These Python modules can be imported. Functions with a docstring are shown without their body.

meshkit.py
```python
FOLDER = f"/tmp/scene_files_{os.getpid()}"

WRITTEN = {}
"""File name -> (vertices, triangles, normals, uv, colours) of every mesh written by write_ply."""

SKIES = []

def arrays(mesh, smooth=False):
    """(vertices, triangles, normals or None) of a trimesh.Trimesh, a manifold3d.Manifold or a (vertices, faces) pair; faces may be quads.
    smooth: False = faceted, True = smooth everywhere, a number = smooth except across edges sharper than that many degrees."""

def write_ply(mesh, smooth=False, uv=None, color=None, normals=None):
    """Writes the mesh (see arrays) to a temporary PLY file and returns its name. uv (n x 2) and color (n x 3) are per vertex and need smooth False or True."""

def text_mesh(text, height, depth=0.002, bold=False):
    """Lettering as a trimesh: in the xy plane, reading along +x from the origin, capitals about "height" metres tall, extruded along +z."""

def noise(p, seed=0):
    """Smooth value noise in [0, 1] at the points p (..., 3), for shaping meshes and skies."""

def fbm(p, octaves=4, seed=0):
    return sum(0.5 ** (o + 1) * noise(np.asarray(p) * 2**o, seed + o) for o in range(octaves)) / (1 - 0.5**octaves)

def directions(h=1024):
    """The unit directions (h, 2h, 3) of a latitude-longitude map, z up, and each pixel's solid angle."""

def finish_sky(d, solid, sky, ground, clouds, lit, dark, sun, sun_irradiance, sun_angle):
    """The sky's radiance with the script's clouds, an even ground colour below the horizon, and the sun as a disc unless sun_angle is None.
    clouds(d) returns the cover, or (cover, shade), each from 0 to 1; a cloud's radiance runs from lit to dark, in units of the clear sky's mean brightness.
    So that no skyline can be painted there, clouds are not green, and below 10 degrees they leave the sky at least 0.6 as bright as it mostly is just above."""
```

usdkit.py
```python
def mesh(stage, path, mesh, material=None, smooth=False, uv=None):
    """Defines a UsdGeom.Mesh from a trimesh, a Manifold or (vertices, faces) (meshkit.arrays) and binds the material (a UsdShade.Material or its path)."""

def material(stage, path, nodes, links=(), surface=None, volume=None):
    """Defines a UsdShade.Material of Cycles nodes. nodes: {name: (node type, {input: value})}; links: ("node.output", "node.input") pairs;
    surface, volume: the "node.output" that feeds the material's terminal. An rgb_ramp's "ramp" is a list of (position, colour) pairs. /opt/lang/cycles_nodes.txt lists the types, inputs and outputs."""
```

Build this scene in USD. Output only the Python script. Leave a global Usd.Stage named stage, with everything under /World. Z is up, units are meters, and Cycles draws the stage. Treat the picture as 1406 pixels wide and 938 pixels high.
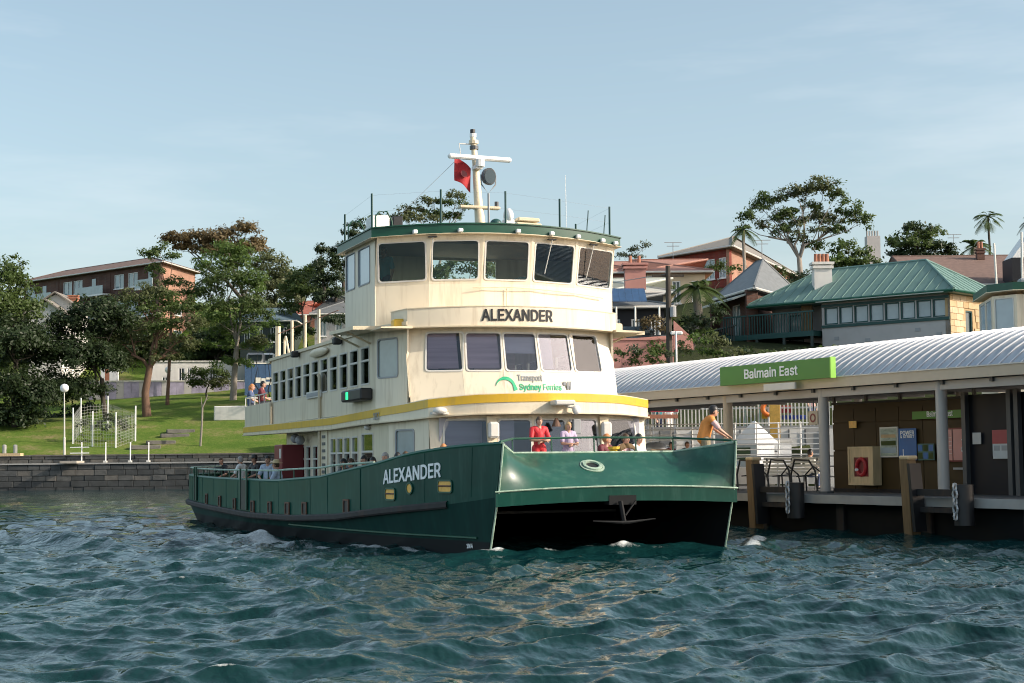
import math, random
import numpy as np
import trimesh
import manifold3d as m3
import shapely.geometry as sg
from shapely.ops import unary_union
from scipy.interpolate import griddata
from pxr import Usd, UsdGeom, UsdLux, UsdShade, Gf, Sdf, Vt
import usdkit, meshkit

rng = np.random.default_rng(11)
random.seed(11)
stage = Usd.Stage.CreateInMemory()
UsdGeom.SetStageUpAxis(stage, UsdGeom.Tokens.z)
UsdGeom.SetStageMetersPerUnit(stage, 1.0)
UsdGeom.Xform.Define(stage, '/World')
UsdGeom.Scope.Define(stage, '/World/Looks')

# ---------------------------------------------------------------- camera
FPX, PITCH, ROLL, EYE = 2200.0, math.radians(4.2), math.radians(0.58), 2.0
_f = np.array([0, math.cos(PITCH), math.sin(PITCH)]); _r = np.array([1.0, 0, 0]); _d = np.cross(_f, _r)
CR = np.array([math.cos(ROLL)*_r + math.sin(ROLL)*_d, -math.sin(ROLL)*_r + math.cos(ROLL)*_d, _f])   # right, down, forward
EYEP = np.array([0, 0, EYE])
cam = UsdGeom.Camera.Define(stage, '/World/camera')
cam.CreateHorizontalApertureAttr(36.0); cam.CreateVerticalApertureAttr(36.0*683/1024)
cam.CreateFocalLengthAttr(36.0*FPX/1406); cam.CreateClippingRangeAttr(Gf.Vec2f(0.1, 20000))
cam.CreateExposureAttr(0.40)
_M = np.eye(4); _M[0, :3] = CR[0]; _M[1, :3] = -CR[1]; _M[2, :3] = -CR[2]; _M[3, :3] = EYEP
cam.AddTransformOp().Set(Gf.Matrix4d(*[float(x) for x in _M.ravel()]))

# ---------------------------------------------------------------- daylight
SUN_AZ, SUN_EL = math.radians(101), math.radians(27)
SUN = np.array([math.sin(SUN_AZ)*math.cos(SUN_EL), math.cos(SUN_AZ)*math.cos(SUN_EL), math.sin(SUN_EL)])
usdkit.material(stage, '/World/Looks/sky_air', {
    'sky': ('sky_texture', {'sky_type': 'single_scattering', 'sun_disc': False, 'sun_elevation': SUN_EL, 'sun_rotation': SUN_AZ, 'altitude': 0.0, 'air_density': 1.0, 'aerosol_density': 2.2, 'ozone_density': 1.0}),
    'tc': ('texture_coordinate', {}),
    'mp': ('mapping', {'scale': (1.2, 1.2, 7.0)}),
    'n': ('noise_texture', {'scale': 2.2, 'detail': 7.0, 'roughness': 0.6}),
    'rm': ('map_range', {'from_min': 0.47, 'from_max': 0.75, 'to_min': 0.0, 'to_max': 0.28}),
    'hs': ('hsv', {'saturation': 0.80, 'hue': 0.480}), 'mx': ('mix_color', {'b': (5.6, 5.7, 5.8)}),
    'bg': ('background_shader', {'strength': 0.15})},
    [('tc.generated', 'mp.vector'), ('mp.vector', 'n.vector'), ('n.fac', 'rm.value'), ('rm.result', 'mx.fac'), ('sky.color', 'hs.color'), ('hs.color', 'mx.a'), ('mx.result', 'bg.color')], surface='bg.background')
dome = UsdLux.DomeLight.Define(stage, '/World/sky')
UsdShade.MaterialBindingAPI.Apply(dome.GetPrim()).Bind(UsdShade.Material.Get(stage, '/World/Looks/sky_air'))
dome.GetPrim().SetCustomDataByKey('kind', 'structure')
sun = UsdLux.DistantLight.Define(stage, '/World/sun')
sun.CreateIntensityAttr(1.05); sun.CreateAngleAttr(0.53); sun.CreateColorAttr(Gf.Vec3f(1.0, 0.89, 0.74)); sun.CreateNormalizeAttr(True)
_z = SUN; _x = np.cross([0, 0, 1.0], _z); _x /= np.linalg.norm(_x); _y = np.cross(_z, _x)
_M = np.eye(4); _M[0, :3] = _x; _M[1, :3] = _y; _M[2, :3] = _z
sun.AddTransformOp().Set(Gf.Matrix4d(*[float(v) for v in _M.ravel()]))

# ---------------------------------------------------------------- measuring helpers (a point of the world seen at a pixel of the photograph)
def ray(x, y): return CR.T @ np.array([(x-703)/FPX, (y-469)/FPX, 1.0])
def at_y(x, y, Y): d = ray(x, y); return EYEP + d*(Y/d[1])
def at_z(x, y, z): d = ray(x, y); return EYEP + d*((z-EYE)/d[2])
def proj(p): c = CR @ (np.asarray(p, float)-EYEP); return np.array([703+FPX*c[0]/c[2], 469+FPX*c[1]/c[2]])

# ---------------------------------------------------------------- prim helpers
PLACE, COUNT, WARP, FR = {}, {}, [], '/World/ferry'
def ferry_camber(mesh):
    # the ferry's roof and front are cambered: higher in the middle than at the sides
    v = np.array(mesh.vertices); k = (v[:, 0]/3.3)**2; z = v[:, 2]
    a = np.clip((z-7.5)/.36, 0, 1)*np.clip((9.75-z)/.5, 0, 1); b = np.clip((z-5.2)/.1, 0, 1)*np.clip((7.8-z)/.3, 0, 1)*(v[:, 1] < 7.6)
    v[:, 2] = z-a*(.15+.11*np.minimum(k, 1.1))+b*(.04-.09*np.minimum(k, 1.1))
    return trimesh.Trimesh(v, np.array(mesh.faces), process=False)
def unique(parent, name):
    k = parent + '/' + name; n = COUNT.get(k, 0); COUNT[k] = n+1
    return k if n == 0 else '%s_%03d' % (k, n)
def tag(prim, label=None, category=None, group=None, kind=None):
    for k, v in (('label', label), ('category', category), ('group', group), ('kind', kind)):
        if v: prim.SetCustomDataByKey(k, v)
def thing(name, label, category, loc=(0, 0, 0), rz=0.0, group=None):
    p = unique('/World', name); x = UsdGeom.Xform.Define(stage, p)
    x.AddTranslateOp().Set(Gf.Vec3d(*[float(v) for v in loc])); x.AddRotateZOp().Set(math.degrees(rz))
    tag(x.GetPrim(), label, category, group); PLACE[p] = (np.array(loc, float), rz)
    return p
def copy_of(src, loc, rz, label, group=None, scale=None, category=None):
    name = src.rsplit('/', 1)[1]
    if name[-4:-3] == '_' and name[-3:].isdigit(): name = name[:-4]
    p = unique('/World', name); x = UsdGeom.Xform.Define(stage, p)
    x.GetPrim().GetReferences().AddInternalReference(src)
    x.ClearXformOpOrder()
    x.AddTranslateOp(opSuffix='c').Set(Gf.Vec3d(*[float(v) for v in loc])); x.AddRotateZOp(opSuffix='c').Set(math.degrees(rz))
    if scale: x.AddScaleOp(opSuffix='c').Set(Gf.Vec3f(scale, scale, scale))
    tag(x.GetPrim(), label, category, group); x.GetPrim().SetInstanceable(True)
    return p
def geo(mesh):
    if isinstance(mesh, MB): return mesh.mesh()
    return mesh
def root_of(p):
    return '/'.join(p.split('/')[:3])
def part(parent, name, mesh, mat, label=None, smooth=False, world=False, kind=None):
    """A mesh under a thing or part. world=True: the vertices are in world coordinates and are brought into the thing's frame."""
    mesh = geo(mesh)
    if mesh is None or len(mesh.vertices) == 0: return None
    if world:
        loc, rz = PLACE.get(root_of(parent), (np.zeros(3), 0.0))
        v = np.array(mesh.vertices)-loc; c, s = math.cos(-rz), math.sin(-rz)
        v = np.stack([v[:, 0]*c-v[:, 1]*s, v[:, 0]*s+v[:, 1]*c, v[:, 2]], 1)
        mesh = trimesh.Trimesh(v, np.array(mesh.faces), process=False)
    if WARP and parent.startswith(FR): mesh = ferry_camber(mesh)
    p = unique(parent, name)
    pr = usdkit.mesh(stage, p, mesh, MAT[mat], smooth=smooth)
    tag(pr.GetPrim(), label, None, None, kind)
    return p
def solo(name, mesh, mat, label=None, category=None, group=None, kind=None, smooth=False):
    mesh = geo(mesh); p = unique('/World', name); pr = usdkit.mesh(stage, p, mesh, MAT[mat], smooth=smooth)
    tag(pr.GetPrim(), label, category, group, kind); return p

# ---------------------------------------------------------------- mesh helpers
class MB:
    def __init__(s): s.v, s.f, s.n = [], [], 0
    def add(s, v, f):
        v = np.asarray(v, float); f = np.asarray(f, int)
        if f.ndim == 2 and f.shape[1] == 4: f = np.vstack([f[:, [0, 1, 2]], f[:, [0, 2, 3]]])
        s.v.append(v); s.f.append(f+s.n); s.n += len(v); return s
    def tm(s, m): return s.add(np.array(m.vertices), np.array(m.faces))
    def box(s, c, size, rz=0.0, ch=0.0):
        x, y, z = [q/2 for q in size]
        if ch:
            m = m3.Manifold.batch_hull([m3.Manifold.cube([2*(x-ch), 2*(y-ch), 2*z], True), m3.Manifold.cube([2*x, 2*(y-ch), 2*(z-ch)], True), m3.Manifold.cube([2*(x-ch), 2*y, 2*(z-ch)], True)]).to_mesh()
            v, f = np.array(m.vert_properties[:, :3], float), np.array(m.tri_verts)
        else:
            v = np.array([[a, b, d] for d in (-z, z) for a, b in ((-x, -y), (x, -y), (x, y), (-x, y))])
            f = np.array([[3, 2, 1, 0], [4, 5, 6, 7], [0, 1, 5, 4], [1, 2, 6, 5], [2, 3, 7, 6], [3, 0, 4, 7]])
        if rz:
            c0, s0 = math.cos(rz), math.sin(rz); v = np.stack([v[:, 0]*c0-v[:, 1]*s0, v[:, 0]*s0+v[:, 1]*c0, v[:, 2]], 1)
        return s.add(v+np.asarray(c, float), f)
    def frame_box(s, o, X, Y, Z):
        """box with corner o and edge vectors X, Y, Z"""
        o, X, Y, Z = [np.asarray(q, float) for q in (o, X, Y, Z)]
        v = np.array([o+a*X+b*Y+c*Z for c in (0, 1) for a, b in ((0, 0), (1, 0), (1, 1), (0, 1))])
        f = np.array([[3, 2, 1, 0], [4, 5, 6, 7], [0, 1, 5, 4], [1, 2, 6, 5], [2, 3, 7, 6], [3, 0, 4, 7]])
        if np.dot(np.cross(X, Y), Z) < 0: f = f[:, ::-1]
        return s.add(v, f)
    def tube(s, pts, r, sides=6, caps=True):
        p = np.asarray(pts, float); n = len(p); r = np.broadcast_to(np.asarray(r, float), (n,))
        t = np.gradient(p, axis=0); t /= np.linalg.norm(t, axis=1, keepdims=True)+1e-12
        ref = np.where(np.abs(t[:, 2:]) < 0.9, [[0, 0, 1.0]], [[1.0, 0, 0]]); ref[:] = ref[0]
        a = np.cross(t, ref); a /= np.linalg.norm(a, axis=1, keepdims=True)+1e-12; b = np.cross(t, a)
        g = np.arange(sides)*2*math.pi/sides
        v = (p[:, None]+r[:, None, None]*(np.cos(g)[None, :, None]*a[:, None]+np.sin(g)[None, :, None]*b[:, None])).reshape(-1, 3)
        f = []
        for i in range(n-1):
            for j in range(sides): f.append([i*sides+j, i*sides+(j+1) % sides, (i+1)*sides+(j+1) % sides, (i+1)*sides+j])
        tri = np.array(f)[:, ::-1]; tri = np.vstack([tri[:, [0, 1, 2]], tri[:, [0, 2, 3]]])
        if caps:
            v = np.vstack([v, p[0], p[-1]]); k = n*sides
            tri = np.vstack([tri, [[k, j, (j+1) % sides] for j in range(sides)], [[k+1, (n-1)*sides+(j+1) % sides, (n-1)*sides+j] for j in range(sides)]])
        return s.add(v, tri)
    def cyl(s, c, r, h, sides=16, r2=None):
        c = np.asarray(c, float); return s.tube([c, c+[0, 0, h]], [r, r if r2 is None else r2], sides)
    def ell(s, c, r, sub=2):
        m = trimesh.creation.icosphere(subdivisions=sub); return s.add(np.array(m.vertices)*np.asarray(r, float)+np.asarray(c, float), m.faces)
    def poly(s, polygon, o, X, Y, depth):
        """extrude a shapely polygon lying in the plane o + x X + y Y by depth along X x Y"""
        X = np.asarray(X, float); Y = np.asarray(Y, float); N = np.cross(X, Y); N /= np.linalg.norm(N)
        for g in getattr(polygon, 'geoms', [polygon]):
            if g.is_empty or g.area < 1e-6: continue
            m = trimesh.creation.extrude_polygon(g, abs(depth), engine='earcut'); v = np.array(m.vertices)
            if depth < 0: v[:, 2] -= abs(depth)
            s.add(np.asarray(o, float)+v[:, :1]*X+v[:, 1:2]*Y+v[:, 2:]*N, m.faces)
        return s
    def sheet(s, P, thick=None, normal=None):
        """grid of points (n, m, 3) as a surface, optionally with thickness"""
        P = np.asarray(P, float); n, m = P.shape[:2]; idx = np.arange(n*m).reshape(n, m)
        q = np.stack([idx[:-1, :-1], idx[1:, :-1], idx[1:, 1:], idx[:-1, 1:]], -1).reshape(-1, 4)
        if thick is None: return s.add(P.reshape(-1, 3), q)
        off = np.asarray(normal, float)*thick; Q = P+off
        v = np.vstack([P.reshape(-1, 3), Q.reshape(-1, 3)]); k = n*m; f = [q, q[:, ::-1]+k]
        loop = np.concatenate([idx[0, :], idx[1:, -1], idx[-1, -2::-1], idx[-2:0:-1, 0]]); nx = np.roll(loop, -1)
        f.append(np.stack([loop, nx, nx+k, loop+k], 1)); return s.add(v, np.vstack(f))
    def mesh(s):
        if not s.v: return None
        return trimesh.Trimesh(np.vstack(s.v), np.vstack(s.f), process=False)
def rrect(x0, y0, x1, y1, r):
    b = sg.box(x0, y0, x1, y1)
    return b if r <= 0 else b.buffer(-r).buffer(r, quad_segs=3)
def unit(v): v = np.asarray(v, float); return v/np.linalg.norm(v)
def text_on(s, text, h, o, X, Y, depth=0.006, bold=True, width=None, center=True):
    m = meshkit.text_mesh(text, h, depth, bold); v = np.array(m.vertices); w = v[:, 0].max()
    if width: v[:, 0] *= width/w; w = width
    if center: v[:, 0] -= w/2
    X = unit(X); Y = unit(Y); N = np.cross(X, Y)
    return s.add(np.asarray(o, float)+v[:, :1]*X+v[:, 1:2]*Y+v[:, 2:]*N, m.faces)

# ---------------------------------------------------------------- materials
MAT = {}
def pm(name, col, rough=0.5, var=0.10, scale=2.0, stretch=(1, 1, 1), bump=0.0, bscale=None, metal=0.0, spec=0.5, dirt=None, dirt_amt=0.35, dirt_scale=(1, 1, 0.15), coat=0.0, obj=True):
    col = np.array(col, float)
    N = {'tc': ('texture_coordinate', {}), 'mp': ('mapping', {'scale': stretch}), 'n': ('noise_texture', {'scale': scale, 'detail': 6.0, 'roughness': 0.65}),
         'r': ('rgb_ramp', {'ramp': [(0.25, tuple(col*(1-var))), (0.5, tuple(col)), (0.78, tuple(np.minimum(col*(1+var), 1)))]}),
         'p': ('principled_bsdf', {'roughness': rough, 'metallic': metal, 'specular_ior_level': spec, 'coat_weight': coat, 'coat_roughness': 0.15})}
    src = 'tc.object' if obj else 'geo.position'
    if not obj: N['geo'] = ('geometry', {})
    L = [(src, 'mp.vector'), ('mp.vector', 'n.vector'), ('n.fac', 'r.fac')]; out = 'r.color'
    if dirt is not None:
        N['dm'] = ('mapping', {'scale': dirt_scale}); N['dn'] = ('noise_texture', {'scale': 3.0, 'detail': 5.0, 'roughness': 0.7})
        N['dr'] = ('map_range', {'from_min': 0.5, 'from_max': 0.75, 'to_min': 0.0, 'to_max': dirt_amt}); N['dx'] = ('mix_color', {'b': dirt})
        L += [(src, 'dm.vector'), ('dm.vector', 'dn.vector'), ('dn.fac', 'dr.value'), ('dr.result', 'dx.fac'), (out, 'dx.a')]; out = 'dx.result'
    L.append((out, 'p.base_color'))
    if bump:
        N['bn'] = ('noise_texture', {'scale': bscale or scale*4, 'detail': 4.0}); N['b'] = ('bump', {'strength': bump, 'distance': 0.02})
        L += [('mp.vector', 'bn.vector'), ('bn.fac', 'b.height'), ('b.normal', 'p.normal')]
    MAT[name] = usdkit.material(stage, '/World/Looks/'+name, N, L, surface='p.BSDF')
def leafmat(name, col, col2, trans=0.25, rough=0.5):
    N = {'g': ('geometry', {}), 'r': ('rgb_ramp', {'ramp': [(0, tuple(np.array(col)*0.7)), (0.45, col), (0.8, col2), (1, tuple(np.array(col2)*1.25))]}),
         'p': ('principled_bsdf', {'roughness': rough, 'specular_ior_level': 0.35}), 't': ('translucent_bsdf', {}), 'm': ('mix_closure', {'fac': trans})}
    MAT[name] = usdkit.material(stage, '/World/Looks/'+name, N, [('g.random_per_island', 'r.fac'), ('r.color', 'p.base_color'), ('r.color', 't.color'), ('p.BSDF', 'm.closure1'), ('t.BSDF', 'm.closure2')], surface='m.closure')
def glass(name, tint=(0.8, 0.86, 0.86), rough=0.02, ior=1.6):
    N = {'f': ('fresnel', {'IOR': ior}), 't': ('transparent_bsdf', {'color': tint}), 'g': ('glossy_bsdf', {'color': (1, 1, 1), 'roughness': rough}), 'm': ('mix_closure', {})}
    MAT[name] = usdkit.material(stage, '/World/Looks/'+name, N, [('f.fac', 'm.fac'), ('t.BSDF', 'm.closure1'), ('g.BSDF', 'm.closure2')], surface='m.closure')

CREAM = (0.74, 0.655, 0.50)
pm('cream', CREAM, 0.42, 0.07, 0.7, dirt=(0.34, 0.25, 0.15), dirt_amt=0.55, dirt_scale=(1.3, 1.3, 0.12), bump=0.05, bscale=3, coat=0.1)
pm('cream_trim', (0.68, 0.58, 0.41), 0.45, 0.08, 2.0, dirt=(0.35, 0.26, 0.14), dirt_amt=0.3)
pm('yellow', (0.70, 0.43, 0.03), 0.4, 0.12, 1.0, dirt=(0.35, 0.25, 0.10), dirt_amt=0.45, coat=0.1)
pm('boat_green', (0.002, 0.042, 0.031), 0.36, 0.3, 1.0, dirt=(0.035, 0.10, 0.08), dirt_amt=0.5, dirt_scale=(1.6, 1.6, 0.25), bump=0.12, bscale=1.3, spec=0.18)
pm('panel_green', (0.004, 0.058, 0.036), 0.40, 0.22, 0.8, dirt=(0.07, 0.17, 0.115), dirt_amt=0.40, dirt_scale=(1.2, 1.2, 0.5), bump=0.25, bscale=1.0, coat=0.25)
pm('green_trim', (0.006, 0.062, 0.036), 0.4, 0.15, 2.0)
pm('boat_black', (0.006, 0.007, 0.008), 0.6, 0.3, 2.0, spec=0.2)
pm('rubber', (0.018, 0.017, 0.017), 0.7, 0.35, 3.0, dirt=(0.09, 0.045, 0.03), dirt_amt=0.5)
pm('rust', (0.13, 0.07, 0.045), 0.75, 0.4, 5.0)
pm('edge_wear', (0.32, 0.42, 0.33), 0.5, 0.4, 8.0, dirt=(0.02, 0.12, 0.07), dirt_amt=0.8, dirt_scale=(2, 2, 2))
pm('white', (0.78, 0.78, 0.76), 0.45, 0.05, 2.0)
pm('off_white', (0.62, 0.60, 0.55), 0.5, 0.08, 2.0)
pm('grey', (0.30, 0.31, 0.32), 0.5, 0.1, 2.0)
pm('dark_grey', (0.07, 0.075, 0.08), 0.5, 0.15, 2.0)
pm('black', (0.015, 0.015, 0.016), 0.45, 0.15, 2.0)
pm('steel', (0.50, 0.51, 0.52), 0.32, 0.1, 3.0, metal=1.0)
pm('galv', (0.42, 0.44, 0.46), 0.45, 0.15, 5.0, metal=0.6)
pm('red_paint', (0.38, 0.02, 0.025), 0.4, 0.12, 2.0)
pm('red_dark', (0.15, 0.012, 0.018), 0.4, 0.15, 2.0)
pm('flag_red', (0.42, 0.015, 0.02), 0.7, 0.12, 3.0)
pm('orange', (0.75, 0.17, 0.02), 0.5, 0.1, 2.0)
pm('deck_grey', (0.16, 0.17, 0.16), 0.7, 0.2, 2.0)
pm('interior', (0.30, 0.30, 0.28), 0.6, 0.1, 1.0)
pm('interior_dark', (0.075, 0.10, 0.095), 0.6, 0.2, 1.0)
pm('blind', (0.58, 0.44, 0.46), 0.6, 0.25, 1.0, stretch=(0.3, 0.3, 9)); pm('blind_grey', (0.36, 0.36, 0.40), 0.6, 0.2, 1.0, stretch=(0.3, 0.3, 6))
pm('blue_panel', (0.02, 0.10, 0.16), 0.5, 0.15, 1.0)
pm('lens_amber', (0.75, 0.42, 0.08), 0.3, 0.2, 8.0)
pm('letter_black', (0.015, 0.015, 0.017), 0.5, 0.1, 4.0)
pm('letter_white', (0.80, 0.82, 0.82), 0.5, 0.06, 4.0)
pm('logo_green', (0.03, 0.42, 0.20), 0.5, 0.05, 4.0)
pm('logo_grey', (0.28, 0.29, 0.30), 0.5, 0.05, 4.0)
pm('teal_cloth', (0.02, 0.20, 0.23), 0.7, 0.1, 4.0)
glass('clear_glass'); glass('cab_glass', (0.88, 0.95, 0.93), ior=1.6); glass('saloon_glass', (0.93, 0.92, 0.95), ior=1.6)
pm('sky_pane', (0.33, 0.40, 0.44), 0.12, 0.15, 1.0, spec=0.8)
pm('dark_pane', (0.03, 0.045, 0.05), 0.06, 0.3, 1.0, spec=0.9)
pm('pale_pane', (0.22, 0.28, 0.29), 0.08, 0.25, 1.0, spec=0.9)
MAT['lit_green'] = usdkit.material(stage, '/World/Looks/lit_green', {'e': ('emission', {'color': (0.05, 1.0, 0.35), 'strength': 1.2})}, [], surface='e.emission')
# wharf and land
pm('roof_metal', (0.30, 0.335, 0.38), 0.42, 0.08, 1.5, metal=0.35, dirt=(0.36, 0.38, 0.40), dirt_amt=0.4, dirt_scale=(1, 1, 1))
pm('roof_rib', (0.50, 0.52, 0.55), 0.35, 0.06, 1.5, metal=0.3)
pm('fascia_tan', (0.50, 0.42, 0.32), 0.55, 0.08, 2.0)
pm('kiosk_brown', (0.046, 0.029, 0.010), 0.55, 0.12, 1.0, spec=0.25)
pm('kiosk_dark', (0.008, 0.009, 0.013), 0.5, 0.15, 1.0, spec=0.3)
pm('column_grey', (0.40, 0.38, 0.36), 0.45, 0.08, 1.5)
pm('sign_green', (0.055, 0.20, 0.018), 0.45, 0.05, 1.0)
pm('sign_edge', (0.25, 0.55, 0.06), 0.45, 0.05, 1.0)
pm('timber', (0.19, 0.12, 0.055), 0.75, 0.35, 2.0, stretch=(4, 4, 0.6), bump=0.4, bscale=8)
pm('timber_pale', (0.56, 0.42, 0.24), 0.6, 0.2, 2.0, stretch=(4, 4, 0.6))
pm('concrete', (0.36, 0.35, 0.33), 0.8, 0.18, 1.2, bump=0.2)
pm('concrete_dark', (0.10, 0.10, 0.10), 0.8, 0.3, 1.2, bump=0.2)
pm('paving', (0.42, 0.38, 0.32), 0.8, 0.15, 1.0)
pm('asphalt', (0.06, 0.06, 0.062), 0.85, 0.2, 2.0)
for i, c in enumerate(((0.105, 0.105, 0.10), (0.08, 0.083, 0.082), (0.14, 0.13, 0.115), (0.055, 0.058, 0.058))):
    pm('stone_%s' % 'abcd'[i], c, 0.85, 0.35, 1.6, bump=0.5, dirt=(0.03, 0.035, 0.03), dirt_amt=0.6, dirt_scale=(0.6, 0.6, 0.6))
for i, c in enumerate(((0.48, 0.35, 0.20), (0.42, 0.29, 0.15), (0.55, 0.42, 0.27))):
    pm('sandstone_%s' % 'abc'[i], c, 0.85, 0.2, 2.0, bump=0.3)
pm('render_white', (0.66, 0.64, 0.60), 0.8, 0.08, 0.6, dirt=(0.42, 0.40, 0.36), dirt_amt=0.3)
pm('render_pink', (0.50, 0.24, 0.20), 0.8, 0.12, 0.6)
pm('render_grey', (0.44, 0.42, 0.41), 0.8, 0.08, 0.5, dirt=(0.33, 0.31, 0.29), dirt_amt=0.3, dirt_scale=(0.6, 0.6, 0.6))
pm('render_cream', (0.62, 0.50, 0.35), 0.8, 0.08, 0.6)
pm('tile_red', (0.30, 0.10, 0.07), 0.75, 0.3, 2.5, stretch=(1, 1, 4))
pm('tile_pink', (0.34, 0.17, 0.13), 0.75, 0.25, 2.5, stretch=(1, 1, 4))
pm('tile_brown', (0.165, 0.105, 0.085), 0.8, 0.3, 2.5, stretch=(1, 1, 4))
pm('tile_grey', (0.21, 0.19, 0.165), 0.8, 0.25, 2.5, stretch=(1, 1, 4))
pm('slate', (0.14, 0.15, 0.155), 0.6, 0.25, 2.0, stretch=(1, 1, 3))
pm('roof_green', (0.13, 0.225, 0.195), 0.5, 0.12, 1.2)
pm('roof_pale', (0.45, 0.47, 0.42), 0.5, 0.1, 1.2)
pm('roof_blue', (0.11, 0.16, 0.19), 0.55, 0.15, 1.0)
pm('dark_timber', (0.03, 0.045, 0.04), 0.6, 0.2, 2.0)
pm('frame_green', (0.012, 0.06, 0.055), 0.5, 0.1, 2.0)
pm('terracotta', (0.36, 0.15, 0.09), 0.75, 0.15, 3.0)
pm('truck_blue', (0.03, 0.075, 0.16), 0.5, 0.25, 1.5)
pm('mural_lilac', (0.33, 0.30, 0.40), 0.8, 0.35, 1.2)
pm('skin_a', (0.52, 0.29, 0.20), 0.55, 0.06, 6.0); pm('skin_b', (0.30, 0.16, 0.10), 0.55, 0.06, 6.0)
pm('eye_dark', (0.02, 0.015, 0.012), 0.25, 0.1, 4.0); pm('lip', (0.36, 0.13, 0.11), 0.5, 0.1, 4.0)
def brickmat(name, c1, c2, mortar, scale=1.0):
    N = {'tc': ('texture_coordinate', {}), 'sx': ('separate_xyz', {}), 'ad': ('math', {'math_type': 'add'}), 'cx': ('combine_xyz', {}),
         'b': ('brick_texture', {'color1': c1, 'color2': c2, 'mortar': mortar, 'scale': scale, 'mortar_size': 0.012, 'brick_width': 0.24, 'row_height': 0.086, 'mortar_smooth': 0.3}),
         'n': ('noise_texture', {'scale': 0.8, 'detail': 5.0}), 'r': ('map_range', {'from_min': 0.3, 'from_max': 0.7, 'to_min': 0.75, 'to_max': 1.2}), 'h': ('hsv', {}),
         'p': ('principled_bsdf', {'roughness': 0.85, 'specular_ior_level': 0.2})}
    MAT[name] = usdkit.material(stage, '/World/Looks/'+name, N, [('tc.object', 'sx.vector'), ('sx.x', 'ad.value1'), ('sx.y', 'ad.value2'), ('ad.value', 'cx.x'), ('sx.z', 'cx.y'), ('cx.vector', 'b.vector'),
        ('b.color', 'h.color'), ('tc.object', 'n.vector'), ('n.fac', 'r.value'), ('r.result', 'h.value'), ('h.color', 'p.base_color')], surface='p.BSDF')
brickmat('brick_red', (0.25, 0.045, 0.032), (0.19, 0.036, 0.028), (0.17, 0.09, 0.07))
brickmat('brick_brown', (0.13, 0.062, 0.045), (0.10, 0.05, 0.04), (0.12, 0.09, 0.075))
brickmat('brick_orange', (0.37, 0.19, 0.13), (0.31, 0.155, 0.105), (0.31, 0.22, 0.17))
leafmat('leaf_dark', (0.045, 0.075, 0.028), (0.100, 0.135, 0.050), 0.35); leafmat('leaf_mid', (0.105, 0.160, 0.042), (0.195, 0.245, 0.072), 0.4)
leafmat('leaf_bright', (0.125, 0.205, 0.044), (0.23, 0.30, 0.078), 0.4); leafmat('leaf_olive', (0.140, 0.165, 0.065), (0.24, 0.245, 0.11), 0.4)
leafmat('leaf_brown', (0.22, 0.165, 0.075), (0.36, 0.27, 0.12), 0.35); leafmat('leaf_grey', (0.10, 0.125, 0.07), (0.17, 0.20, 0.12), 0.35)
pm('bark_brown', (0.15, 0.085, 0.055), 0.85, 0.3, 3.0, stretch=(3, 3, 0.6), bump=0.5)
pm('bark_pale', (0.25, 0.215, 0.18), 0.8, 0.25, 2.0, stretch=(2, 2, 0.6), bump=0.3)
pm('bark_dark', (0.055, 0.045, 0.035), 0.9, 0.3, 3.0, bump=0.5)
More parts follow.
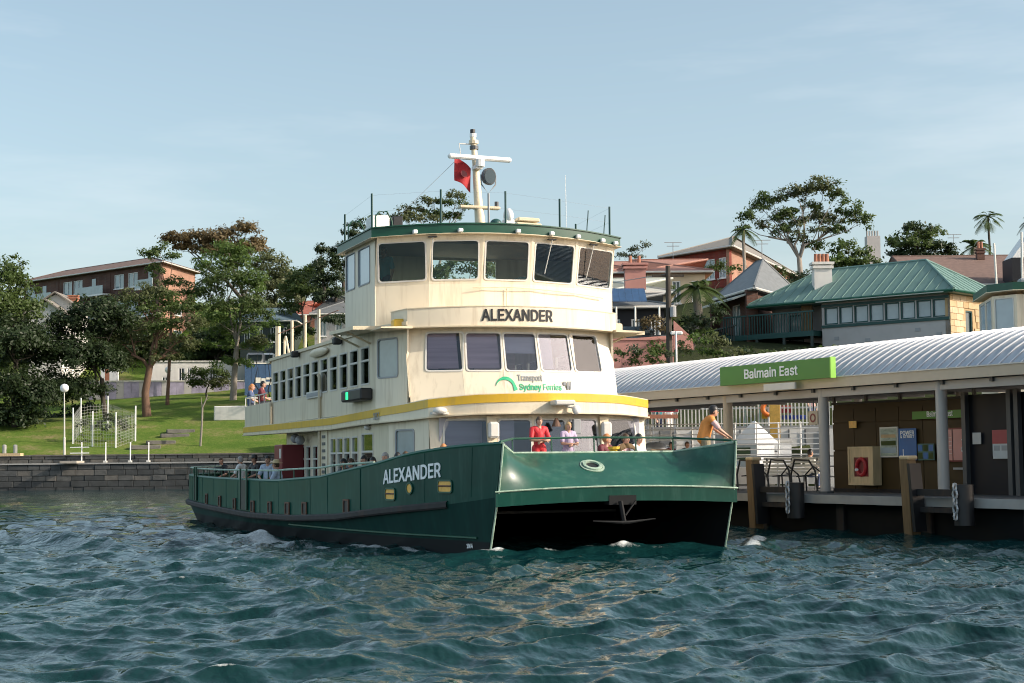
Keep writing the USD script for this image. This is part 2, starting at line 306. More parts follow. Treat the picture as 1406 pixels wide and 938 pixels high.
N = {'g': ('geometry', {}), 'a': ('noise_texture', {'scale': 0.22, 'detail': 6.0, 'roughness': 0.65}), 'b': ('noise_texture', {'scale': 3.0, 'detail': 6.0, 'roughness': 0.8}), 'm': ('math', {'math_type': 'multiply_add', 'value2': 0.45}), 
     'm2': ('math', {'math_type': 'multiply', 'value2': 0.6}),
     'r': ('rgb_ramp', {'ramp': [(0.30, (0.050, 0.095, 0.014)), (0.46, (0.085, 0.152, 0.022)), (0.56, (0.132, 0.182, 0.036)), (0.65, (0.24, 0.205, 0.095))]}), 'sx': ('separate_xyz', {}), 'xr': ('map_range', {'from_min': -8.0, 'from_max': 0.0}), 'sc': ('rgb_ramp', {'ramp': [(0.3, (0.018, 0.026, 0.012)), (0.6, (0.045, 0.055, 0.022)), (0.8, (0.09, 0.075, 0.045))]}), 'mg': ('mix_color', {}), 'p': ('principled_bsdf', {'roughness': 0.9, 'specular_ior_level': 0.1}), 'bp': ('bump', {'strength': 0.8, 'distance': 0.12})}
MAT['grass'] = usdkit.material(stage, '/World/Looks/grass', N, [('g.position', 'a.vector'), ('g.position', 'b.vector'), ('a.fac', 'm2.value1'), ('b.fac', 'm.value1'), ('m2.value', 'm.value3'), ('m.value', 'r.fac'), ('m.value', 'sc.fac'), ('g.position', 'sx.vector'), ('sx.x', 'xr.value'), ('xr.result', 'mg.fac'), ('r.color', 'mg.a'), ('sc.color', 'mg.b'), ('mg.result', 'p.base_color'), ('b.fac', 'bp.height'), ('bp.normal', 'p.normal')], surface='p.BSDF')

# ================================================================ WATER
BO = np.array([2.09, 34.37, 0.0]); BYAW = math.radians(19.5)          # the ferry: origin between its two bows, heading
BU = np.array([math.cos(BYAW), math.sin(BYAW), 0]); BA = np.array([-math.sin(BYAW), math.cos(BYAW), 0])
def boat(u, v, w): return BO + u*BU + v*BA + np.array([0, 0, w])
HV = [-.63, 1, 3, 5, 7, 10, 14, 18, 22, 24.5, 26, 27, 27.5]
HB = [2.69, 3.2, 3.85, 4.3, 4.62, 5.02, 5.38, 5.52, 5.55, 5.45, 5.1, 4.3, 3.2]
def hb(v): return np.interp(v, HV, HB)

def wave_field(x, y, cell):
    r = np.random.default_rng(5)
    z = np.zeros_like(x); dx = np.zeros_like(x); dy = np.zeros_like(x); crest = np.zeros_like(x)
    g = 0.62+0.65*meshkit.fbm(np.stack([x*0.045, y*0.03, 0*x], -1), 3, 2)         # gusts: rougher and calmer patches
    for i in range(90):
        lam = 0.36*(14.0 ** (i/89.0)); k = 2*math.pi/lam
        th = math.radians(-62+r.normal()*42); ph = r.uniform(0, 2*math.pi)
        a = (0.025 if lam > 1.2 else 0.044)*lam/(2*math.pi)*1.2*(0.55 if lam > 2.6 else 1)
        w = np.clip((lam/(2.2*cell)-0.6)/0.9, 0, 1)
        q = k*(x*math.cos(th)+y*math.sin(th))+ph
        z += a*w*np.cos(q)*g; dx -= 1.0*a*w*math.cos(th)*np.sin(q)*g; dy -= 1.0*a*w*math.sin(th)*np.sin(q)*g
        crest += k*a*w*np.cos(q)*g
    return z, dx, dy, crest
fine = np.radians(np.linspace(-20.6, 20.6, 720)); coarse = np.radians(np.concatenate([np.linspace(-180, -22, 60), np.linspace(22, 180, 60)[:-1]]))
az = np.sort(np.concatenate([fine, coarse]))
pix = np.concatenate([[1900, 1100, 700, 520, 430, 370], np.arange(338, 30, -0.72)])
rad = np.concatenate([EYE*FPX/pix, [165, 190, 220, 260, 320, 420, 600, 1000, 2000, 5000]])
Rg, Ag = np.meshgrid(rad, az, indexing='ij'); X0, Y0 = Rg*np.sin(Ag), Rg*np.cos(Ag)
cell = np.maximum(np.gradient(rad)[:, None]*0.8, 0.02)+0*Ag
cell = np.where(np.abs(Ag) > math.radians(20.8), np.maximum(cell, 3.0), cell)
WZ, WX, WY, WC = wave_field(X0, Y0, cell)
# the ferry's own waves: crest peeling from the port bow, pressure wave between the hulls, disturbed water alongside
bu = (X0-BO[0])*BU[0]+(Y0-BO[1])*BU[1]; bv = (X0-BO[0])*BA[0]+(Y0-BO[1])*BA[1]
near = meshkit.fbm(np.stack([X0*2.2, Y0*1.1, 0*X0], -1), 4, 9)
fo = np.zeros_like(X0)
def crest_line(pts, amp, width):
    global WZ, fo
    pts = np.array(pts); best = np.full(X0.shape, 1e9); tt = np.zeros_like(X0)
    for i in range(len(pts)-1):
        a, b = pts[i], pts[i+1]; d = b-a; L2 = d@d
        t = np.clip(((bu-a[0])*d[0]+(bv-a[1])*d[1])/L2, 0, 1); q = np.hypot(bu-a[0]-t*d[0], bv-a[1]-t*d[1])
        m = q < best; best = np.where(m, q, best); tt = np.where(m, (i+t)/(len(pts)-1), tt)
    e = np.exp(-(best/width)**2)*np.clip(tt*8, 0, 1)*np.clip((1-tt)*3, 0, 1)
    WZ = WZ+amp*e*(0.6+0.8*near); return e
e1 = crest_line([(-3.1, .3), (-4.0, 2.4), (-5.2, 5.5), (-6.2, 9.0), (-7.4, 14)], 0.07, 0.34)
e2 = crest_line([(-4.8, 7.0), (-6.2, 10), (-7.6, 13)], 0.07, 0.40)
e3 = crest_line([(-2.6, -.3), (-1.0, .1), (.6, -.2), (1.6, -.2), (2.6, -.6)], 0.09, 0.40)
e4 = crest_line([(3.0, -.7), (3.7, .6), (4.8, 2.5), (6, 5)], 0.09, 0.35)
e5 = crest_line([(-2.75, .9), (-3.0, -.3), (-2.3, -.4)], 0.10, 0.35)
e6 = crest_line([(-9, 6), (-11, 11), (-14, 18), (-17, 26)], 0.22, 0.7)
speck = meshkit.noise(np.stack([X0*9, Y0*5, 0*X0], -1), 3)
fo = np.clip((e1*1.0+e2*.72+e3*.8+e4*0.95+e5*1.15+e6*.3)*(.42+.58*near)*1.75-0.50, 0, .72)
cap = np.clip((WC-0.60)*4, 0, .75)*np.clip(near*3-1.25, 0, 1)
fo = np.clip(fo+cap, 0, 1)
P = np.stack([X0+WX, Y0+WY, WZ], -1)
wm = MB().sheet(P).mesh()
wm.faces = wm.faces[:, ::-1]
if wm.face_normals[:, 2].mean() < 0: wm.faces = wm.faces[:, ::-1]
N = {'g': ('geometry', {}), 'mp': ('mapping', {'scale': (1.0, 0.55, 1.0)}), 'n1': ('noise_texture', {'scale': 1.7, 'detail': 3.0, 'roughness': 0.6}), 'n2': ('noise_texture', {'scale': 7.0, 'detail': 4.0, 'roughness': 0.6}),
     'b1': ('bump', {'strength': 0.6, 'distance': 0.20}), 'b2': ('bump', {'strength': 0.38, 'distance': 0.04}),
     'cn': ('noise_texture', {'scale': 0.12, 'detail': 3.0}), 'cr': ('rgb_ramp', {'ramp': [(0.3, (0.0020, 0.0150, 0.0160)), (0.7, (0.0038, 0.0240, 0.0235))]}),
     'p': ('principled_bsdf', {'roughness': 0.045, 'ior': 1.333, 'specular_ior_level': 0.5}),
     'a': ('attribute', {'attribute': 'foam'}), 'fn': ('noise_texture', {'scale': 17.0, 'detail': 6.0, 'roughness': 0.8}), 'fa': ('math', {'math_type': 'multiply_add', 'value2': 1.15}), 'fr': ('map_range', {'from_min': 1.0, 'from_max': 1.6}), 'fp': ('principled_bsdf', {'base_color': (0.72, 0.76, 0.76), 'roughness': 0.8}), 'm': ('mix_closure', {})}
MAT['water'] = usdkit.material(stage, '/World/Looks/water', N, [('g.position', 'mp.vector'), ('mp.vector', 'n1.vector'), ('mp.vector', 'n2.vector'), ('g.position', 'cn.vector'), ('cn.fac', 'cr.fac'), ('cr.color', 'p.base_color'),
    ('n1.fac', 'b1.height'), ('b1.normal', 'b2.normal'), ('n2.fac', 'b2.height'), ('b2.normal', 'p.normal'), ('mp.vector', 'fn.vector'), ('a.fac', 'fa.value1'), ('fn.fac', 'fa.value3'), ('fa.result' if False else 'fa.value', 'fr.value'), ('fr.result', 'm.fac'), ('p.BSDF', 'm.closure1'), ('fp.BSDF', 'm.closure2')], surface='m.closure')
wp = usdkit.mesh(stage, '/World/water', wm, MAT['water'], smooth=True)
UsdGeom.PrimvarsAPI(wp).CreatePrimvar('foam', Sdf.ValueTypeNames.FloatArray, 'vertex').Set(Vt.FloatArray.FromNumpy(fo.reshape(-1).astype(np.float32)))
tag(wp.GetPrim(), 'choppy dark teal harbour water', None, None, 'structure')

# ================================================================ TERRAIN
ctl = [(-300, 626, 125), (0, 626, 125), (150, 626, 125), (350, 626, 125), (450, 626, 125), (-200, 590, 138), (0, 586, 138), (100, 588, 137), (200, 574, 142), (318, 551, 150), (420, 545, 152),
       (-200, 550, 165), (0, 548, 164), (150, 547, 163), (250, 540, 165), (350, 522, 170), (-200, 470, 190), (0, 455, 190), (200, 445, 190), (400, 430, 190), (-200, 440, 230), (0, 425, 230), (200, 420, 240), (400, 415, 230),
       (840, 632, 62), (880, 633, 64), (1000, 632, 64), (1200, 628, 60), (1420, 620, 57), (1700, 620, 57), (840, 585, 73), (900, 576, 73), (1100, 570, 73), (1300, 560, 70), (1700, 550, 70), (880, 500, 83), (1000, 496, 83), (1200, 492, 83), (1420, 480, 83), (1800, 480, 83),
       (900, 470, 92), (1100, 440, 105), (1400, 440, 105), (950, 405, 118), (1300, 400, 118), (1000, 388, 130), (1250, 378, 140), (1100, 380, 150), (1500, 380, 150), (900, 400, 160), (650, 545, 125), (650, 480, 160), (650, 430, 200), (1000, 400, 230), (1400, 400, 230)]
cp = np.array([at_y(*c) for c in ctl])
cp = np.vstack([cp, [[-170, 125, 2.6], [-170, 340, 18], [170, 340, 22], [0, 340, 20], [170, 55, 2], [170, 110, 12]]])
gx, gy = np.meshgrid(np.arange(-150, 151, 1.5), np.arange(56, 330, 1.5), indexing='ij')
gz = griddata(cp[:, :2], cp[:, 2], (gx, gy), method='linear', fill_value=2.0)
shore = sg.Polygon([(-200, 124.2), (-13, 124.2), (-6, 104), (2.5, 66), (8, 63.5), (12, 64), (13, 72), (40, 70), (170, 60), (170, 400), (-200, 400)])
import shapely
inside = shapely.contains_xy(shore, gx, gy)
gz = gz+0.22*(meshkit.fbm(np.stack([gx*0.25, gy*0.25, 0*gx], -1), 3, 4)-0.5)*(gy > 127)
gz = np.where(inside, gz, -1.6)
ground_z = lambda x, y: float(griddata(cp[:, :2], cp[:, 2], (x, y), method='linear', fill_value=2.0))
gp = solo('ground', MB().sheet(np.stack([gx, gy, gz], -1)), 'grass', 'green grassy park and hillside above the shore', kind='structure', smooth=True)

# ---------------------------------------------------------------- old stone seawall on the left
sw = thing('seawall', 'old dark stone block seawall along the park shore', 'seawall', (-38, 122, 0))
part(sw, 'core', MB().box((-37, 123.4, 0.55), (52, 2.2, 2.7)), 'stone_d', world=True)
z = -0.2; row = 0
for h in (0.42, 0.46, 0.40, 0.44, 0.40):
    x = -62.5+rng.uniform(0, 0.8)
    while x < -11.5:
        w = rng.uniform(0.75, 1.55)
        part(sw, 'stone_block', MB().box((x+w/2, 122.2+rng.uniform(-.03, .03), z+h/2), (w-0.028, 0.34, h-0.026), ch=0.018), 'stone_'+'abcd'[rng.integers(0, 4)] if z > 0.5 else 'stone_d', world=True)
        x += w
    z += h; row += 1
part(sw, 'coping', MB().box((-37, 122.9, 2.0), (52, 1.9, 0.12)), 'concrete', world=True)
uw = thing('retaining_wall', 'low grey stone wall between the quay walk and the lawn', 'low wall', (-38, 124.6, 2.06))
part(uw, 'core', MB().box((-37, 124.75, 2.3), (52, 0.4, 0.6)), 'stone_d', world=True)
z = 2.06
for h in (0.27, 0.27):
    x = -62.0+rng.uniform(0, 0.8)
    while x < -11.5:
        w = rng.uniform(0.8, 1.7)
        part(uw, 'stone_block', MB().box((x+w/2, 124.48+rng.uniform(-.04, .04), z+h/2), (w-0.05, 0.24, h-0.03), ch=0.02), 'stone_'+'abcb'[rng.integers(0, 4)], world=True); x += w
    z += h
part(uw, 'coping', MB().box((-37, 124.6, 2.64), (52, 0.62, 0.1)), 'stone_c', world=True)
qp = solo('quay_walk', MB().box((-37, 123.95, 1.96), (52, 1.2, 0.16)), 'paving', 'pale paved walk on top of the seawall', kind='structure')

# ================================================================ FERRY (frame: x to starboard-in-picture, y aft from the bows, z up from the water)
WARP.append(1)
FR = thing('ferry', 'large green and cream double-deck catamaran ferry with wheelhouse on top arriving at the wharf', 'ferry', BO, BYAW)
A3 = lambda *p: np.array(p, float)
def b_at_u(px, py, u):
    d = ray(px, py); t = (u-(EYEP-BO)@BU)/(d@BU); q = EYEP+t*d-BO; return np.array([q@BU, q@BA, q[2]])

def facet(parent, wall, quad, wins, r=0.07, thick=0.06, fw=0.028, proud=0.014, frame='off_white', pane='saloon_glass', wname='window', pname='pane', bars=None, depth_in=None):
    """a flat wall from BL, BR, TR, TL (seen from outside) with window openings (x0, y0, x1, y1); each window is a part, its pane a sub-part"""
    q = [np.asarray(p, float) for p in quad]; X = unit(q[1]-q[0]); Nn = unit(np.cross(X, q[3]-q[0])); Y = np.cross(Nn, X)
    pts = [((p-q[0])@X, (p-q[0])@Y) for p in q]; pol = sg.Polygon(pts)
    for w in wins: pol = pol.difference(rrect(*w[:4], r))
    if wall is not None: wall.poly(pol, q[0]-Nn*thick, X, Y, thick)
    for w in wins:
        x0, y0, x1, y1 = w[:4]
        outer = rrect(x0-fw, y0-fw, x1+fw, y1+fw, r+fw*0.7) if fw > 0 else rrect(x0, y0, x1, y1, r)
        ring = outer.difference(rrect(x0+0.012, y0+0.012, x1-0.012, y1-0.012, r))
        if bars:
            for b in bars:
                if b[0] == 'h': ring = unary_union([ring, sg.box(x0, y0+(y1-y0)*b[1]-b[2]/2, x1, y0+(y1-y0)*b[1]+b[2]/2)])
                else: ring = unary_union([ring, sg.box(x0+(x1-x0)*b[1]-b[2]/2, y0, x0+(x1-x0)*b[1]+b[2]/2, y1)])
        d_in = 0.035 if depth_in is None else depth_in
        fp = part(parent, wname, MB().poly(ring, q[0]-Nn*d_in, X, Y, d_in+proud), w[4] if len(w) > 4 and w[4] else frame)
        part(fp, pname, MB().poly(rrect(x0, y0, x1, y1, r), q[0]-Nn*(d_in-0.004), X, Y, 0.012), w[5] if len(w) > 5 and w[5] else pane)
    return X, Y, Nn

# ---- hull
ZT = ([-.63, .9, 2.5, 4.2, 7.4, 10.9, 14, 18, 22, 27.5], [2.32, 2.28, 2.15, 1.91, 1.6, 1.48, 1.49, 1.5, 1.53, 1.6])
ZR = ([-.63, 1.3, 4.0, 6.2, 9.3, 13, 17.6, 24, 27.5], [1.22, 1.04, .84, .66, .55, .52, .58, .65, .72])
zt = lambda v: np.interp(v, *ZT); zr = lambda v: np.interp(v, *ZR)
stem = lambda v, z: v+np.interp(z, [-.8, 0, 1.33, 2.32], [.95, .75, .2, 0])*np.exp(-(v+.63)/1.1)
VS = np.concatenate([np.linspace(-.63, 4, 18), np.linspace(4.5, 24, 27), np.linspace(24.5, 27.5, 9)])
def tumble(v, z):
    fl = np.interp(v, [-.63, 1, 4, 10, 20, 27.5], [.02, .16, .28, .34, .28, .3]); rz_ = zr(v)
    return np.where(z >= rz_, 0.0, -fl*np.clip((rz_-z)/rz_, 0, 3)) + np.interp(v, [-.63, 0.5], [.08, 0])*np.clip((2.32-z), 0, 2.3)/2.3
def hull_pt(s, v, z, off=0.0):
    return np.array([s*(hb(v)+float(tumble(v, z))+off), stem(v, z), z])
hull = MB(); bul = MB(); inner = MB()
for s in (-1, 1):
    zl = lambda v: [-.9, -.4, 0, .34, .34+.5*(zr(v)-.34), zr(v)]
    G = np.array([[hull_pt(s, v, z) for z in zl(v)] for v in VS])
    hull.sheet(G if s > 0 else G[:, ::-1])
    Gb = np.array([[hull_pt(s, v, zr(v)+(zt(v)-zr(v))*t) for t in np.linspace(0, 1, 6)] for v in VS])
    dent = 0.02*(meshkit.fbm(Gb*np.array([1, 1.2, 1.4]), 3, 8)-0.5)*np.clip((Gb[..., 1:2][..., 0]-2)/3, 0.3, 1); Gb[..., 0] += dent
    Gi = Gb.copy(); Gi[..., 0] -= s*0.07; Gi[0, :, 0] += s*0.05
    ring = np.concatenate([Gb, Gi[:, ::-1]], 1)
    bul.sheet(ring if s > 0 else ring[:, ::-1])
    uin = lambda v: np.interp(v, [-.63, 1, 4, 9, 27.5], [2.72, 2.45, 2.1, 1.75, 1.75])
    Gk = np.array([[[s*uin(v), stem(v, z), z] for z in (-.9, 0, .6, 1.2)] for v in VS])
    inner.sheet(Gk[:, ::-1] if s > 0 else Gk)
inner.frame_box((-2.8, -.1, 1.12), (5.6, 0, 0), (0, 27.4, 0), (0, 0, .06))
tr = [hull_pt(-1, 27.5, z) for z in (-.9, .34, zr(27.5))]; tl = [hull_pt(1, 27.5, z) for z in (-.9, .34, zr(27.5))]
hull.sheet(np.array([tr, tl])); bul.frame_box((-3.2, 27.44, .7), (6.4, 0, 0), (0, .06, 0), (0, 0, .9))
N = {'tc': ('texture_coordinate', {}), 'sx': ('separate_xyz', {}), 'mp': ('mapping', {'scale': (1.4, 1.4, .3)}), 'n': ('noise_texture', {'scale': 2.0, 'detail': 6.0, 'roughness': 0.7}),
     'g': ('rgb_ramp', {'ramp': [(.25, (.002, .018, .016)), (.55, (.004, .032, .026)), (.80, (.012, .058, .048))]}),
     'z1': ('map_range', {'from_min': .27, 'from_max': .30}), 'm': ('mix_color', {'a': (.010, .012, .013)}), 'p': ('principled_bsdf', {'roughness': .5, 'specular_ior_level': .12})}
MAT['hull_paint'] = usdkit.material(stage, '/World/Looks/hull_paint', N, [('tc.object', 'sx.vector'), ('tc.object', 'mp.vector'), ('mp.vector', 'n.vector'), ('n.fac', 'g.fac'), ('sx.z', 'z1.value'), ('z1.result', 'm.fac'), ('g.color', 'm.b'), ('m.result', 'p.base_color')], surface='p.BSDF')
part(FR, 'hull', hull, 'hull_paint', smooth=40); part(FR, 'tunnel', inner, 'boat_black', 'black tunnel between the two hulls', smooth=30)
BW = part(FR, 'bulwark', bul, 'boat_green', 'dented green bulwark carrying the ferry name', smooth=35)
for s in (-1, 1):
    P = [hull_pt(s, v, zr(v), .06) for v in np.linspace(1.2, 27.45, 60)]
    rows = []
    for p in P:
        w_ = .10 if p[1] > 5.5 else max(.015, .10*(p[1]-.6)/4.9); rows.append([p+A3(-s*.1, 0, .075), p+A3(s*(w_-.06), 0, .075), p+A3(s*(w_-.03), 0, .04), p+A3(s*(w_-.03), 0, -.05), p+A3(s*(w_-.06), 0, -.085), p+A3(-s*.1, 0, -.085)])
    b = MB().sheet(np.array(rows) if s < 0 else np.array(rows)[:, ::-1])
    part(FR, 'rubbing_strake', b, 'rubber')
    P = [hull_pt(s, v, zt(v)+.0, -.035) for v in np.linspace(-.6, 27.4, 50)]
    part(FR, 'cap_rail', MB().tube(P, .05, 6), 'green_trim')
    P = [hull_pt(s, v, .34+.02, .01) for v in np.linspace(.1, 10, 30)]
    part(FR, 'knuckle_strip', MB().tube(P, .025, 5), 'green_trim')
    part(FR, 'stem_bar', MB().tube([hull_pt(s, -.63, z, -.03)+A3(0, -.02, 0) for z in np.linspace(-.5, 2.34, 12)], .022, 6), 'edge_wear')
    # hand rail on the bulwark
    VR = np.linspace(4.3, 27.2, 40); hz = lambda v: zt(v)+np.interp(v, [4.3, 6.5, 10, 27], [.06, .22, .28, .26])
    part(FR, 'hand_rail', MB().tube([hull_pt(s, v, hz(v), -.05) for v in VR], .028, 6), 'edge_wear' if s < 0 else 'green_trim')
    for v in np.arange(6, 27, 1.15):
        p = hull_pt(s, v, zt(v), -.05); part(FR, 'rail_post', MB().tube([p, p+[0, 0, float(hz(v)-zt(v))]], .018, 5), 'green_trim')
# the name on the bow, laid on the curved plating
def name_on_hull(text, v_left, v_right, h, zc_left, zc_right, mat, pname):
    m = meshkit.text_mesh(text, h, 0.012, True); V = np.array(m.vertices); t = V[:, 0]/V[:, 0].max()
    v = v_left+(v_right-v_left)*t; z = zc_left+(zc_right-zc_left)*t+V[:, 1]
    out = np.array([hull_pt(-1, a, b, .008+c) for a, b, c in zip(v, z, V[:, 2])])
    return part(BW, pname, trimesh.Trimesh(out, m.faces, process=False), mat)
name_on_hull('ALEXANDER', 3.75, 1.45, .30, 1.47, 1.64, 'letter_white', 'bow_name')
name_on_hull('1M 4', .62, .32, .09, .13, .14, 'letter_white', 'draft_mark')
for s in (-1, 1):
    for v in (.35, 2.05, 4.9, 6.9, 8.1, 10.6, 12.4, 14.9, 16.6, 18.7, 20.8, 23.2, 25.1): part(BW, 'weld_seam', MB().tube([hull_pt(s, v, zr(v)+(zt(v)-zr(v))*t, .001) for t in (.08, .5, .97)], .009, 4), 'boat_green')
# openings in the bulwark
for v, z, w, h in ((3.62, 1.13, .42, .22), (1.52, 1.32, .46, .22)):
    p = hull_pt(-1, v, z, .012); p2 = hull_pt(-1, v-w, z, .012); X = p2-p; Y = A3(0, 0, h)
    L = np.linalg.norm(X); pol = rrect(0, 0, L, h, .05)
    f = part(BW, 'mooring_port', MB().poly(pol.buffer(.035).difference(pol), p, unit(X), (0, 0, 1), .02), 'green_trim')
    part(f, 'lining', MB().poly(pol, p, unit(X), (0, 0, 1), .006), 'lens_amber'); part(f, 'roller_bar', MB().tube([p+Y*.55+A3(-.012, 0, 0), p2+Y*.55+A3(-.012, 0, 0)], .018, 5), 'rust')
p = hull_pt(-1, 2.6, 1.38, .012); X = unit(hull_pt(-1, 2.4, 1.38)-hull_pt(-1, 2.6, 1.38)); c = sg.Point(0, 0).buffer(.1, quad_segs=5)
f = part(BW, 'port_light', MB().poly(c.buffer(.035).difference(c), p, X, (0, 0, 1), .02), 'green_trim'); part(f, 'glass', MB().poly(c, p, X, (0, 0, 1), .006), 'lens_amber')
for v in (5.8, 8.6, 9.9, 11.5, 13.2, 15.4, 17.6, 20):
    z = float(zr(v))+.10; p = hull_pt(-1, v, z, .01); X = unit(hull_pt(-1, v-.3, z)-hull_pt(-1, v, z))
    f = part(BW, 'freeing_port', MB().poly(sg.box(-.04, -.03, .30, .30).difference(sg.box(0, 0, .26, .26)), p, X, (0, 0, 1), .035), 'rust'); part(f, 'flap', MB().poly(sg.box(0, 0, .26, .26), p, X, (0, 0, 1), .01), 'black')
for v, w in ((13.6, .75), (21.8, .5)):
    p = hull_pt(-1, v+w, zr(v)+.12, .014); X = hull_pt(-1, v, zr(v)+.12, .014)-p
    g = part(BW, 'boarding_gate', MB().poly(sg.box(0, 0, np.linalg.norm(X), zt(v)-zr(v)-.12), p, unit(X), (0, 0, 1), .03), 'black', 'dark boarding gate in the bulwark')
    part(g, 'gate_post', MB().tube([p+A3(-.03, 0, 0), p+A3(-.03, 0, zt(v)-zr(v)+.2)], .03, 5), 'green_trim')
    part(g, 'gate_post', MB().tube([p+X+A3(-.03, 0, 0), p+X+A3(-.03, 0, zt(v)-zr(v)+.2)], .03, 5), 'green_trim')
# bow panel between the hulls
def chin(u): return A3(u, -.5+.08*(u/2.77)**2, 1.33+.085*(1-(u/2.77)**2))
top = [A3(-2.66, -.58, 2.32), A3(-1.9, .9, 2.13), A3(0, .93, 2.13), A3(1.9, .9, 2.13), A3(2.66, -.58, 2.32)]
bot = [chin(-2.74), chin(-1.05), chin(0), chin(1.05), chin(2.74)]
def lerp(a, b, n): return [a+(b-a)*t for t in np.linspace(0, 1, n)]
rows = []
for i in range(4): 
    for a, b in list(zip(lerp(top[i], top[i+1], 7), lerp(bot[i], bot[i+1], 7)))[:-1]: rows.append(lerp(b, a, 7))
rows.append(lerp(bot[4], top[4], 7)); G = np.array(rows)
G[1:-1, 1:-1, 1] += .035*(meshkit.fbm(G[1:-1, 1:-1]*1.3, 3, 21)-.5)
part(FR, 'bow_panel', MB().sheet(G, -.06, (0, -1, .4)), 'panel_green', 'green panel joining the two bows', smooth=25)
P = np.array([[chin(u)-A3(0, .03, z) for z in (0, .31)] for u in np.linspace(-2.76, 2.76, 16)])
part(FR, 'chin_plate', MB().sheet(P, .07, (0, 1, 0)), 'boat_green', smooth=25)
part(FR, 'chin_edge', MB().tube([chin(u)-A3(0, .04, 0) for u in np.linspace(-2.78, 2.78, 16)], .018, 5), 'edge_wear')
part(FR, 'panel_rail', MB().tube([t+A3(0, 0, .0) for t in top], .03, 6), 'edge_wear')
c = G[10, 3]; nrm = unit(np.cross(G[11, 3]-G[10, 3], G[10, 4]-G[10, 3])); X = unit(G[11, 3]-G[10, 3]); Y = np.cross(nrm, X)
c = A3(-.42, 0, 0)*0+ (bot[2]*.42+top[2]*.58)+A3(-.30, 0, 0)
rg = MB()
for R_, r_, d in ((.215, .15, .05), (.27, .225, .02)):
    rg.poly(sg.Point(0, 0).buffer(R_, quad_segs=6).difference(sg.Point(0, 0).buffer(r_, quad_segs=6)), c, X, Y, d)
f = part(FR, 'fairlead', rg, 'edge_wear', 'round steel fairlead in the bow panel'); part(f, 'hole', MB().poly(sg.Point(0, 0).buffer(.15, quad_segs=6), c, X, Y, .008), 'black')
g = MB().frame_box((-.28, -.54, 1.02), (.62, 0, 0), (0, .3, 0), (0, 0, .2))
an = part(FR, 'anchor_housing', g, 'boat_black')
a = MB().tube([A3(-.06, -.62, 1.1), A3(0, -.68, .62)], .05, 6).tube([A3(-.72, -.7, .70), A3(-.1, -.72, .66), A3(.08, -.72, .66), A3(.7, -.7, .72)], [.012, .035, .035, .012], 6).tube([A3(.3, -.6, 1.1), A3(.02, -.68, .8)], .02, 5)
part(FR, 'anchor', a, 'boat_black')
# decks
part(FR, 'fore_deck', MB().poly(sg.Polygon([(-2.1, .95), (2.1, .95), (3.3, 2.2), (4.0, 4.6), (-4.0, 4.6), (-3.3, 2.2)]), (0, 0, 1.42), (1, 0, 0), (0, 1, 0), .06), 'deck_grey')
dk = [(float(hb(v))-.1, v) for v in np.linspace(4.6, 27.3, 24)]
part(FR, 'main_deck', MB().poly(sg.Polygon([(-a, b) for a, b in dk]+[(a, b) for a, b in dk[::-1]]), (0, 0, .70), (1, 0, 0), (0, 1, 0), .06), 'deck_grey')
part(FR, 'side_ramp', MB().sheet(np.array([[A3(s*(hb(v)-.1), v, z), A3(s*2.6, v, z)] for v, z in ((4.4, 1.46), (8.6, .8)) for s in (-1,)]).reshape(2, 2, 3)), 'deck_grey')
# bow hand rail
P = [A3(-2.66, -.45, 2.36), A3(-1.9, .9, 2.44), A3(0, .98, 2.46), A3(1.9, .9, 2.44), A3(2.66, -.45, 2.36)]
part(FR, 'bow_rail', MB().tube(P, .026, 6), 'green_trim')
for u in (-1.9, -1.0, 0, 1.0, 1.9): part(FR, 'bow_rail_post', MB().tube([A3(u, .92, 2.1), A3(u, .94, 2.45)], .02, 5), 'green_trim')

# ---- superstructure
HW = 3.2
def tier(ub, vf, z0, z1, win_rel, wall, pane, **kw):
    for i in range(len(ub)-1):
        u0, u1 = ub[i], ub[i+1]
        q = [A3(u0, vf(u0, z0), z0), A3(u1, vf(u1, z0), z0), A3(u1, vf(u1, z1), z1), A3(u0, vf(u0, z1), z1)]
        L = np.linalg.norm(q[1]-q[0]); H = np.linalg.norm((q[3]-q[0])[1:])
        w = win_rel[i] if win_rel else None
        wins = [] if w is None else [((w[0]-u0)*L/(u1-u0), w[2]-z0, (w[1]-u0)*L/(u1-u0), min(w[3]-z0, H-.03))]
        facet(FR, wall, q, wins, pane=pane, **kw)
def side(s, v_aft, v_fwd, z0, z1, wins, wall, u_aft=HW, u_fwd=HW, **kw):
    a0, f0, f1, a1 = A3(s*u_aft, v_aft, z0), A3(s*u_fwd, v_fwd, z0), A3(s*u_fwd, v_fwd, z1), A3(s*u_aft, v_aft, z1)
    q = [a0, f0, f1, a1] if s < 0 else [f0, a0, a1, f1]
    L = np.linalg.norm(f0-a0); W = []
    for w in wins:
        x0, x1 = (w[0], w[1]) if s < 0 else (L-w[1], L-w[0]); W.append((x0, w[2]-z0, x1, w[3]-z0)+tuple(w[4:]))
    return facet(FR, wall, q, W, **kw)
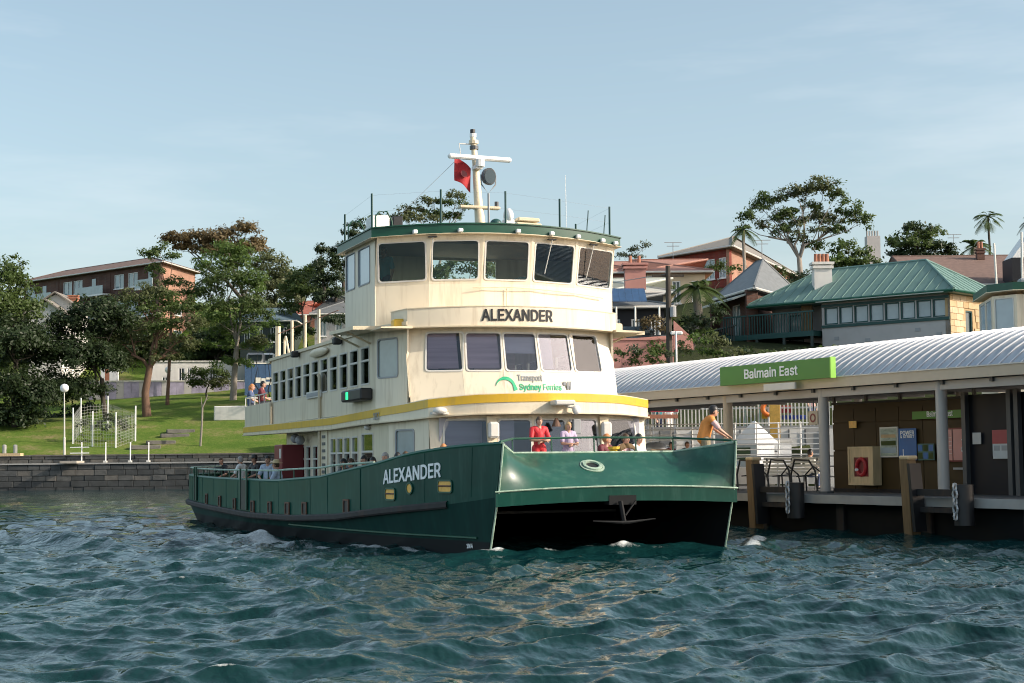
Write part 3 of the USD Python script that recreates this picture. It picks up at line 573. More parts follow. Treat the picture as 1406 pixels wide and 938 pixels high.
# main cabin
vfC = lambda u, z: 3.62+.78*(abs(u)/2.75)**2-.16*(3.0-z)
cab = MB(); ubC = [-2.75, -1.4, -.45, .45, 1.4, 2.75]
tier(ubC, vfC, 1.45, 3.08, [(-2.5, -1.56, 1.9, 2.94), (-1.28, -.53, 1.9, 2.94), (-.37, .37, 1.55, 2.94), (.53, 1.28, 1.9, 2.94), (1.56, 2.5, 1.9, 2.94)], cab, 'saloon_glass')
for s in (-1, 1):
    side(s, 6.3, 4.4, .75, 3.08, [(.35, 1.25, 1.55, 2.72, 'grey', 'pale_pane')], cab, u_fwd=2.75)
    ws = [(x, x+.62, 1.55, 2.62) for x in (.35, 1.15, 1.97, 2.85)]+[(3.9, 5.05, 1.5, 2.68)]
    side(s, 12.9, 6.3, .75, 3.02, ws, cab, r=.04, bars=[('h', .62, .05)], pane='cab_glass', frame='off_white')
    ws = [(x, x+.62, 1.5, 2.45) for x in (2.2, 3.1, 4.1)]
    side(s, 21.0, 15.2, .75, 3.02, ws, cab, u_aft=2.75, u_fwd=2.75, r=.04, bars=[('h', .6, .05)], pane='cab_glass', frame='off_white')
    cab.frame_box((s*HW-.03, 12.9, .75), (.06, 0, 0), (0, .95, 0), (0, 0, 2.27)); cab.frame_box((min(s*2.2, s*HW), 13.8, .75), (1.0, 0, 0), (0, .06, 0), (0, 0, 2.27))
    for i in range(8): part(FR, 'louvre_slot', MB().frame_box((s*(HW+.035)-.01, 13.15, 1.25+i*.20), (.02, 0, 0), (0, .38, 0), (0, 0, .085)), 'dark_grey')
    for u in (s*1.42,):
        p = part(FR, 'front_pillar', MB().frame_box((u-.11, vfC(u, 1.5)-.10, 1.48), (.22, 0, 0), (0, .1, 0), (0, .25, 1.52)), 'cream_trim')
        part(p, 'deck_lamp', MB().box((u, vfC(u, 2.7)-.18, 2.68), (.26, .16, .38), ch=.05), 'off_white')
cab.frame_box((-2.75, 20.95, .75), (5.5, 0, 0), (0, .06, 0), (0, 0, 2.27))
part(FR, 'main_cabin', cab, 'cream', smooth=20)
part(FR, 'cabin_interior', MB().frame_box((-2.2, 9.5, .8), (4.4, 0, 0), (0, .1, 0), (0, 0, 2.2)).frame_box((-3.1, 5.2, 1.42), (6.2, 0, 0), (0, 4, 0), (0, 0, .05)), 'interior')
part(FR, 'blue_door', MB().frame_box((-1.1, 5.6, 1.47), (.9, 0, 0), (0, .08, 0), (0, 0, 1.45)).frame_box((.0, 4.75, 2.1), (.75, 0, 0), (0, .05, 0), (0, 0, .8)), 'blue_panel')
# upper deck slab with yellow band
def ring_poly(front, corner, sidev, hw, aft):
    return [(-hw, aft), (-hw, sidev), (-corner[0], corner[1])]+[(u, front+(corner[1]-front)*(abs(u)/corner[0])**2) for u in np.linspace(-corner[0]*.8, corner[0]*.8, 9)]+[(corner[0], corner[1]), (hw, sidev), (hw, aft)]
OUT = ring_poly(3.32, (2.8, 4.25), 6.3, 3.34, 25.8)
OUT = OUT[:3]+[(u, 3.32+.93*(abs(u)/2.8)**2) for u in np.linspace(-2.65, 2.65, 21)]+OUT[-3:]
PATH = []
for a_, b_ in zip(OUT[:-1], OUT[1:]):
    n_ = max(1, int(np.hypot(b_[0]-a_[0], b_[1]-a_[1])/.9)); PATH += [(a_[0]+(b_[0]-a_[0])*q/n_, a_[1]+(b_[1]-a_[1])*q/n_) for q in range(n_)]
PATH.append(OUT[-1]); PATH = np.array(PATH); DKZ = ([3.3, 3.7, 4.0, 4.3, 5.2, 6, 12, 17, 25.8], [3.53, 3.5, 3.45, 3.40, 3.34, 3.29, 3.19, 3.2, 3.23])
dkz = lambda v: np.interp(v, *DKZ)
ctr = np.array([0, 12.0])
def deck_strip(zb, zt_, out, depth, y1=25.8):
    rows = []
    for k, (u, v) in enumerate(PATH):
        t_ = PATH[min(k+1, len(PATH)-1)]-PATH[max(k-1, 0)]; n_ = np.array([-t_[1], t_[0]])/np.linalg.norm(t_); n_ = n_ if n_@(np.array([u, v])-ctr) > 0 else -n_
        o_ = np.array([u, v])+n_*out; q = np.array([u, v])-n_*depth; z0_, z1_ = dkz(v)+zb(v), dkz(v)+zt_(v)
        rows.append([A3(q[0], q[1], z0_), A3(o_[0], o_[1], z0_), A3(o_[0], o_[1], z1_), A3(q[0], q[1], z1_)])
    return MB().sheet(np.array(rows))
fb = lambda v: np.interp(v, [3.3, 4.3, 6, 9, 25.8], [-.45, -.40, -.34, -.30, -.27])
part(FR, 'upper_deck_edge', deck_strip(fb, lambda v: .02, 0, .5), 'cream', smooth=20)
part(FR, 'yellow_band', deck_strip(lambda v: -.19, lambda v: 0, .015, .05), 'yellow', 'weathered yellow band round the upper deck', smooth=20)
part(FR, 'visor', deck_strip(lambda v: fb(v)-.03, fb, .05, .3), 'cream_trim', smooth=20)
DK = sg.Polygon([(u*.97, v+.12) for u, v in OUT])
part(FR, 'upper_deck', MB().poly(DK, (0, 0, 3.04), (1, 0, 0), (0, 1, 0), .1), 'cream_trim'); part(FR, 'upper_deck_floor', MB().poly(DK, (0, 0, 3.2), (1, 0, 0), (0, 1, 0), .04), 'deck_grey')
# upper saloon
vfU = lambda u, z: 5.62+.66*(abs(u)/2.75)**2+.26*(z-4.7)
up = MB(); ubU = [-2.75, -1.5, -.5, .5, 1.5, 2.75]
tier(ubU, vfU, 3.22, 5.36, [(-2.42, -1.57, 4.21, 5.19), (-1.43, -.57, 4.21, 5.19), (-.42, .42, 4.21, 5.19), (.57, 1.43, 4.21, 5.19), (1.57, 2.42, 4.21, 5.19)], up, 'saloon_glass')
for s in (-1, 1):
    side(s, 7.6, vfU(2.75, 4.5), 3.22, 5.36, [(.12, 1.02, 4.08, 5.03, 'grey', 'pale_pane')], up, u_fwd=2.75)
    ws = [(.35+i*1.19, .35+i*1.19+.83, 3.98, 4.92) for i in range(11)]
    side(s, 21.3, 7.6, 3.22, 5.36, ws, up, r=.03, bars=[('h', .64, .05)], pane='cab_glass', frame='off_white')
up.frame_box((-HW, 21.26, 3.2), (2*HW, 0, 0), (0, .06, 0), (0, 0, 2.16))
US = part(FR, 'upper_saloon', up, 'cream', smooth=20)
part(FR, 'saloon_roof', MB().poly(sg.Polygon([(-HW-.06, 21.6), (-HW-.06, 7.5), (-2.8, 6.1), (2.8, 6.1), (HW+.06, 7.5), (HW+.06, 21.6)]), (0, 0, 5.34), (1, 0, 0), (0, 1, 0), .09).frame_box((-HW, 21.6, 5.30), (2*HW, 0, 0), (0, .6, 0), (0, 0, .07)), 'cream_trim')
for k, (ua, ub_, zb) in enumerate(((-2.45, -1.55, 4.24), (-1.45, -.55, 4.24), (-.45, .45, 4.62), (.55, .9, 4.24))): part(FR, 'roller_blind', MB().frame_box((ua, np.interp(ua, ubU, [vfU(x, zb) for x in ubU])+.10, zb), (ub_-ua, np.interp(ub_, ubU, [vfU(x, zb) for x in ubU])-np.interp(ua, ubU, [vfU(x, zb) for x in ubU]), 0), (0, .02, 0), (0, .26*(5.2-zb), 5.2-zb)), 'blind' if k < 2 else 'blind_grey')
for k, (ua, ub_) in enumerate(((-2.55, -1.5), (-1.35, -.8), (1.5, 2.55))): part(FR, 'lower_blind', MB().frame_box((ua, vfC((ua+ub_)/2, 2.6)+.24, 1.7), (ub_-ua, 0, 0), (0, .02, 0), (0, 0, 1.28)), 'blind_grey')
for v in np.arange(8.2, 21, 1.55): part(FR, 'inner_post', MB().frame_box((-2.95, v, 3.3), (.05, 0, 0), (0, .22, 0), (0, 0, 2.0)), 'off_white')
part(FR, 'saloon_partition', MB().frame_box((-.05, 9.5, 3.55), (.1, 0, 0), (0, 11, 0), (0, 0, 1.75)).frame_box((-.05, 7.5, .8), (.1, 0, 0), (0, 13, 0), (0, 0, 2.1)), 'interior_dark')
part(FR, 'saloon_interior', MB().frame_box((-2.3, 12.5, 3.5), (4.6, 0, 0), (0, .1, 0), (0, 0, 1.8)), 'blind')
for k in range(4):
    for u in (-1.9, -.6, .7, 1.9): part(FR, 'saloon_seat', MB().box((u, 7.4+k*1.1, 3.95), (.95, .12, .7), ch=.04).box((u, 7.65+k*1.1, 3.78), (.95, .45, .1), ch=.03), 'blue_panel')
part(FR, 'corner_seam', MB().tube([A3(-2.77, vfU(2.75, z)-.01, z) for z in (3.53, 5.3)], .014, 5), 'cream_trim')
# aft upper deck bulwark and rail
ab = MB()
for p0, p1 in (((-3.3, 21.0), (-3.3, 25.6)), ((-3.3, 25.6), (3.3, 25.6)), ((3.3, 25.6), (3.3, 21.0))):
    d = A3(p1[0]-p0[0], p1[1]-p0[1], 0); n = unit(np.cross(d, (0, 0, 1)))*.05; ab.frame_box(A3(p0[0], p0[1], 3.2)-n*.5, d, n, (0, 0, .77))
part(FR, 'aft_bulwark', ab, 'cream')
part(FR, 'aft_rail', MB().tube([A3(-3.3, 21.4, 4.28), A3(-3.3, 25.6, 4.28), A3(3.3, 25.6, 4.28), A3(3.3, 21.4, 4.28)], .025, 5), 'off_white')
for p in [(-3.3, v) for v in (22, 22.9, 23.8, 24.7, 25.6)]+[(u, 25.6) for u in (-2, -.7, .7, 2, 3.3)]: part(FR, 'aft_rail_post', MB().tube([A3(p[0], p[1], 3.95), A3(p[0], p[1], 4.28)], .02, 5), 'off_white')
# name band
bandv = lambda u: 5.42+.68*(abs(u)/2.78)**2
bandP = sg.Polygon([(u, bandv(u)) for u in np.linspace(-2.78, 2.78, 17)]+[(2.95, 7.0), (-2.95, 7.0)])
NB = part(FR, 'name_band', MB().poly(bandP, (0, 0, 5.27), (1, 0, 0), (0, 1, 0), .45), 'cream', smooth=20)
part(FR, 'name_band_lip', MB().poly(bandP.buffer(.03), (0, 0, 5.245), (1, 0, 0), (0, 1, 0), .03).poly(bandP.buffer(.012), (0, 0, 5.72), (1, 0, 0), (0, 1, 0), .025), 'cream_trim')
def wrap(text, h, u0, z0, vf, mat, pname, parent, width, dep=.01):
    m = meshkit.text_mesh(text, h, dep, True); V = np.array(m.vertices); V[:, 0] *= width/V[:, 0].max()
    V = np.array([[u0+x, vf(u0+x, z0+y)-.006-d, z0+y] for x, y, d in V]); return part(parent, pname, trimesh.Trimesh(V, np.array(m.faces), process=False), mat)
wrap('ALEXANDER', .275, -1.06, 5.375, lambda u, z: bandv(u), 'letter_black', 'ferry_name', NB, 1.86)
vfUl = lambda u, z: np.interp(u, ubU, [vfU(a, z) for a in ubU])
wrap('Transport', .15, -.16, 3.93, vfUl, 'logo_grey', 'operator_name', US, .66)
wrap('Sydney Ferries', .15, -.13, 3.70, vfUl, 'logo_green', 'operator_name', US, 1.16)
th = np.linspace(math.radians(165), math.radians(20), 18); o = [( .26*math.cos(t), .30*math.sin(t)) for t in th]; i_ = [(-.03+.19*math.cos(t)+.03*math.cos(t), .20*math.sin(t)+.02) for t in th]
arc = sg.Polygon(o+[(.30, -.02), (.20, -.06)]+i_[::-1]).buffer(0)
m = MB().poly(arc, (0, 0, 0), (1, 0, 0), (0, 1, 0), .01).mesh(); V = np.array(m.vertices); V = np.array([[-.47+x, vfUl(-.47+x, 3.73+y)-.006-d, 3.73+y] for x, y, d in V])
part(US, 'operator_swoosh', trimesh.Trimesh(V, m.faces, process=False), 'logo_green')
for k, (x, w, h) in enumerate(((1.08, .07, .10), (1.17, .05, .2), (1.24, .05, .2))):
    z = 3.72+(.1 if k == 0 else 0); part(US, 'government_emblem', MB().frame_box((x, vfUl(x, z)-.02, z), (w, 0, 0), (0, .02, 0), (0, 0, h)), 'logo_grey')
# wheelhouse
vfW = lambda u, z: 6.62+.78*(abs(u)/3.25)**2-.16*(max(z, 6.42)-6.6)
wh = MB(); ubW = [-3.25, -1.97, -.66, .66, 1.97, 3.25]
tier(ubW, lambda u, z: vfW(u, 6.42), 5.38, 6.42, None, wh, 'cab_glass')
tier(ubW, vfW, 6.42, 7.86, [(-3.15, -2.04, 6.53, 7.51), (-1.89, -.74, 6.53, 7.51), (-.58, .58, 6.53, 7.51), (.74, 1.89, 6.53, 7.51), (2.04, 3.15, 6.53, 7.51)], wh, 'cab_glass')
for s in (-1, 1):
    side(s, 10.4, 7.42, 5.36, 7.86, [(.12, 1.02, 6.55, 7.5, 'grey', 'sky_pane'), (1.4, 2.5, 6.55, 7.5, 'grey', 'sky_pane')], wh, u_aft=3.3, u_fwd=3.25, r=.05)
    # bridge wing shelves
    p = part(FR, 'wing_shelf', MB().frame_box((min(s*3.2, s*3.95), 6.9, 5.30), (.75, 0, 0), (0, 2.6, 0), (0, 0, .09)).frame_box((min(s*2.7, s*3.5), 5.9, 5.22), (.8, 0, 0), (0, 1.1, 0), (0, 0, .08)), 'cream_trim')
    part(p, 'bracket', MB().tube([A3(s*3.22, 8.0, 4.98), A3(s*3.9, 8.0, 5.29)], .03, 5).tube([A3(s*3.22, 9.2, 4.98), A3(s*3.9, 9.2, 5.29)], .03, 5), 'cream_trim')
    part(FR, 'vent_box', MB().box((s*2.85, 6.45, 5.40), (.42, .3, .22), ch=.03), 'yellow' if s < 0 else 'cream_trim')
wh.frame_box((-3.3, 10.36, 5.36), (2.3, 0, 0), (0, .05, 0), (0, 0, 2.5)).frame_box((1.0, 10.36, 5.36), (2.3, 0, 0), (0, .05, 0), (0, 0, 2.5)).frame_box((-1, 10.36, 5.36), (2, 0, 0), (0, .05, 0), (0, 0, 1.2)).frame_box((-1, 10.36, 7.5), (2, 0, 0), (0, .05, 0), (0, 0, .36))
part(FR, 'wheelhouse', wh, 'cream', smooth=20)
part(FR, 'wheelhouse_interior', MB().frame_box((-3.1, 7.5, 6.33), (6.2, 0, 0), (0, .6, 0), (0, 0, .16)).frame_box((-3.1, 7.6, 5.75), (6.2, 0, 0), (0, 2.7, 0), (0, 0, .04)), 'interior_dark')
part(FR, 'chart_console', MB().box((1.0, 8.0, 6.62), (.5, .4, .35), ch=.04).box((-.3, 8.0, 6.6), (.4, .35, .25), ch=.04), 'teal_cloth')
part(FR, 'wheelhouse_ceiling', MB().frame_box((-3.15, 7.3, 7.7), (6.3, 0, 0), (0, 3, 0), (0, 0, .05)), 'interior_dark')
RF = sg.Polygon([(u, vfW(u, 7.86)-.10) for u in np.linspace(-3.4, 3.4, 13)]+[(3.45, 10.7), (-3.45, 10.7)])
part(FR, 'wheelhouse_roof', MB().poly(RF, (0, 0, 7.86), (1, 0, 0), (0, 1, 0), .23), 'green_trim', 'green painted wheelhouse roof edge', smooth=20)
part(FR, 'roof_drip', MB().poly(RF.buffer(.035), (0, 0, 7.835), (1, 0, 0), (0, 1, 0), .028), 'cream_trim'); part(FR, 'roof_lip', MB().poly(RF.buffer(.03).difference(RF.buffer(-.1)), (0, 0, 8.088), (1, 0, 0), (0, 1, 0), .03), 'green_trim')
for u in (-2.4, -1.3, .2, 1.15, 1.95, 2.75, 3.2):
    part(FR, 'roof_floodlight', MB().box((u, vfW(u, 7.9)-.15, 7.92), (.12, .12, .1), ch=.02), 'white')
for u in (-1.95, 1.2, 2.5): # wipers
    w = part(FR, 'wiper_motor', MB().box((u, vfW(u, 7.7)-.06, 7.70), (.24, .1, .08), ch=.02), 'black'); part(w, 'wiper_arm', MB().tube([A3(u, vfW(u, 7.7)-.09, 7.68), A3(u+(.02 if u < 0 else -.16), vfW(u, 6.8)-.06, 6.72)], .012, 4), 'off_white')
part(FR, 'front_grab_rail', MB().tube([A3(u, vfW(u, 6.4)-.07, 6.33-.03*abs(u)) for u in np.linspace(-.9, 2.9, 12)], .014, 5), 'cream_trim'); part(FR, 'front_seam', MB().tube([A3(.0, vfW(0, 6)-.012, 5.74), A3(.0, vfW(0, 6)-.012, 6.3)], .012, 4), 'cream_trim')
# roof fittings: guard posts and wires
gp_ = [(-3.35, 10.2, .8), (-3.3, 7.5, .93), (-1.62, 7.0, .95), (0.05, 6.8, .92), (1.62, 7.0, .85), (3.2, 7.4, .85), (3.35, 10.2, .8)]
for u, v, h in gp_: part(FR, 'guard_post', MB().tube([A3(u, v, 8.1), A3(u, v, 8.1+h)], .028, 6).cyl(A3(u, v, 8.09), .06, .05, 8), 'frame_green')
for zf in (.95, .5): part(FR, 'guard_wire', MB().tube([A3(u, v, 8.1+h*zf) for u, v, h in gp_], 0.002, 4), 'galv')
for u, v in ((2.45, 7.2), (3.1, 7.6)): part(FR, 'whip_aerial', MB().tube([A3(u, v, 8.1), A3(u+.06, v, 8.75)], .015, 5), 'frame_green')
part(FR, 'whip_aerial', MB().tube([A3(2.35, 8.4, 8.1), A3(2.35, 8.4, 9.7)], .008, 5), 'white')
for u, v in ((-3.2, 9.6), (-2.9, 7.9)):
    part(FR, 'ladder_hoop', MB().tube([A3(u-.2, v, 8.1), A3(u-.2, v, 8.5), A3(u-.1, v, 8.62), A3(u+.1, v, 8.62), A3(u+.25, v+.1, 8.4), A3(u+.3, v+.1, 8.1)], .022, 5), 'green_trim')
part(FR, 'roof_cabinet', MB().box((-2.75, 9.0, 8.38), (.5, .6, .52), ch=.03), 'white'); part(FR, 'roof_cabinet', MB().box((-2.3, 8.9, 8.36), (.28, .5, .5), ch=.03), 'black')
b = MB().ell((.62, 8.2, 8.62), (.13, .2, .2)).box((.62, 8.2, 8.35), (.3, .25, .35), ch=.04); part(FR, 'loud_hailer', b, 'white')
sb = MB()
for k in range(3): sb.box((1.15, 8.2, 8.25+k*.14), (.8-.1*k, .35, .10), ch=.02)
part(FR, 'roof_locker', sb, 'cream_trim'); part(FR, 'valve', MB().ell((.2, 8.0, 8.35), (.16, .16, .14)).cyl((.2, 8, 8.08), .05, .3), 'frame_green')
# mast
mt = lambda z: A3(.16, 9.1+.24*(z-8.1), z)
MS = part(FR, 'mast', MB().tube([mt(8.1), mt(9.2), mt(10.1), mt(10.9)], [.16, .115, .085, .075], 10), 'cream_trim', 'raked cream mast with radar and lights', smooth=40)
part(MS, 'yard', MB().tube([mt(10.65), mt(10.65)+A3(-.42, 0, 0)], .018, 5).tube([mt(10.65)+A3(-.42, 0, 0), mt(10.3)+A3(-.40, 0, 0)], .012, 5), 'off_white')
part(MS, 'spreader', MB().box(mt(8.98)+A3(0, -.05, 0), (1.15, .2, .08), ch=.02), 'cream_trim'); part(MS, 'spreader_lamp', MB().cyl(mt(9.0)+A3(.5, -.05, .02), .06, .14, 8), 'dark_grey')
for z, r_, m_ in ((10.86, .09, 'white'), (10.98, .07, 'black'), (10.66, .13, 'cream_trim'), (10.5, .12, 'dark_grey')): part(MS, 'mast_light', MB().cyl(mt(z), r_, .1, 10), m_)
rd = part(FR, 'radar', MB().box(mt(10.2)+A3(0.05, -.28, .0), (1.86, .16, .13), rz=.08, ch=.04), 'white'); part(rd, 'radar_pedestal', MB().cyl(mt(9.95)+A3(.03, -.28, 0), .12, .2, 10).box(mt(10.0)+A3(0, -.14, -.05), (.2, .35, .1)), 'white')
sl = A3(.10, 8.3, 9.55)
SL = part(FR, 'searchlight', MB().tube([sl+A3(0, -.14, 0), sl+A3(0, -.12, 0), sl+A3(0, .1, .03), sl+A3(0, .22, .03)], [.17, .18, .17, .08], 14), 'dark_grey'); part(SL, 'lens', MB().tube([sl+A3(0, -.15, 0), sl+A3(0, -.135, 0)], .15, 14), 'dark_pane')
part(SL, 'yoke', MB().tube([sl+A3(-.21, 0, .05), sl+A3(-.2, 0, -.15), sl+A3(0, 0, -.34), sl+A3(.2, 0, -.15), sl+A3(.21, 0, .05)], .02, 5).tube([sl+A3(0, 0, -.34), A3(.10, 8.3, 8.1)], .03, 6), 'grey')
part(FR, 'mast_stay', MB().tube([mt(10.3)+A3(-.4, 0, 0), A3(-2.5, 9.5, 8.3)], .006, 4), 'galv')
# things along the port side
part(FR, 'side_name_board', MB().box((-HW-.04, 14.6, 3.95), (.05, 1.9, .2), ch=.01), 'off_white'); part(FR, 'side_name_board', MB().box((-HW-.05, 14.7, 3.95), (.05, 1.5, .11), ch=.005), 'grey')
nb = b_at_u(485, 543, -3.45)
NL = part(FR, 'navigation_light', MB().box((-3.36, nb[1], nb[2]), (.34, 2.1, .3), ch=.04), 'black', 'black sidelight box with a green lamp'); part(NL, 'green_lamp', MB().box((-3.53, nb[1]+.35, nb[2]), (.03, .22, .2), ch=.01), 'lit_green')
part(FR, 'number_plate', text_on(MB(), '1817', .16, A3(-3.37, 6.9, 3.02), (0, -1, 0), (0, 0, 1)), 'grey')
cb = b_at_u(408, 622, -2.9)
CB = part(FR, 'fire_cabinet', MB().box((-3.1, cb[1]+.3, 1.63), (.7, 1.25, 1.8), ch=.02), 'red_dark', 'dark red cabinet on the side deck'); part(CB, 'cabinet_face', MB().box((-3.1, cb[1]+.93, 1.63), (.64, .02, 1.72)), 'red_paint')
for x, z in ((-3.22, 1.9), (-3.02, 1.9), (-3.2, 1.2)): part(CB, 'notice', MB().box((x, cb[1]+.945, z), (.14, .012, .18)), 'off_white')
part(CB, 'notice', MB().box((-3.455, cb[1]-.05, 2.25), (.012, .28, .3)), 'off_white')
for a_, b_ in ((.2, 2.72), (.9, 2.66)): part(FR, 'side_speaker', MB().ell((-3.0, cb[1]-a_, b_), (.15, .18, .15)), 'grey')
part(FR, 'down_pipe', MB().tube([A3(-3.26, 13.75, 1.0), A3(-3.26, 13.75, 4.4), A3(-3.26, 13.9, 4.5)], .05, 6), 'cream_trim')
part(FR, 'side_lamp', MB().ell((-3.25, 8.2, 2.85), (.1, .12, .07)), 'off_white')
part(FR, 'front_lamp', MB().ell((-2.6, 3.98, 3.14), (.17, .16, .09)).box((-2.6, 4.02, 3.08), (.4, .2, .05)), 'off_white')
FL = part(FR, 'front_flood', MB().box((.12, 3.12, 3.30), (.5, .42, .12), ch=.03), 'off_white', 'square floodlight under the yellow band'); part(FL, 'flood_arm', MB().tube([A3(.2, 3.4, 3.26), A3(.46, 3.2, 3.18)], .035, 6).ell((.48, 3.16, 3.14), (.10, .09, .11)), 'white')
part(FR, 'bell', MB().tube([A3(.05, 3.35, 2.95), A3(.05, 3.35, 2.89), A3(.05, 3.35, 2.75)], [.03, .06, .11], 10), 'rust')
part(FR, 'wall_lamp', MB().box((.62, 3.5, 2.75), (.2, .1, .36), ch=.02), 'grey')
# saloon roof: posts, rail, box, lamp
for k, v in enumerate((21.2, 18.9, 16.9, 15.0)):
    part(FR, 'roof_post', MB().tube([A3(-3.0, v, 5.4), A3(-3.0, v, 6.5)], .05 if k else .1, 6), 'cream_trim')
part(FR, 'roof_rail', MB().tube([A3(-3.0, 21.2, 6.25), A3(-3.0, 12.5, 6.25)], .015, 5), 'terracotta')
part(FR, 'roof_davit', MB().tube([A3(-2.9, 20.6, 5.42), A3(-2.9, 20.6, 6.0), A3(-2.9, 20.4, 6.1), A3(-2.9, 19.8, 5.42)], .04, 6), 'cream_trim')
part(FR, 'raft_box', MB().box((-1.4, 12.6, 5.75), (1.6, 2.6, .65), ch=.08), 'cream'); part(FR, 'side_float', MB().ell((-3.28, 13.8, 5.14), (.1, 1.15, .13)), 'cream_trim')
for v in (11.2, 16.8): part(FR, 'side_floodlight', MB().box((-3.34, v, 5.28), (.24, .26, .2), ch=.04), 'black')
for v in (12.1, 19.9): part(FR, 'roof_vent', MB().cyl((-1.5, v-3, 5.4), .2, .5, 10), 'cream_trim')
# bow seats
for u in (1.1, 1.75, 2.4): part(FR, 'bow_seat', MB().box((u, 2.7, 1.95), (.5, .06, .5), ch=.02).box((u, 2.45, 1.72), (.5, .45, .06), ch=.02), 'timber')
part(FR, 'mooring_bollard', MB().cyl((.72, 1.5, 1.48), .11, .75, 10).cyl((.72, 1.5, 2.2), .14, .06, 10), 'yellow')
cr = MB()
for k in range(5): cr.tube([A3(1.0+.22*math.cos(t), 1.35+.03*k, 2.1+.14*math.sin(t)+.02*k) for t in np.linspace(0, 2*math.pi, 14)], .025, 5)
part(FR, 'rope_coil', cr, 'timber')
# the flag is hung from the mast
fo_ = boat(*(mt(10.25)+A3(-.62, -.12, 0))); fl = thing('red_flag', 'red flag with a dark emblem flying from the mast of the ferry', 'flag', fo_, BYAW)
nx, nz = 10, 10; G = np.zeros((nx, nz, 3))
for i in range(nx):
    for j in range(nz):
        a_, b_ = i/(nx-1), j/(nz-1); G[i, j] = (.46*a_, .05*math.sin(a_*6+b_*2), -.66*b_-.30*a_+.03*math.sin(4*a_))
part(fl, 'cloth', MB().sheet(G, .008, (0, 1, 0)), 'flag_red', smooth=True)
c = G[5, 5]; part(fl, 'emblem', MB().poly(sg.Point(0, 0).buffer(.09, quad_segs=4), c+A3(-.02, -.04, .02), (1, 0, -.3), (0, 0, 1), .004), 'red_dark')

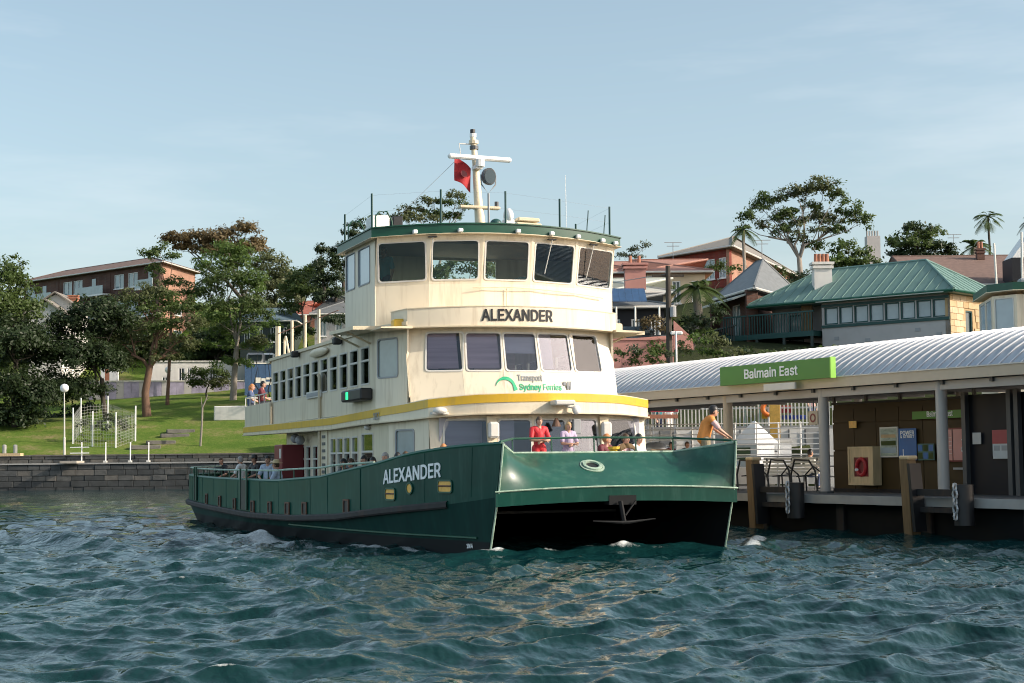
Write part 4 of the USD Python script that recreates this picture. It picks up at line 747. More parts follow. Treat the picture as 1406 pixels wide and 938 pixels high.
# ================================================================ PEOPLE
def b_at_v(px, py, v):
    d = ray(px, py); t = (v-(EYEP-BO)@BA)/(d@BA); q = EYEP+t*d-BO; return np.array([q@BU, q@BA, q[2]])
def bone(a, ra, b, rb, n=10):
    return m3.Manifold.batch_hull([m3.Manifold.sphere(ra, n).translate([float(x) for x in a]), m3.Manifold.sphere(rb, n).translate([float(x) for x in b])])
def fuse(bones, ref=0.035, it=6):
    m = m3.Manifold.batch_boolean(bones, m3.OpType.Add)
    if ref: m = m.refine_to_length(ref)
    q = m.to_mesh(); t = trimesh.Trimesh(np.array(q.vert_properties[:, :3], float), np.array(q.tri_verts), process=True)
    if it: trimesh.smoothing.filter_taubin(t, lamb=.5, nu=.53, iterations=it)
    return t
def person(label, loc, face, pose='stand', h=1.72, skin='skin_a', shirt='white', legs='dark_grey', hair='black', hat=None, group=None, long_hair=False, turn=0.0, glasses=False, vest=None, short=False, wide=1.0, bare_legs=False):
    """face: direction (radians, world) the body faces. Local +y is forward."""
    P = thing('person', label, 'person', loc, face-math.pi/2, group); k = h/1.75
    V = lambda *p: np.array(p, float)
    J = {}
    if pose == 'sit':
        J.update(pel=V(0, 0, .52), che=V(0, -.03, .86), nec=V(0, 0, 1.06), hed=V(0, .03, 1.20))
        for s, n in ((-1, 'l'), (1, 'r')):
            J['sh'+n] = V(s*.18*wide, -.02, .99); J['el'+n] = V(s*.25*wide, .10, .72); J['wr'+n] = V(s*.12, .30, .64); J['hi'+n] = V(s*.09, .03, .50); J['kn'+n] = V(s*.11, .44, .50); J['an'+n] = V(s*.11, .42, .08); J['to'+n] = V(s*.12, .58, .045)
    else:
        J.update(pel=V(0, 0, .95), che=V(0, .0, 1.28), nec=V(0, .02, 1.49), hed=V(0, .04, 1.63))
        for s, n in ((-1, 'l'), (1, 'r')):
            J['sh'+n] = V(s*.185*wide, 0, 1.42); J['el'+n] = V(s*.25*wide, -.03, 1.13); J['wr'+n] = V(s*.26, .08, .88); J['hi'+n] = V(s*.09, 0, .92); J['kn'+n] = V(s*.10, .03, .50); J['an'+n] = V(s*.10, -.02, .08); J['to'+n] = V(s*.13, .15, .045)
        if pose == 'lean':
            for s, n in ((-1, 'l'), (1, 'r')): J['el'+n] = V(s*.26*wide, .10, 1.13); J['wr'+n] = V(s*-.03, .27, 1.08+.03*(s > 0))
        if pose == 'reach':
            for q in ('che', 'nec', 'hed', 'shl', 'shr'): J[q] = J[q]+V(0, .05 if q == 'che' else .12, -.01 if q == 'che' else -.03)
            J['hed'] += V(0, .05, -.02); J['pel'] += V(0, -.04, 0)
            for s, n in ((-1, 'l'), (1, 'r')): J['el'+n] = V(s*.22, .30, 1.16); J['wr'+n] = V(s*.18, .50, 1.02)
    J = {a: b*k for a, b in J.items()}; R = lambda r: r*k
    c, s_ = math.cos(turn), math.sin(turn); HR = np.array([[c, -s_, 0], [s_, c, 0], [0, 0, 1]]); hp = lambda *p: J['hed']+HR@(V(*p)*k)
    head = m3.Manifold.sphere(1, 16).scale([.078*k, .098*k, .122*k]).rotate([0, 0, math.degrees(turn)]).translate(list(map(float, J['hed'])))
    bn = [head, bone(hp(0, .05, -.07), R(.045), hp(0, .02, -.04), R(.06)), bone(hp(0, .092, .0), R(.012), hp(0, .112, -.028), R(.015)), bone(J['hed']-V(0, .01, .08)*k, R(.052), J['nec']-V(0, 0, .04)*k, R(.058)),
          bone(J['nec']-V(0, 0, .05)*k, R(.07), J['che'], R(.125)), bone(J['shl'], R(.062), J['shr'], R(.062)), bone(J['shl']*.8+J['shr']*.2, R(.08), J['che'], R(.12)), bone(J['shr']*.8+J['shl']*.2, R(.08), J['che'], R(.12)), bone(J['che'], R(.13), J['pel'], R(.125))]
    for s, n in ((-1, 'l'), (1, 'r')):
        bn += [bone(J['sh'+n], R(.058), J['el'+n], R(.042)), bone(J['el'+n], R(.042), J['wr'+n], R(.027)), bone(J['hi'+n], R(.095), J['kn'+n], R(.06)), bone(J['kn'+n], R(.06), J['an'+n], R(.04)), bone(J['an'+n], R(.042), J['to'+n], R(.032)), bone(J['pel'], R(.12), J['hi'+n], R(.1)),
               bone(hp(s*.078, -.0, .01), R(.012), hp(s*.082, -.015, -.03), R(.012))]
    body = fuse(bn, .032*k, 5)
    hb_ = MB().tm(body)
    for s, n in ((-1, 'l'), (1, 'r')):   # hands: palm, four bent fingers of different length, thumb from the side of the palm
        w = J['wr'+n]; d = unit(w-J['el'+n]); sd = unit(np.cross(d, V(0, 0, 1)) if abs(d[2]) < .9 else V(1, 0, 0)); dn = np.cross(sd, d); dn = dn if dn[2] < 0 else -dn
        palm = w+d*.055*k
        hn = [m3.Manifold.batch_hull([m3.Manifold.sphere(R(.014), 8).translate(list(map(float, w+sd*a*k+d*b*k))) for a, b in ((-.018, .0), (.018, .0), (-.034, .085), (.034, .085))])]
        for q, (o_, L) in enumerate(((-.031, .060), (-.010, .072), (.011, .068), (.031, .052))):
            a = w+sd*o_*k+d*.085*k; b = a+(d*.8+dn*.45)*L*.55*k; e = b+(d*.3+dn*.9)*L*.5*k
            hn += [bone(a, R(.0095), b, R(.0085), 8), bone(b, R(.0085), e, R(.007), 8)]
        a = w+sd*(-s*.030)*k+d*.03*k; b = a+(sd*(-s*.7)+d*.6)*.04*k; e = b+(d*.9+dn*.3)*.03*k
        hn += [bone(a, R(.013), b, R(.010), 8), bone(b, R(.010), e, R(.008), 8)]
        hb_.tm(fuse(hn, None, 0))
    part(P, 'body', hb_, skin, smooth=True)
    ex = R(.016)
    st = [bone(J['nec']-V(0, 0, .07)*k, R(.075), J['che'], R(.13)+ex), bone(J['shl'], R(.062)+ex, J['shr'], R(.062)+ex), bone(J['shl']*.8+J['shr']*.2, R(.08)+ex, J['che'], R(.12)+ex), bone(J['shr']*.8+J['shl']*.2, R(.08)+ex, J['che'], R(.12)+ex), bone(J['che'], R(.13)+ex, J['pel']+V(0, 0, .02)*k, R(.13)+ex)]
    core = list(st)
    for n in 'lr': st.append(bone(J['sh'+n], R(.058)+ex, J['sh'+n]*.25+J['el'+n]*.75, R(.05)+ex))
    part(P, 'shirt', fuse(st, .035*k, 4), shirt, smooth=True)
    if vest: 
        vv = [m.scale([1, 1, 1]) for m in core]; t = fuse(vv, .035*k, 3); t.vertices += t.vertex_normals*.014; part(P, 'vest', t, vest, smooth=True)
    tr = []
    for n in 'lr':
        tr += [bone(J['pel'], R(.128)+ex*.6, J['hi'+n], R(.105)+ex*.6)]
        if short: tr.append(bone(J['hi'+n], R(.1)+ex, J['hi'+n]*.25+J['kn'+n]*.75, R(.08)+ex))
        else: tr += [bone(J['hi'+n], R(.098)+ex*.7, J['kn'+n], R(.065)+ex*.8), bone(J['kn'+n], R(.065)+ex*.8, J['an'+n]+V(0, 0, .03)*k, R(.05)+ex*.6)]
    part(P, 'trousers' if not short else 'shorts', fuse(tr, .045*k, 3), legs, smooth=True)
    for n in 'lr': part(P, 'shoe', fuse([bone(J['an'+n]-V(0, .02, .03)*k, R(.046), J['to'+n], R(.04))], None, 0), 'black', smooth=True)
    hm = m3.Manifold.sphere(1, 16).scale([.088*k, .108*k, .132*k]); face_cut = m3.Manifold.cube([.3*k, .2*k, .3*k], True).translate([0, .128*k, -.105*k]).rotate([-8, 0, 0])
    low = m3.Manifold.cube([.4*k, .4*k, .2*k], True).translate([0, 0, -(.17 if not long_hair else .2)*k])
    hm = (hm-face_cut)-low
    if long_hair: hm = hm+bone((0, -.05*k, 0), R(.085), (0, -.075*k, -.17*k), R(.06))
    hm = hm.rotate([0, 0, math.degrees(turn)]).translate(list(map(float, J['hed']+V(0, -.006, .008)*k)))
    part(P, 'hair', fuse([hm], .025*k, 2), hair, smooth=True)
    for s in (-1, 1): part(P, 'eye' if not glasses else 'sunglasses_lens', MB().ell(hp(s*.031, .084, .014), (R(.013 if not glasses else .026), R(.010 if not glasses else .014), R(.009 if not glasses else .02)), 1), 'eye_dark')
    part(P, 'mouth', MB().ell(hp(0, .090, -.060), (R(.022), R(.010), R(.007)), 1), 'lip')
    if hat:
        kind, mt_ = hat; H = MB()
        if kind == 'cap':
            H.tm(trimesh.Trimesh(*(lambda q: (np.array(q.vert_properties[:, :3], float), np.array(q.tri_verts)))(m3.Manifold.sphere(1, 14).scale([.094*k, .114*k, .112*k]).trim_by_plane([0, 0, 1], 0.0).rotate([0, 0, math.degrees(turn)]).translate(list(map(float, hp(0, -.004, .045)))).to_mesh()), process=False))
            a, b = hp(-.06, .09, .048), hp(.06, .09, .048); H.add([a, b, hp(.045, .18, .03), hp(-.045, .18, .03), a+V(0, 0, .012), b+V(0, 0, .012), hp(.045, .18, .04), hp(-.045, .18, .04)], [[0, 1, 2, 3], [7, 6, 5, 4], [0, 4, 5, 1], [1, 5, 6, 2], [2, 6, 7, 3], [3, 7, 4, 0]])
        else:
            H.tube([hp(0, -.01, .05), hp(0, -.01, .062)], [R(.19), R(.185)], 16).tube([hp(0, -.01, .055), hp(0, -.012, .14), hp(0, -.012, .165)], [R(.105), R(.092), R(.05)], 14)
        part(P, 'hat', H, mt_, smooth=40)
    return P
FWD = math.atan2(-BA[1], -BA[0])           # the way the ferry points
STB, PRT = math.atan2(BU[1], BU[0]), math.atan2(-BU[1], -BU[0])
pm('hair_brown', (0.07, 0.04, 0.02), 0.6, 0.2, 20.0); pm('hair_blond', (0.45, 0.30, 0.14), 0.55, 0.2, 20.0); pm('hair_grey', (0.33, 0.31, 0.29), 0.6, 0.2, 20.0); pm('hair_ginger', (0.50, 0.20, 0.07), 0.6, 0.2, 20.0)
pm('lilac', (0.45, 0.36, 0.50), 0.7, 0.15, 6.0); pm('vest_orange', (0.70, 0.27, 0.06), 0.7, 0.12, 5.0); pm('pink_shirt', (0.65, 0.42, 0.42), 0.7, 0.1, 5.0); pm('navy', (0.03, 0.04, 0.09), 0.7, 0.15, 5.0); pm('pale_blue', (0.42, 0.50, 0.62), 0.7, 0.1, 5.0); pm('red_shirt', (0.55, 0.02, 0.03), 0.65, 0.1, 5.0); pm('denim', (0.07, 0.10, 0.19), 0.75, 0.15, 5.0); pm('straw', (0.55, 0.44, 0.26), 0.7, 0.15, 8.0); pm('maroon', (0.14, 0.02, 0.03), 0.7, 0.15, 5.0); pm('khaki', (0.30, 0.25, 0.16), 0.7, 0.15, 5.0)
q = b_at_v(740, 600, 1.22); person('boy in red football shirt leaning on the bow rail', boat(q[0], q[1], 1.48), FWD, 'lean', 1.44, shirt='red_shirt', legs='red_shirt', hair='hair_brown', short=True)
q = b_at_v(780, 600, 1.22); person('fair-haired girl in a lilac top at the bow rail beside the boy', boat(q[0], q[1], 1.48), FWD+.15, 'lean', 1.32, shirt='lilac', legs='lilac', hair='hair_blond', long_hair=True, short=True)
q = b_at_v(968, 600, 2.3); person('man in an orange vest and black cap leaning out over the right bow', boat(q[0], q[1], 1.46), STB-.25, 'reach', 1.78, shirt='pink_shirt', legs='khaki', hair='black', hat=('cap', 'black'), vest='vest_orange')
for px, py, u, lab, kw in ((609, 612, -2.95, 'passenger in sunglasses whose head shows above the bulwark near the front windows', dict(shirt='red_shirt', hair='hair_ginger', glasses=True, long_hair=True)),):
    q = b_at_u(px, py, u); person(lab, boat(u, q[1], q[2]-1.22), FWD-.4, 'sit', 1.66, **kw)
seated = [(472.5, 633, -3.5, 'passenger in dark glasses and a black top seated by the side windows', dict(shirt='black', hair='black', glasses=True)),
          (483, 633, -3.5, 'brown-haired passenger in maroon seated beside the one in black and dark glasses', dict(shirt='maroon', hair='hair_brown', glasses=True, skin='skin_a')),
          (501, 629, -3.5, 'passenger with short dark hair seated midway along the side deck', dict(shirt='navy', hair='black')),
          (513, 631, -3.5, 'passenger in a maroon shirt seated just behind the end of the raised bulwark', dict(shirt='maroon', hair='black', turn=.6)),
          (529, 625, -3.5, 'grey-haired passenger in a pink shirt under the large side window', dict(shirt='pink_shirt', hair='hair_grey', turn=-.5)),
          (546, 625, -3.5, 'passenger of whom only a dark crown shows above the bulwark, rear one of two', dict(shirt='dark_grey', hair='black')),
          (557, 624, -3.5, 'passenger of whom only a brown crown shows above the bulwark, front one of two', dict(shirt='denim', hair='hair_brown'))]
for px, py, u, lab, kw in seated:
    q = b_at_u(px, py, u); person(lab, boat(u, q[1], q[2]-1.24), (PRT+.5 if q[1] > 6.5 else FWD-.35), 'sit', 1.72, legs='dark_grey', group='passengers seated along the side deck', **kw)
aft = [(304, 635, -3.9, 'passenger with dark short hair and black jacket at the stern rail', dict(shirt='black', hair='hair_brown')), (331, 634, -4.3, 'balding passenger in a white shirt on the stern deck', dict(shirt='white', hair='hair_grey', legs='navy')),
       (350, 633, -4.1, 'passenger wearing a wide black hat on the stern deck', dict(shirt='black', hair='black', hat=('brim', 'black'))), (368, 634, -4.4, 'dark-haired passenger in a pale blue shirt on the stern deck', dict(shirt='pale_blue', hair='black', legs='denim')),
       (380, 641, -4.5, 'passenger in a pale sun hat and light shirt beside the red cabinet', dict(shirt='pale_blue', hair='hair_brown', hat=('brim', 'straw'), legs='khaki'))]
for i, (px, py, u, lab, kw) in enumerate(aft):
    q = b_at_u(px, py, u); person(lab, boat(u, q[1], q[2]-1.14), PRT+(.9, -.7, .5, 1.0, -.5)[i], 'sit', 1.74, group='passengers on the stern deck', **kw)
for i, (px, v, lab, kw) in enumerate(((832, 2.35, 'passenger with red hair seated on the bow bench, nearest the girl', dict(shirt='maroon', hair='hair_ginger', turn=.7)), (858, 2.35, 'passenger in a pink top seated on the bow bench', dict(shirt='pink_shirt', hair='hair_brown')), (876, 2.3, 'passenger in a white top seated at the right end of the bow bench', dict(shirt='white', hair='black')))):
    q = b_at_v(px, 612, v); person(lab, boat(q[0], q[1], 1.30), FWD+.5, 'sit', 1.66, group='passengers on the bow bench', **kw)
for px, py, u, lab, kw in ((345, 549, -2.9, 'passenger with ginger hair and blue top on the upper stern deck', dict(shirt='denim', hair='hair_ginger', long_hair=True)), (360, 553, -2.9, 'dark-haired passenger seated on the upper stern deck by the saloon wall', dict(shirt='maroon', hair='black'))):
    q = b_at_u(px, py, u); person(lab, boat(u, q[1], 3.55), FWD+1.2, 'sit', 1.70, **kw)
q = b_at_v(528, 372, 8.45); person('captain in a teal shirt standing at the left wheelhouse window', boat(q[0], q[1], 5.80), FWD-.9, 'stand', 1.74, shirt='teal_cloth', legs='navy', hair='black', skin='skin_b')
part(FR, 'side_bench', MB().frame_box((-3.75, 6.6, 1.1), (.45, 0, 0), (0, 6.0, 0), (0, 0, .05)), 'timber'); part(FR, 'side_bench', MB().frame_box((-4.6, 14.5, 1.1), (.9, 0, 0), (0, 8.5, 0), (0, 0, .05)), 'timber')

# ================================================================ WHARF (frame: x away from the water, y towards the far end)
WYAW = math.radians(28); WO = np.array([8.88, 45.8, 0.0]); WU = np.array([math.cos(WYAW), math.sin(WYAW), 0]); WA = np.array([-math.sin(WYAW), math.cos(WYAW), 0])
def wharf(t, s, z): return WO+t*WU+s*WA+np.array([0, 0, z])
def w_at_t(px, py, t):
    d = ray(px, py); k = (t-(EYEP-WO)@WU)/(d@WU); q = EYEP+k*d-WO; return np.array([q@WU, q@WA, q[2]])
DZ = .95
pon = thing('pontoon', 'long dark wharf pontoon with concrete deck edge', 'pontoon', WO, WYAW)
part(pon, 'deck', MB().frame_box((-2.0, -22, DZ-.16), (8.4, 0, 0), (0, 40, 0), (0, 0, .16)), 'concrete_dark')
part(pon, 'edge_beam', MB().frame_box((-2.12, -22, DZ-.2), (.11, 0, 0), (0, 40, 0), (0, 0, .22)), 'concrete')
part(pon, 'float_hull', MB().frame_box((-1.7, -22, -.6), (7.6, 0, 0), (0, 40, 0), (0, 0, 1.35)), 'boat_black')
for k in range(8):
    part(pon, 'fender_board', MB().box((-1.76, -16+k*3.3, .3), (.12, .3, 1.0), ch=.02), 'rubber')
# canopy
rf = thing('canopy', 'curved silver metal wharf canopy roof with raised seams', 'canopy roof', WO, WYAW)
s0, s1 = -20.0, 18.0
th = np.linspace(0, 1, 11); prof = [(-.25+6.1*a, 4.18+1.17*math.sin(math.pi*min(a*1.02, 1))**0.85) for a in th]
pw = .37; n = int((s1-s0)/pw)
for i in range(n):
    y0 = s0+i*pw; b = MB().sheet(np.array([[A3(t, y0+.03, z), A3(t, y0+pw-.03, z)] for t, z in prof]), -.03, (0, 0, 1))
    part(rf, 'roof_sheet', b, 'roof_metal', smooth=40)
    part(rf, 'seam', MB().sheet(np.array([[A3(t, y0-.016, z+.038), A3(t, y0+.016, z+.038)] for t, z in prof]), -.07, (0, 0, 1)), 'roof_rib', smooth=40)
part(rf, 'fascia', MB().frame_box((-.34, s0, 3.92), (.1, 0, 0), (0, s1-s0, 0), (0, 0, .28)), 'fascia_tan'); part(rf, 'gutter_lip', MB().frame_box((-.37, s0, 4.19), (.14, 0, 0), (0, s1-s0, 0), (0, 0, .03)), 'off_white')
part(rf, 'rear_fascia', MB().frame_box((5.7, s0, 3.92), (.1, 0, 0), (0, s1-s0, 0), (0, 0, .28)), 'fascia_tan')
part(rf, 'soffit', MB().frame_box((-.22, s0, 3.98), (5.9, 0, 0), (0, s1-s0, 0), (0, 0, .05)), 'grey')
for s in np.arange(s0+1, s1, 1.75): part(rf, 'rafter', MB().frame_box((-.2, s-.05, 3.81), (5.8, 0, 0), (0, .1, 0), (0, 0, .16)), 'dark_grey')
part(rf, 'beam', MB().frame_box((-.12, s0, 3.68), (.24, 0, 0), (0, s1-s0, 0), (0, 0, .22)), 'column_grey')
cs = [0.0, w_at_t(1294, 600, 0)[1], w_at_t(1000, 600, 0)[1]]
for k, s in enumerate(cs+[cs[1]-5.2, cs[1]-10.4]):
    c_ = part(rf, 'column', MB().cyl((0, s, DZ), .15, 3.9-DZ, 16), 'column_grey' if k != 2 else 'fascia_tan', smooth=40); part(c_, 'base_plate', MB().cyl((0, s, DZ), .24, .05, 12), 'dark_grey')
    part(rf, 'column', MB().cyl((5.2, s, DZ), .13, 3.9-DZ, 12), 'column_grey', smooth=40)
# big name sign on the canopy edge
a, b = w_at_t(992, 520, -.5), w_at_t(1143, 510, -.5)
sg_ = thing('wharf_sign', 'long green Balmain East sign on the canopy edge', 'sign', wharf(-.5, b[1], 4.27), WYAW)
L = a[1]-b[1]; z0 = 3.86; hh = .57
part(sg_, 'board', MB().frame_box((-.09, 0, -.09), (.16, 0, 0), (0, L, 0), (0, 0, hh)), 'sign_green'); part(sg_, 'edge', MB().frame_box((-.10, -.05, -.10), (.18, 0, 0), (0, .045, 0), (0, 0, hh+.02)), 'sign_edge')
part(sg_, 'lettering', text_on(MB(), 'Balmain', .27, A3(-.093, L*.615, .07), (0, -1, 0), (0, 0, 1), .012, True, width=L*.305), 'letter_white'); part(sg_, 'lettering', text_on(MB(), 'East', .27, A3(-.093, L*.355, .07), (0, -1, 0), (0, 0, 1), .012, True, width=L*.165), 'letter_white')
part(sg_, 'bracket_plate', MB().frame_box((-.1, L*.30, -.34), (.06, 0, 0), (0, L*.28, 0), (0, 0, .2)), 'off_white')
# kiosk with panelled wall
KT = 1.25
ks = [w_at_t(x, 620, KT)[1] for x in (1143, 1336, 1406)]
kk = thing('wharf_kiosk', 'dark brown panelled wharf building with posters under the canopy', 'kiosk', wharf(KT, ks[1], DZ), WYAW)
y0, y1 = ks[1]-ks[1], ks[0]-ks[1]; KH = 2.55
part(kk, 'core', MB().frame_box((.08, y0, 0), (2.6, 0, 0), (0, y1, 0), (0, 0, KH)), 'kiosk_brown')
npan = 6
for i in range(npan):
    for zz, hz_ in ((.05, 1.15), (1.22, .78), (2.02, .40)):
        w_ = (y1-y0)/npan; part(kk, 'wall_panel', MB().frame_box((.03, y0+i*w_+.012, zz), (.06, 0, 0), (0, w_-.024, 0), (0, 0, hz_-.02)), 'kiosk_brown')
part(kk, 'parapet', MB().frame_box((.0, y0, KH), (2.7, 0, 0), (0, y1, 0), (0, 0, .06)), 'kiosk_dark')
part(kk, 'skirting', MB().frame_box((.0, y0, 0), (.05, 0, 0), (0, y1, 0), (0, 0, .10)), 'kiosk_dark')
part(kk, 'dark_bay', MB().frame_box((-.15, y0-4.6, 0), (2.6, 0, 0), (0, 4.58, 0), (0, 0, 2.62)), 'kiosk_dark', 'dark blue-black end bay of the kiosk')
for yy in (y0-.1, y0-1.7, y0-1.95): part(kk, 'post', MB().frame_box((-.34, yy, 0), (.14, 0, 0), (0, .14, 0), (0, 0, 2.70)), 'dark_grey')
for yy in np.linspace(y0, y1, 5): part(kk, 'clerestory_post', MB().frame_box((.1, yy, KH+.06), (.08, 0, 0), (0, .08, 0), (0, 0, .2)), 'dark_grey')
def on_wall(name, lab, cat, x0, y0p, x1, y1p, mat, t=KT-.02, th_=.03, frame=None, group=None):
    a, b = w_at_t(x0, y1p, t), w_at_t(x1, y0p, t); th0 = thing(name, lab, cat, wharf(t, b[1], a[2]), WYAW, group); w_, h_ = a[1]-b[1], b[2]-a[2]
    if frame: part(th0, 'frame', MB().frame_box((-th_, -.04, -.04), (th_, 0, 0), (0, w_+.08, 0), (0, 0, h_+.08)), frame)
    part(th0, 'sheet', MB().frame_box((-th_-.008, 0, 0), (.012, 0, 0), (0, w_, 0), (0, 0, h_)), mat); return th0, w_, h_, -th_-.012
pm('poster_scene', (0.30, 0.36, 0.30), 0.4, 0.7, 2.5, stretch=(1, 1, 2.5)); pm('poster_blue', (0.012, 0.10, 0.30), 0.4, 0.15, 2.0); pm('poster_pink', (0.52, 0.24, 0.22), 0.4, 0.12, 2.0); pm('poster_teal', (0.02, 0.09, 0.08), 0.4, 0.4, 3.0); pm('poster_white', (0.5, 0.52, 0.52), 0.5, 0.1, 3.0); pm('poster_red', (0.35, 0.06, 0.07), 0.4, 0.1, 3.0)
T_, w_, h_, f_ = on_wall('poster', 'landscape picture poster, leftmost on the kiosk wall', 'poster', 1211, 588, 1232, 626, 'poster_scene', frame='off_white')
for k in range(3): part(T_, 'picture_band', MB().frame_box((f_-.004, .03, h_*(.1+.28*k)), (.004, 0, 0), (0, w_-.06, 0), (0, 0, h_*(.2-.04*k))), ('sky_pane', 'leaf_mid', 'orange')[k] if k != 2 else 'sandstone_a')
T_, w_, h_, f_ = on_wall('poster', 'blue poster with white heading beside the landscape poster', 'poster', 1236, 588, 1259, 632, 'poster_blue')
part(T_, 'heading', text_on(MB(), 'POWER', .11, A3(f_, w_*.5, h_*.80), (0, -1, 0), (0, 0, 1), .003, True, width=w_*.8), 'letter_white'); part(T_, 'heading', text_on(MB(), '& STREET', .075, A3(f_, w_*.5, h_*.70), (0, -1, 0), (0, 0, 1), .003, True, width=w_*.8), 'letter_white')
part(T_, 'figure', MB().frame_box((f_-.003, w_*.72, h_*.14), (.003, 0, 0), (0, .03, 0), (0, 0, .18)), 'letter_white')
T_, w_, h_, f_ = on_wall('poster', 'dark teal poster panel low between the blue poster and the column', 'poster', 1262, 609, 1284, 632, 'poster_teal')
for k in range(6): part(T_, 'picture_tile', MB().frame_box((f_-.003, w_*(.06+.33*(k % 3)), h_*(.08+.47*(k//3))), (.003, 0, 0), (0, w_*.26, 0), (0, 0, h_*.38)), 'poster_blue' if k % 2 else 'leaf_mid')
T_, w_, h_, f_ = on_wall('notice_board', 'framed pink timetable board behind the right column', 'notice board', 1290, 589, 1332, 632, 'poster_pink', frame='red_dark')
part(T_, 'divider', MB().frame_box((f_-.006, w_*.52, 0), (.006, 0, 0), (0, .02, 0), (0, 0, h_)), 'kiosk_dark'); part(T_, 'white_squiggle', MB().tube([A3(f_-.004, w_*(.2+.05*math.sin(k)), h_*(.25+.06*k)) for k in range(8)], .018, 5), 'letter_white')
for k in range(5): part(T_, 'timetable_rule', MB().frame_box((f_-.003, w_*.56, h_*(.2+.13*k)), (.003, 0, 0), (0, w_*.38, 0), (0, 0, .012)), 'off_white')
T_, w_, h_, f_ = on_wall('poster', 'small pale blue notice on the dark post right of the pink board', 'notice', 1337, 594, 1348, 610, 'poster_white', t=KT-.18)
T_, w_, h_, f_ = on_wall('poster', 'red and white poster on the dark end bay of the kiosk', 'poster', 1365, 590, 1386, 630, 'poster_white', t=KT-.18)
part(T_, 'red_half', MB().frame_box((f_-.004, 0, h_*.52), (.004, 0, 0), (0, w_, 0), (0, 0, h_*.48)), 'poster_red')
for k in range(2): part(T_, 'photo', MB().frame_box((f_-.004, w_*(.08+.47*k), h_*.28), (.004, 0, 0), (0, w_*.36, 0), (0, 0, h_*.18)), 'grey')
T_, w_, h_, f_ = on_wall('station_sign', 'small green Balmain East sign on the kiosk wall', 'sign', 1255, 562, 1333, 576, 'sign_green', th_=.06)
part(T_, 'lettering', text_on(MB(), 'Balmain', .14, A3(f_-.002, w_*.595, h_*.28), (0, -1, 0), (0, 0, 1), .004, True, width=w_*.28), 'letter_white'); part(T_, 'lettering', text_on(MB(), 'East', .14, A3(f_-.002, w_*.35, h_*.28), (0, -1, 0), (0, 0, 1), .004, True, width=w_*.15), 'letter_white')
T_, w_, h_, f_ = on_wall('wall_plate', 'small square yellow plate high on the kiosk wall', 'plate', 1167, 578, 1177, 588, 'lens_amber')
T_, w_, h_, f_ = on_wall('name_plate', 'thin white lettered strip below the pink board', 'plate', 1310, 642, 1330, 645, 'grey')
# lifebuoy cabinet
a, b = w_at_t(1166, 666, KT-.3), w_at_t(1199, 613, KT-.3)
lc = thing('lifebuoy_cabinet', 'pale timber cabinet with a red lifebuoy behind its window', 'cabinet', wharf(KT-.3, b[1], a[2]), WYAW); w_, h_ = a[1]-b[1], b[2]-a[2]
part(lc, 'case', MB().frame_box((.02, 0, 0), (.26, 0, 0), (0, w_, 0), (0, 0, h_)), 'timber_pale')
dr = MB().poly(sg.box(0, 0, w_, h_).difference(sg.box(w_*.22, h_*.22, w_*.80, h_*.72)), A3(.02, w_, 0), (0, -1, 0), (0, 0, 1), .03); part(lc, 'door', dr, 'timber_pale')
part(lc, 'door_frame', MB().poly(sg.box(.0, 0, w_, h_).difference(sg.box(.06, .06, w_-.06, h_-.06)), A3(-.01, w_, 0), (0, -1, 0), (0, 0, 1), .02), 'timber_pale'); part(lc, 'window_recess', MB().frame_box((.015, w_*.2, h_*.22), (.004, 0, 0), (0, w_*.58, 0), (0, 0, h_*.5)), 'red_dark')
tt = np.linspace(0, 2*math.pi, 20); part(lc, 'lifebuoy', MB().tube([A3(-.0, w_*.49+.19*math.cos(q), h_*.47+.23*math.sin(q)) for q in tt], .06, 8), 'red_paint', smooth=True)
part(lc, 'lifebuoy_band', MB().ell((-.03, w_*.49+.17, h_*.47-.08), (.05, .07, .05), 1).mesh(), 'white')
# mooring piles with fender arms and chain
for lab, px, pt, x1 in (('square timber mooring pile near the bow with a pale worn face', 1040, 627, 1030), ('square timber mooring pile in front of the kiosk', 1254, 625, 1240)):
    q = w_at_t(px, 700, -2.35); qz = w_at_t(px, pt, -2.35)[2]
    pl = thing('mooring_pile', lab, 'mooring pile', wharf(-2.35, q[1], 0), WYAW, 'mooring piles along the pontoon')
    b = MB().frame_box((-.14, -.15, -1.0), (.28, 0, 0), (0, .28, 0), (-.05, .12, qz+1.0-.1)); part(pl, 'post', b, 'timber'); part(pl, 'cap', MB().box((-.03, .10, qz-.06), (.33, .34, .10), ch=.03), 'timber_pale')
    part(pl, 'rubber_face', MB().frame_box((-.17, -.26, .15), (.36, 0, 0), (0, .10, 0), (-.05, .11, qz-.35)), 'black'); part(pl, 'fender_arm', MB().frame_box((-.05, -1.75, 1.02), (.12, 0, 0), (0, 1.7, 0), (0, 0, .16)).frame_box((.0, -1.75, .62), (.12, 0, 0), (0, 1.7, 0), (0, 0, .12)), 'rubber')
    part(pl, 'fender_roller', MB().cyl((-.05, -1.78, .35), .23, .95, 14), 'black', smooth=40)
    for k in range(5):
        z = 1.25-k*.17; tq = [A3(-.32, -1.78+.07*math.cos(q), z+.10*math.sin(q)) if k % 2 else A3(-.32+.05*math.cos(q), -1.78, z+.10*math.sin(q)) for q in np.linspace(0, 2*math.pi, 9)]; part(pl, 'chain_link', MB().tube(tq, .028, 6), 'galv')
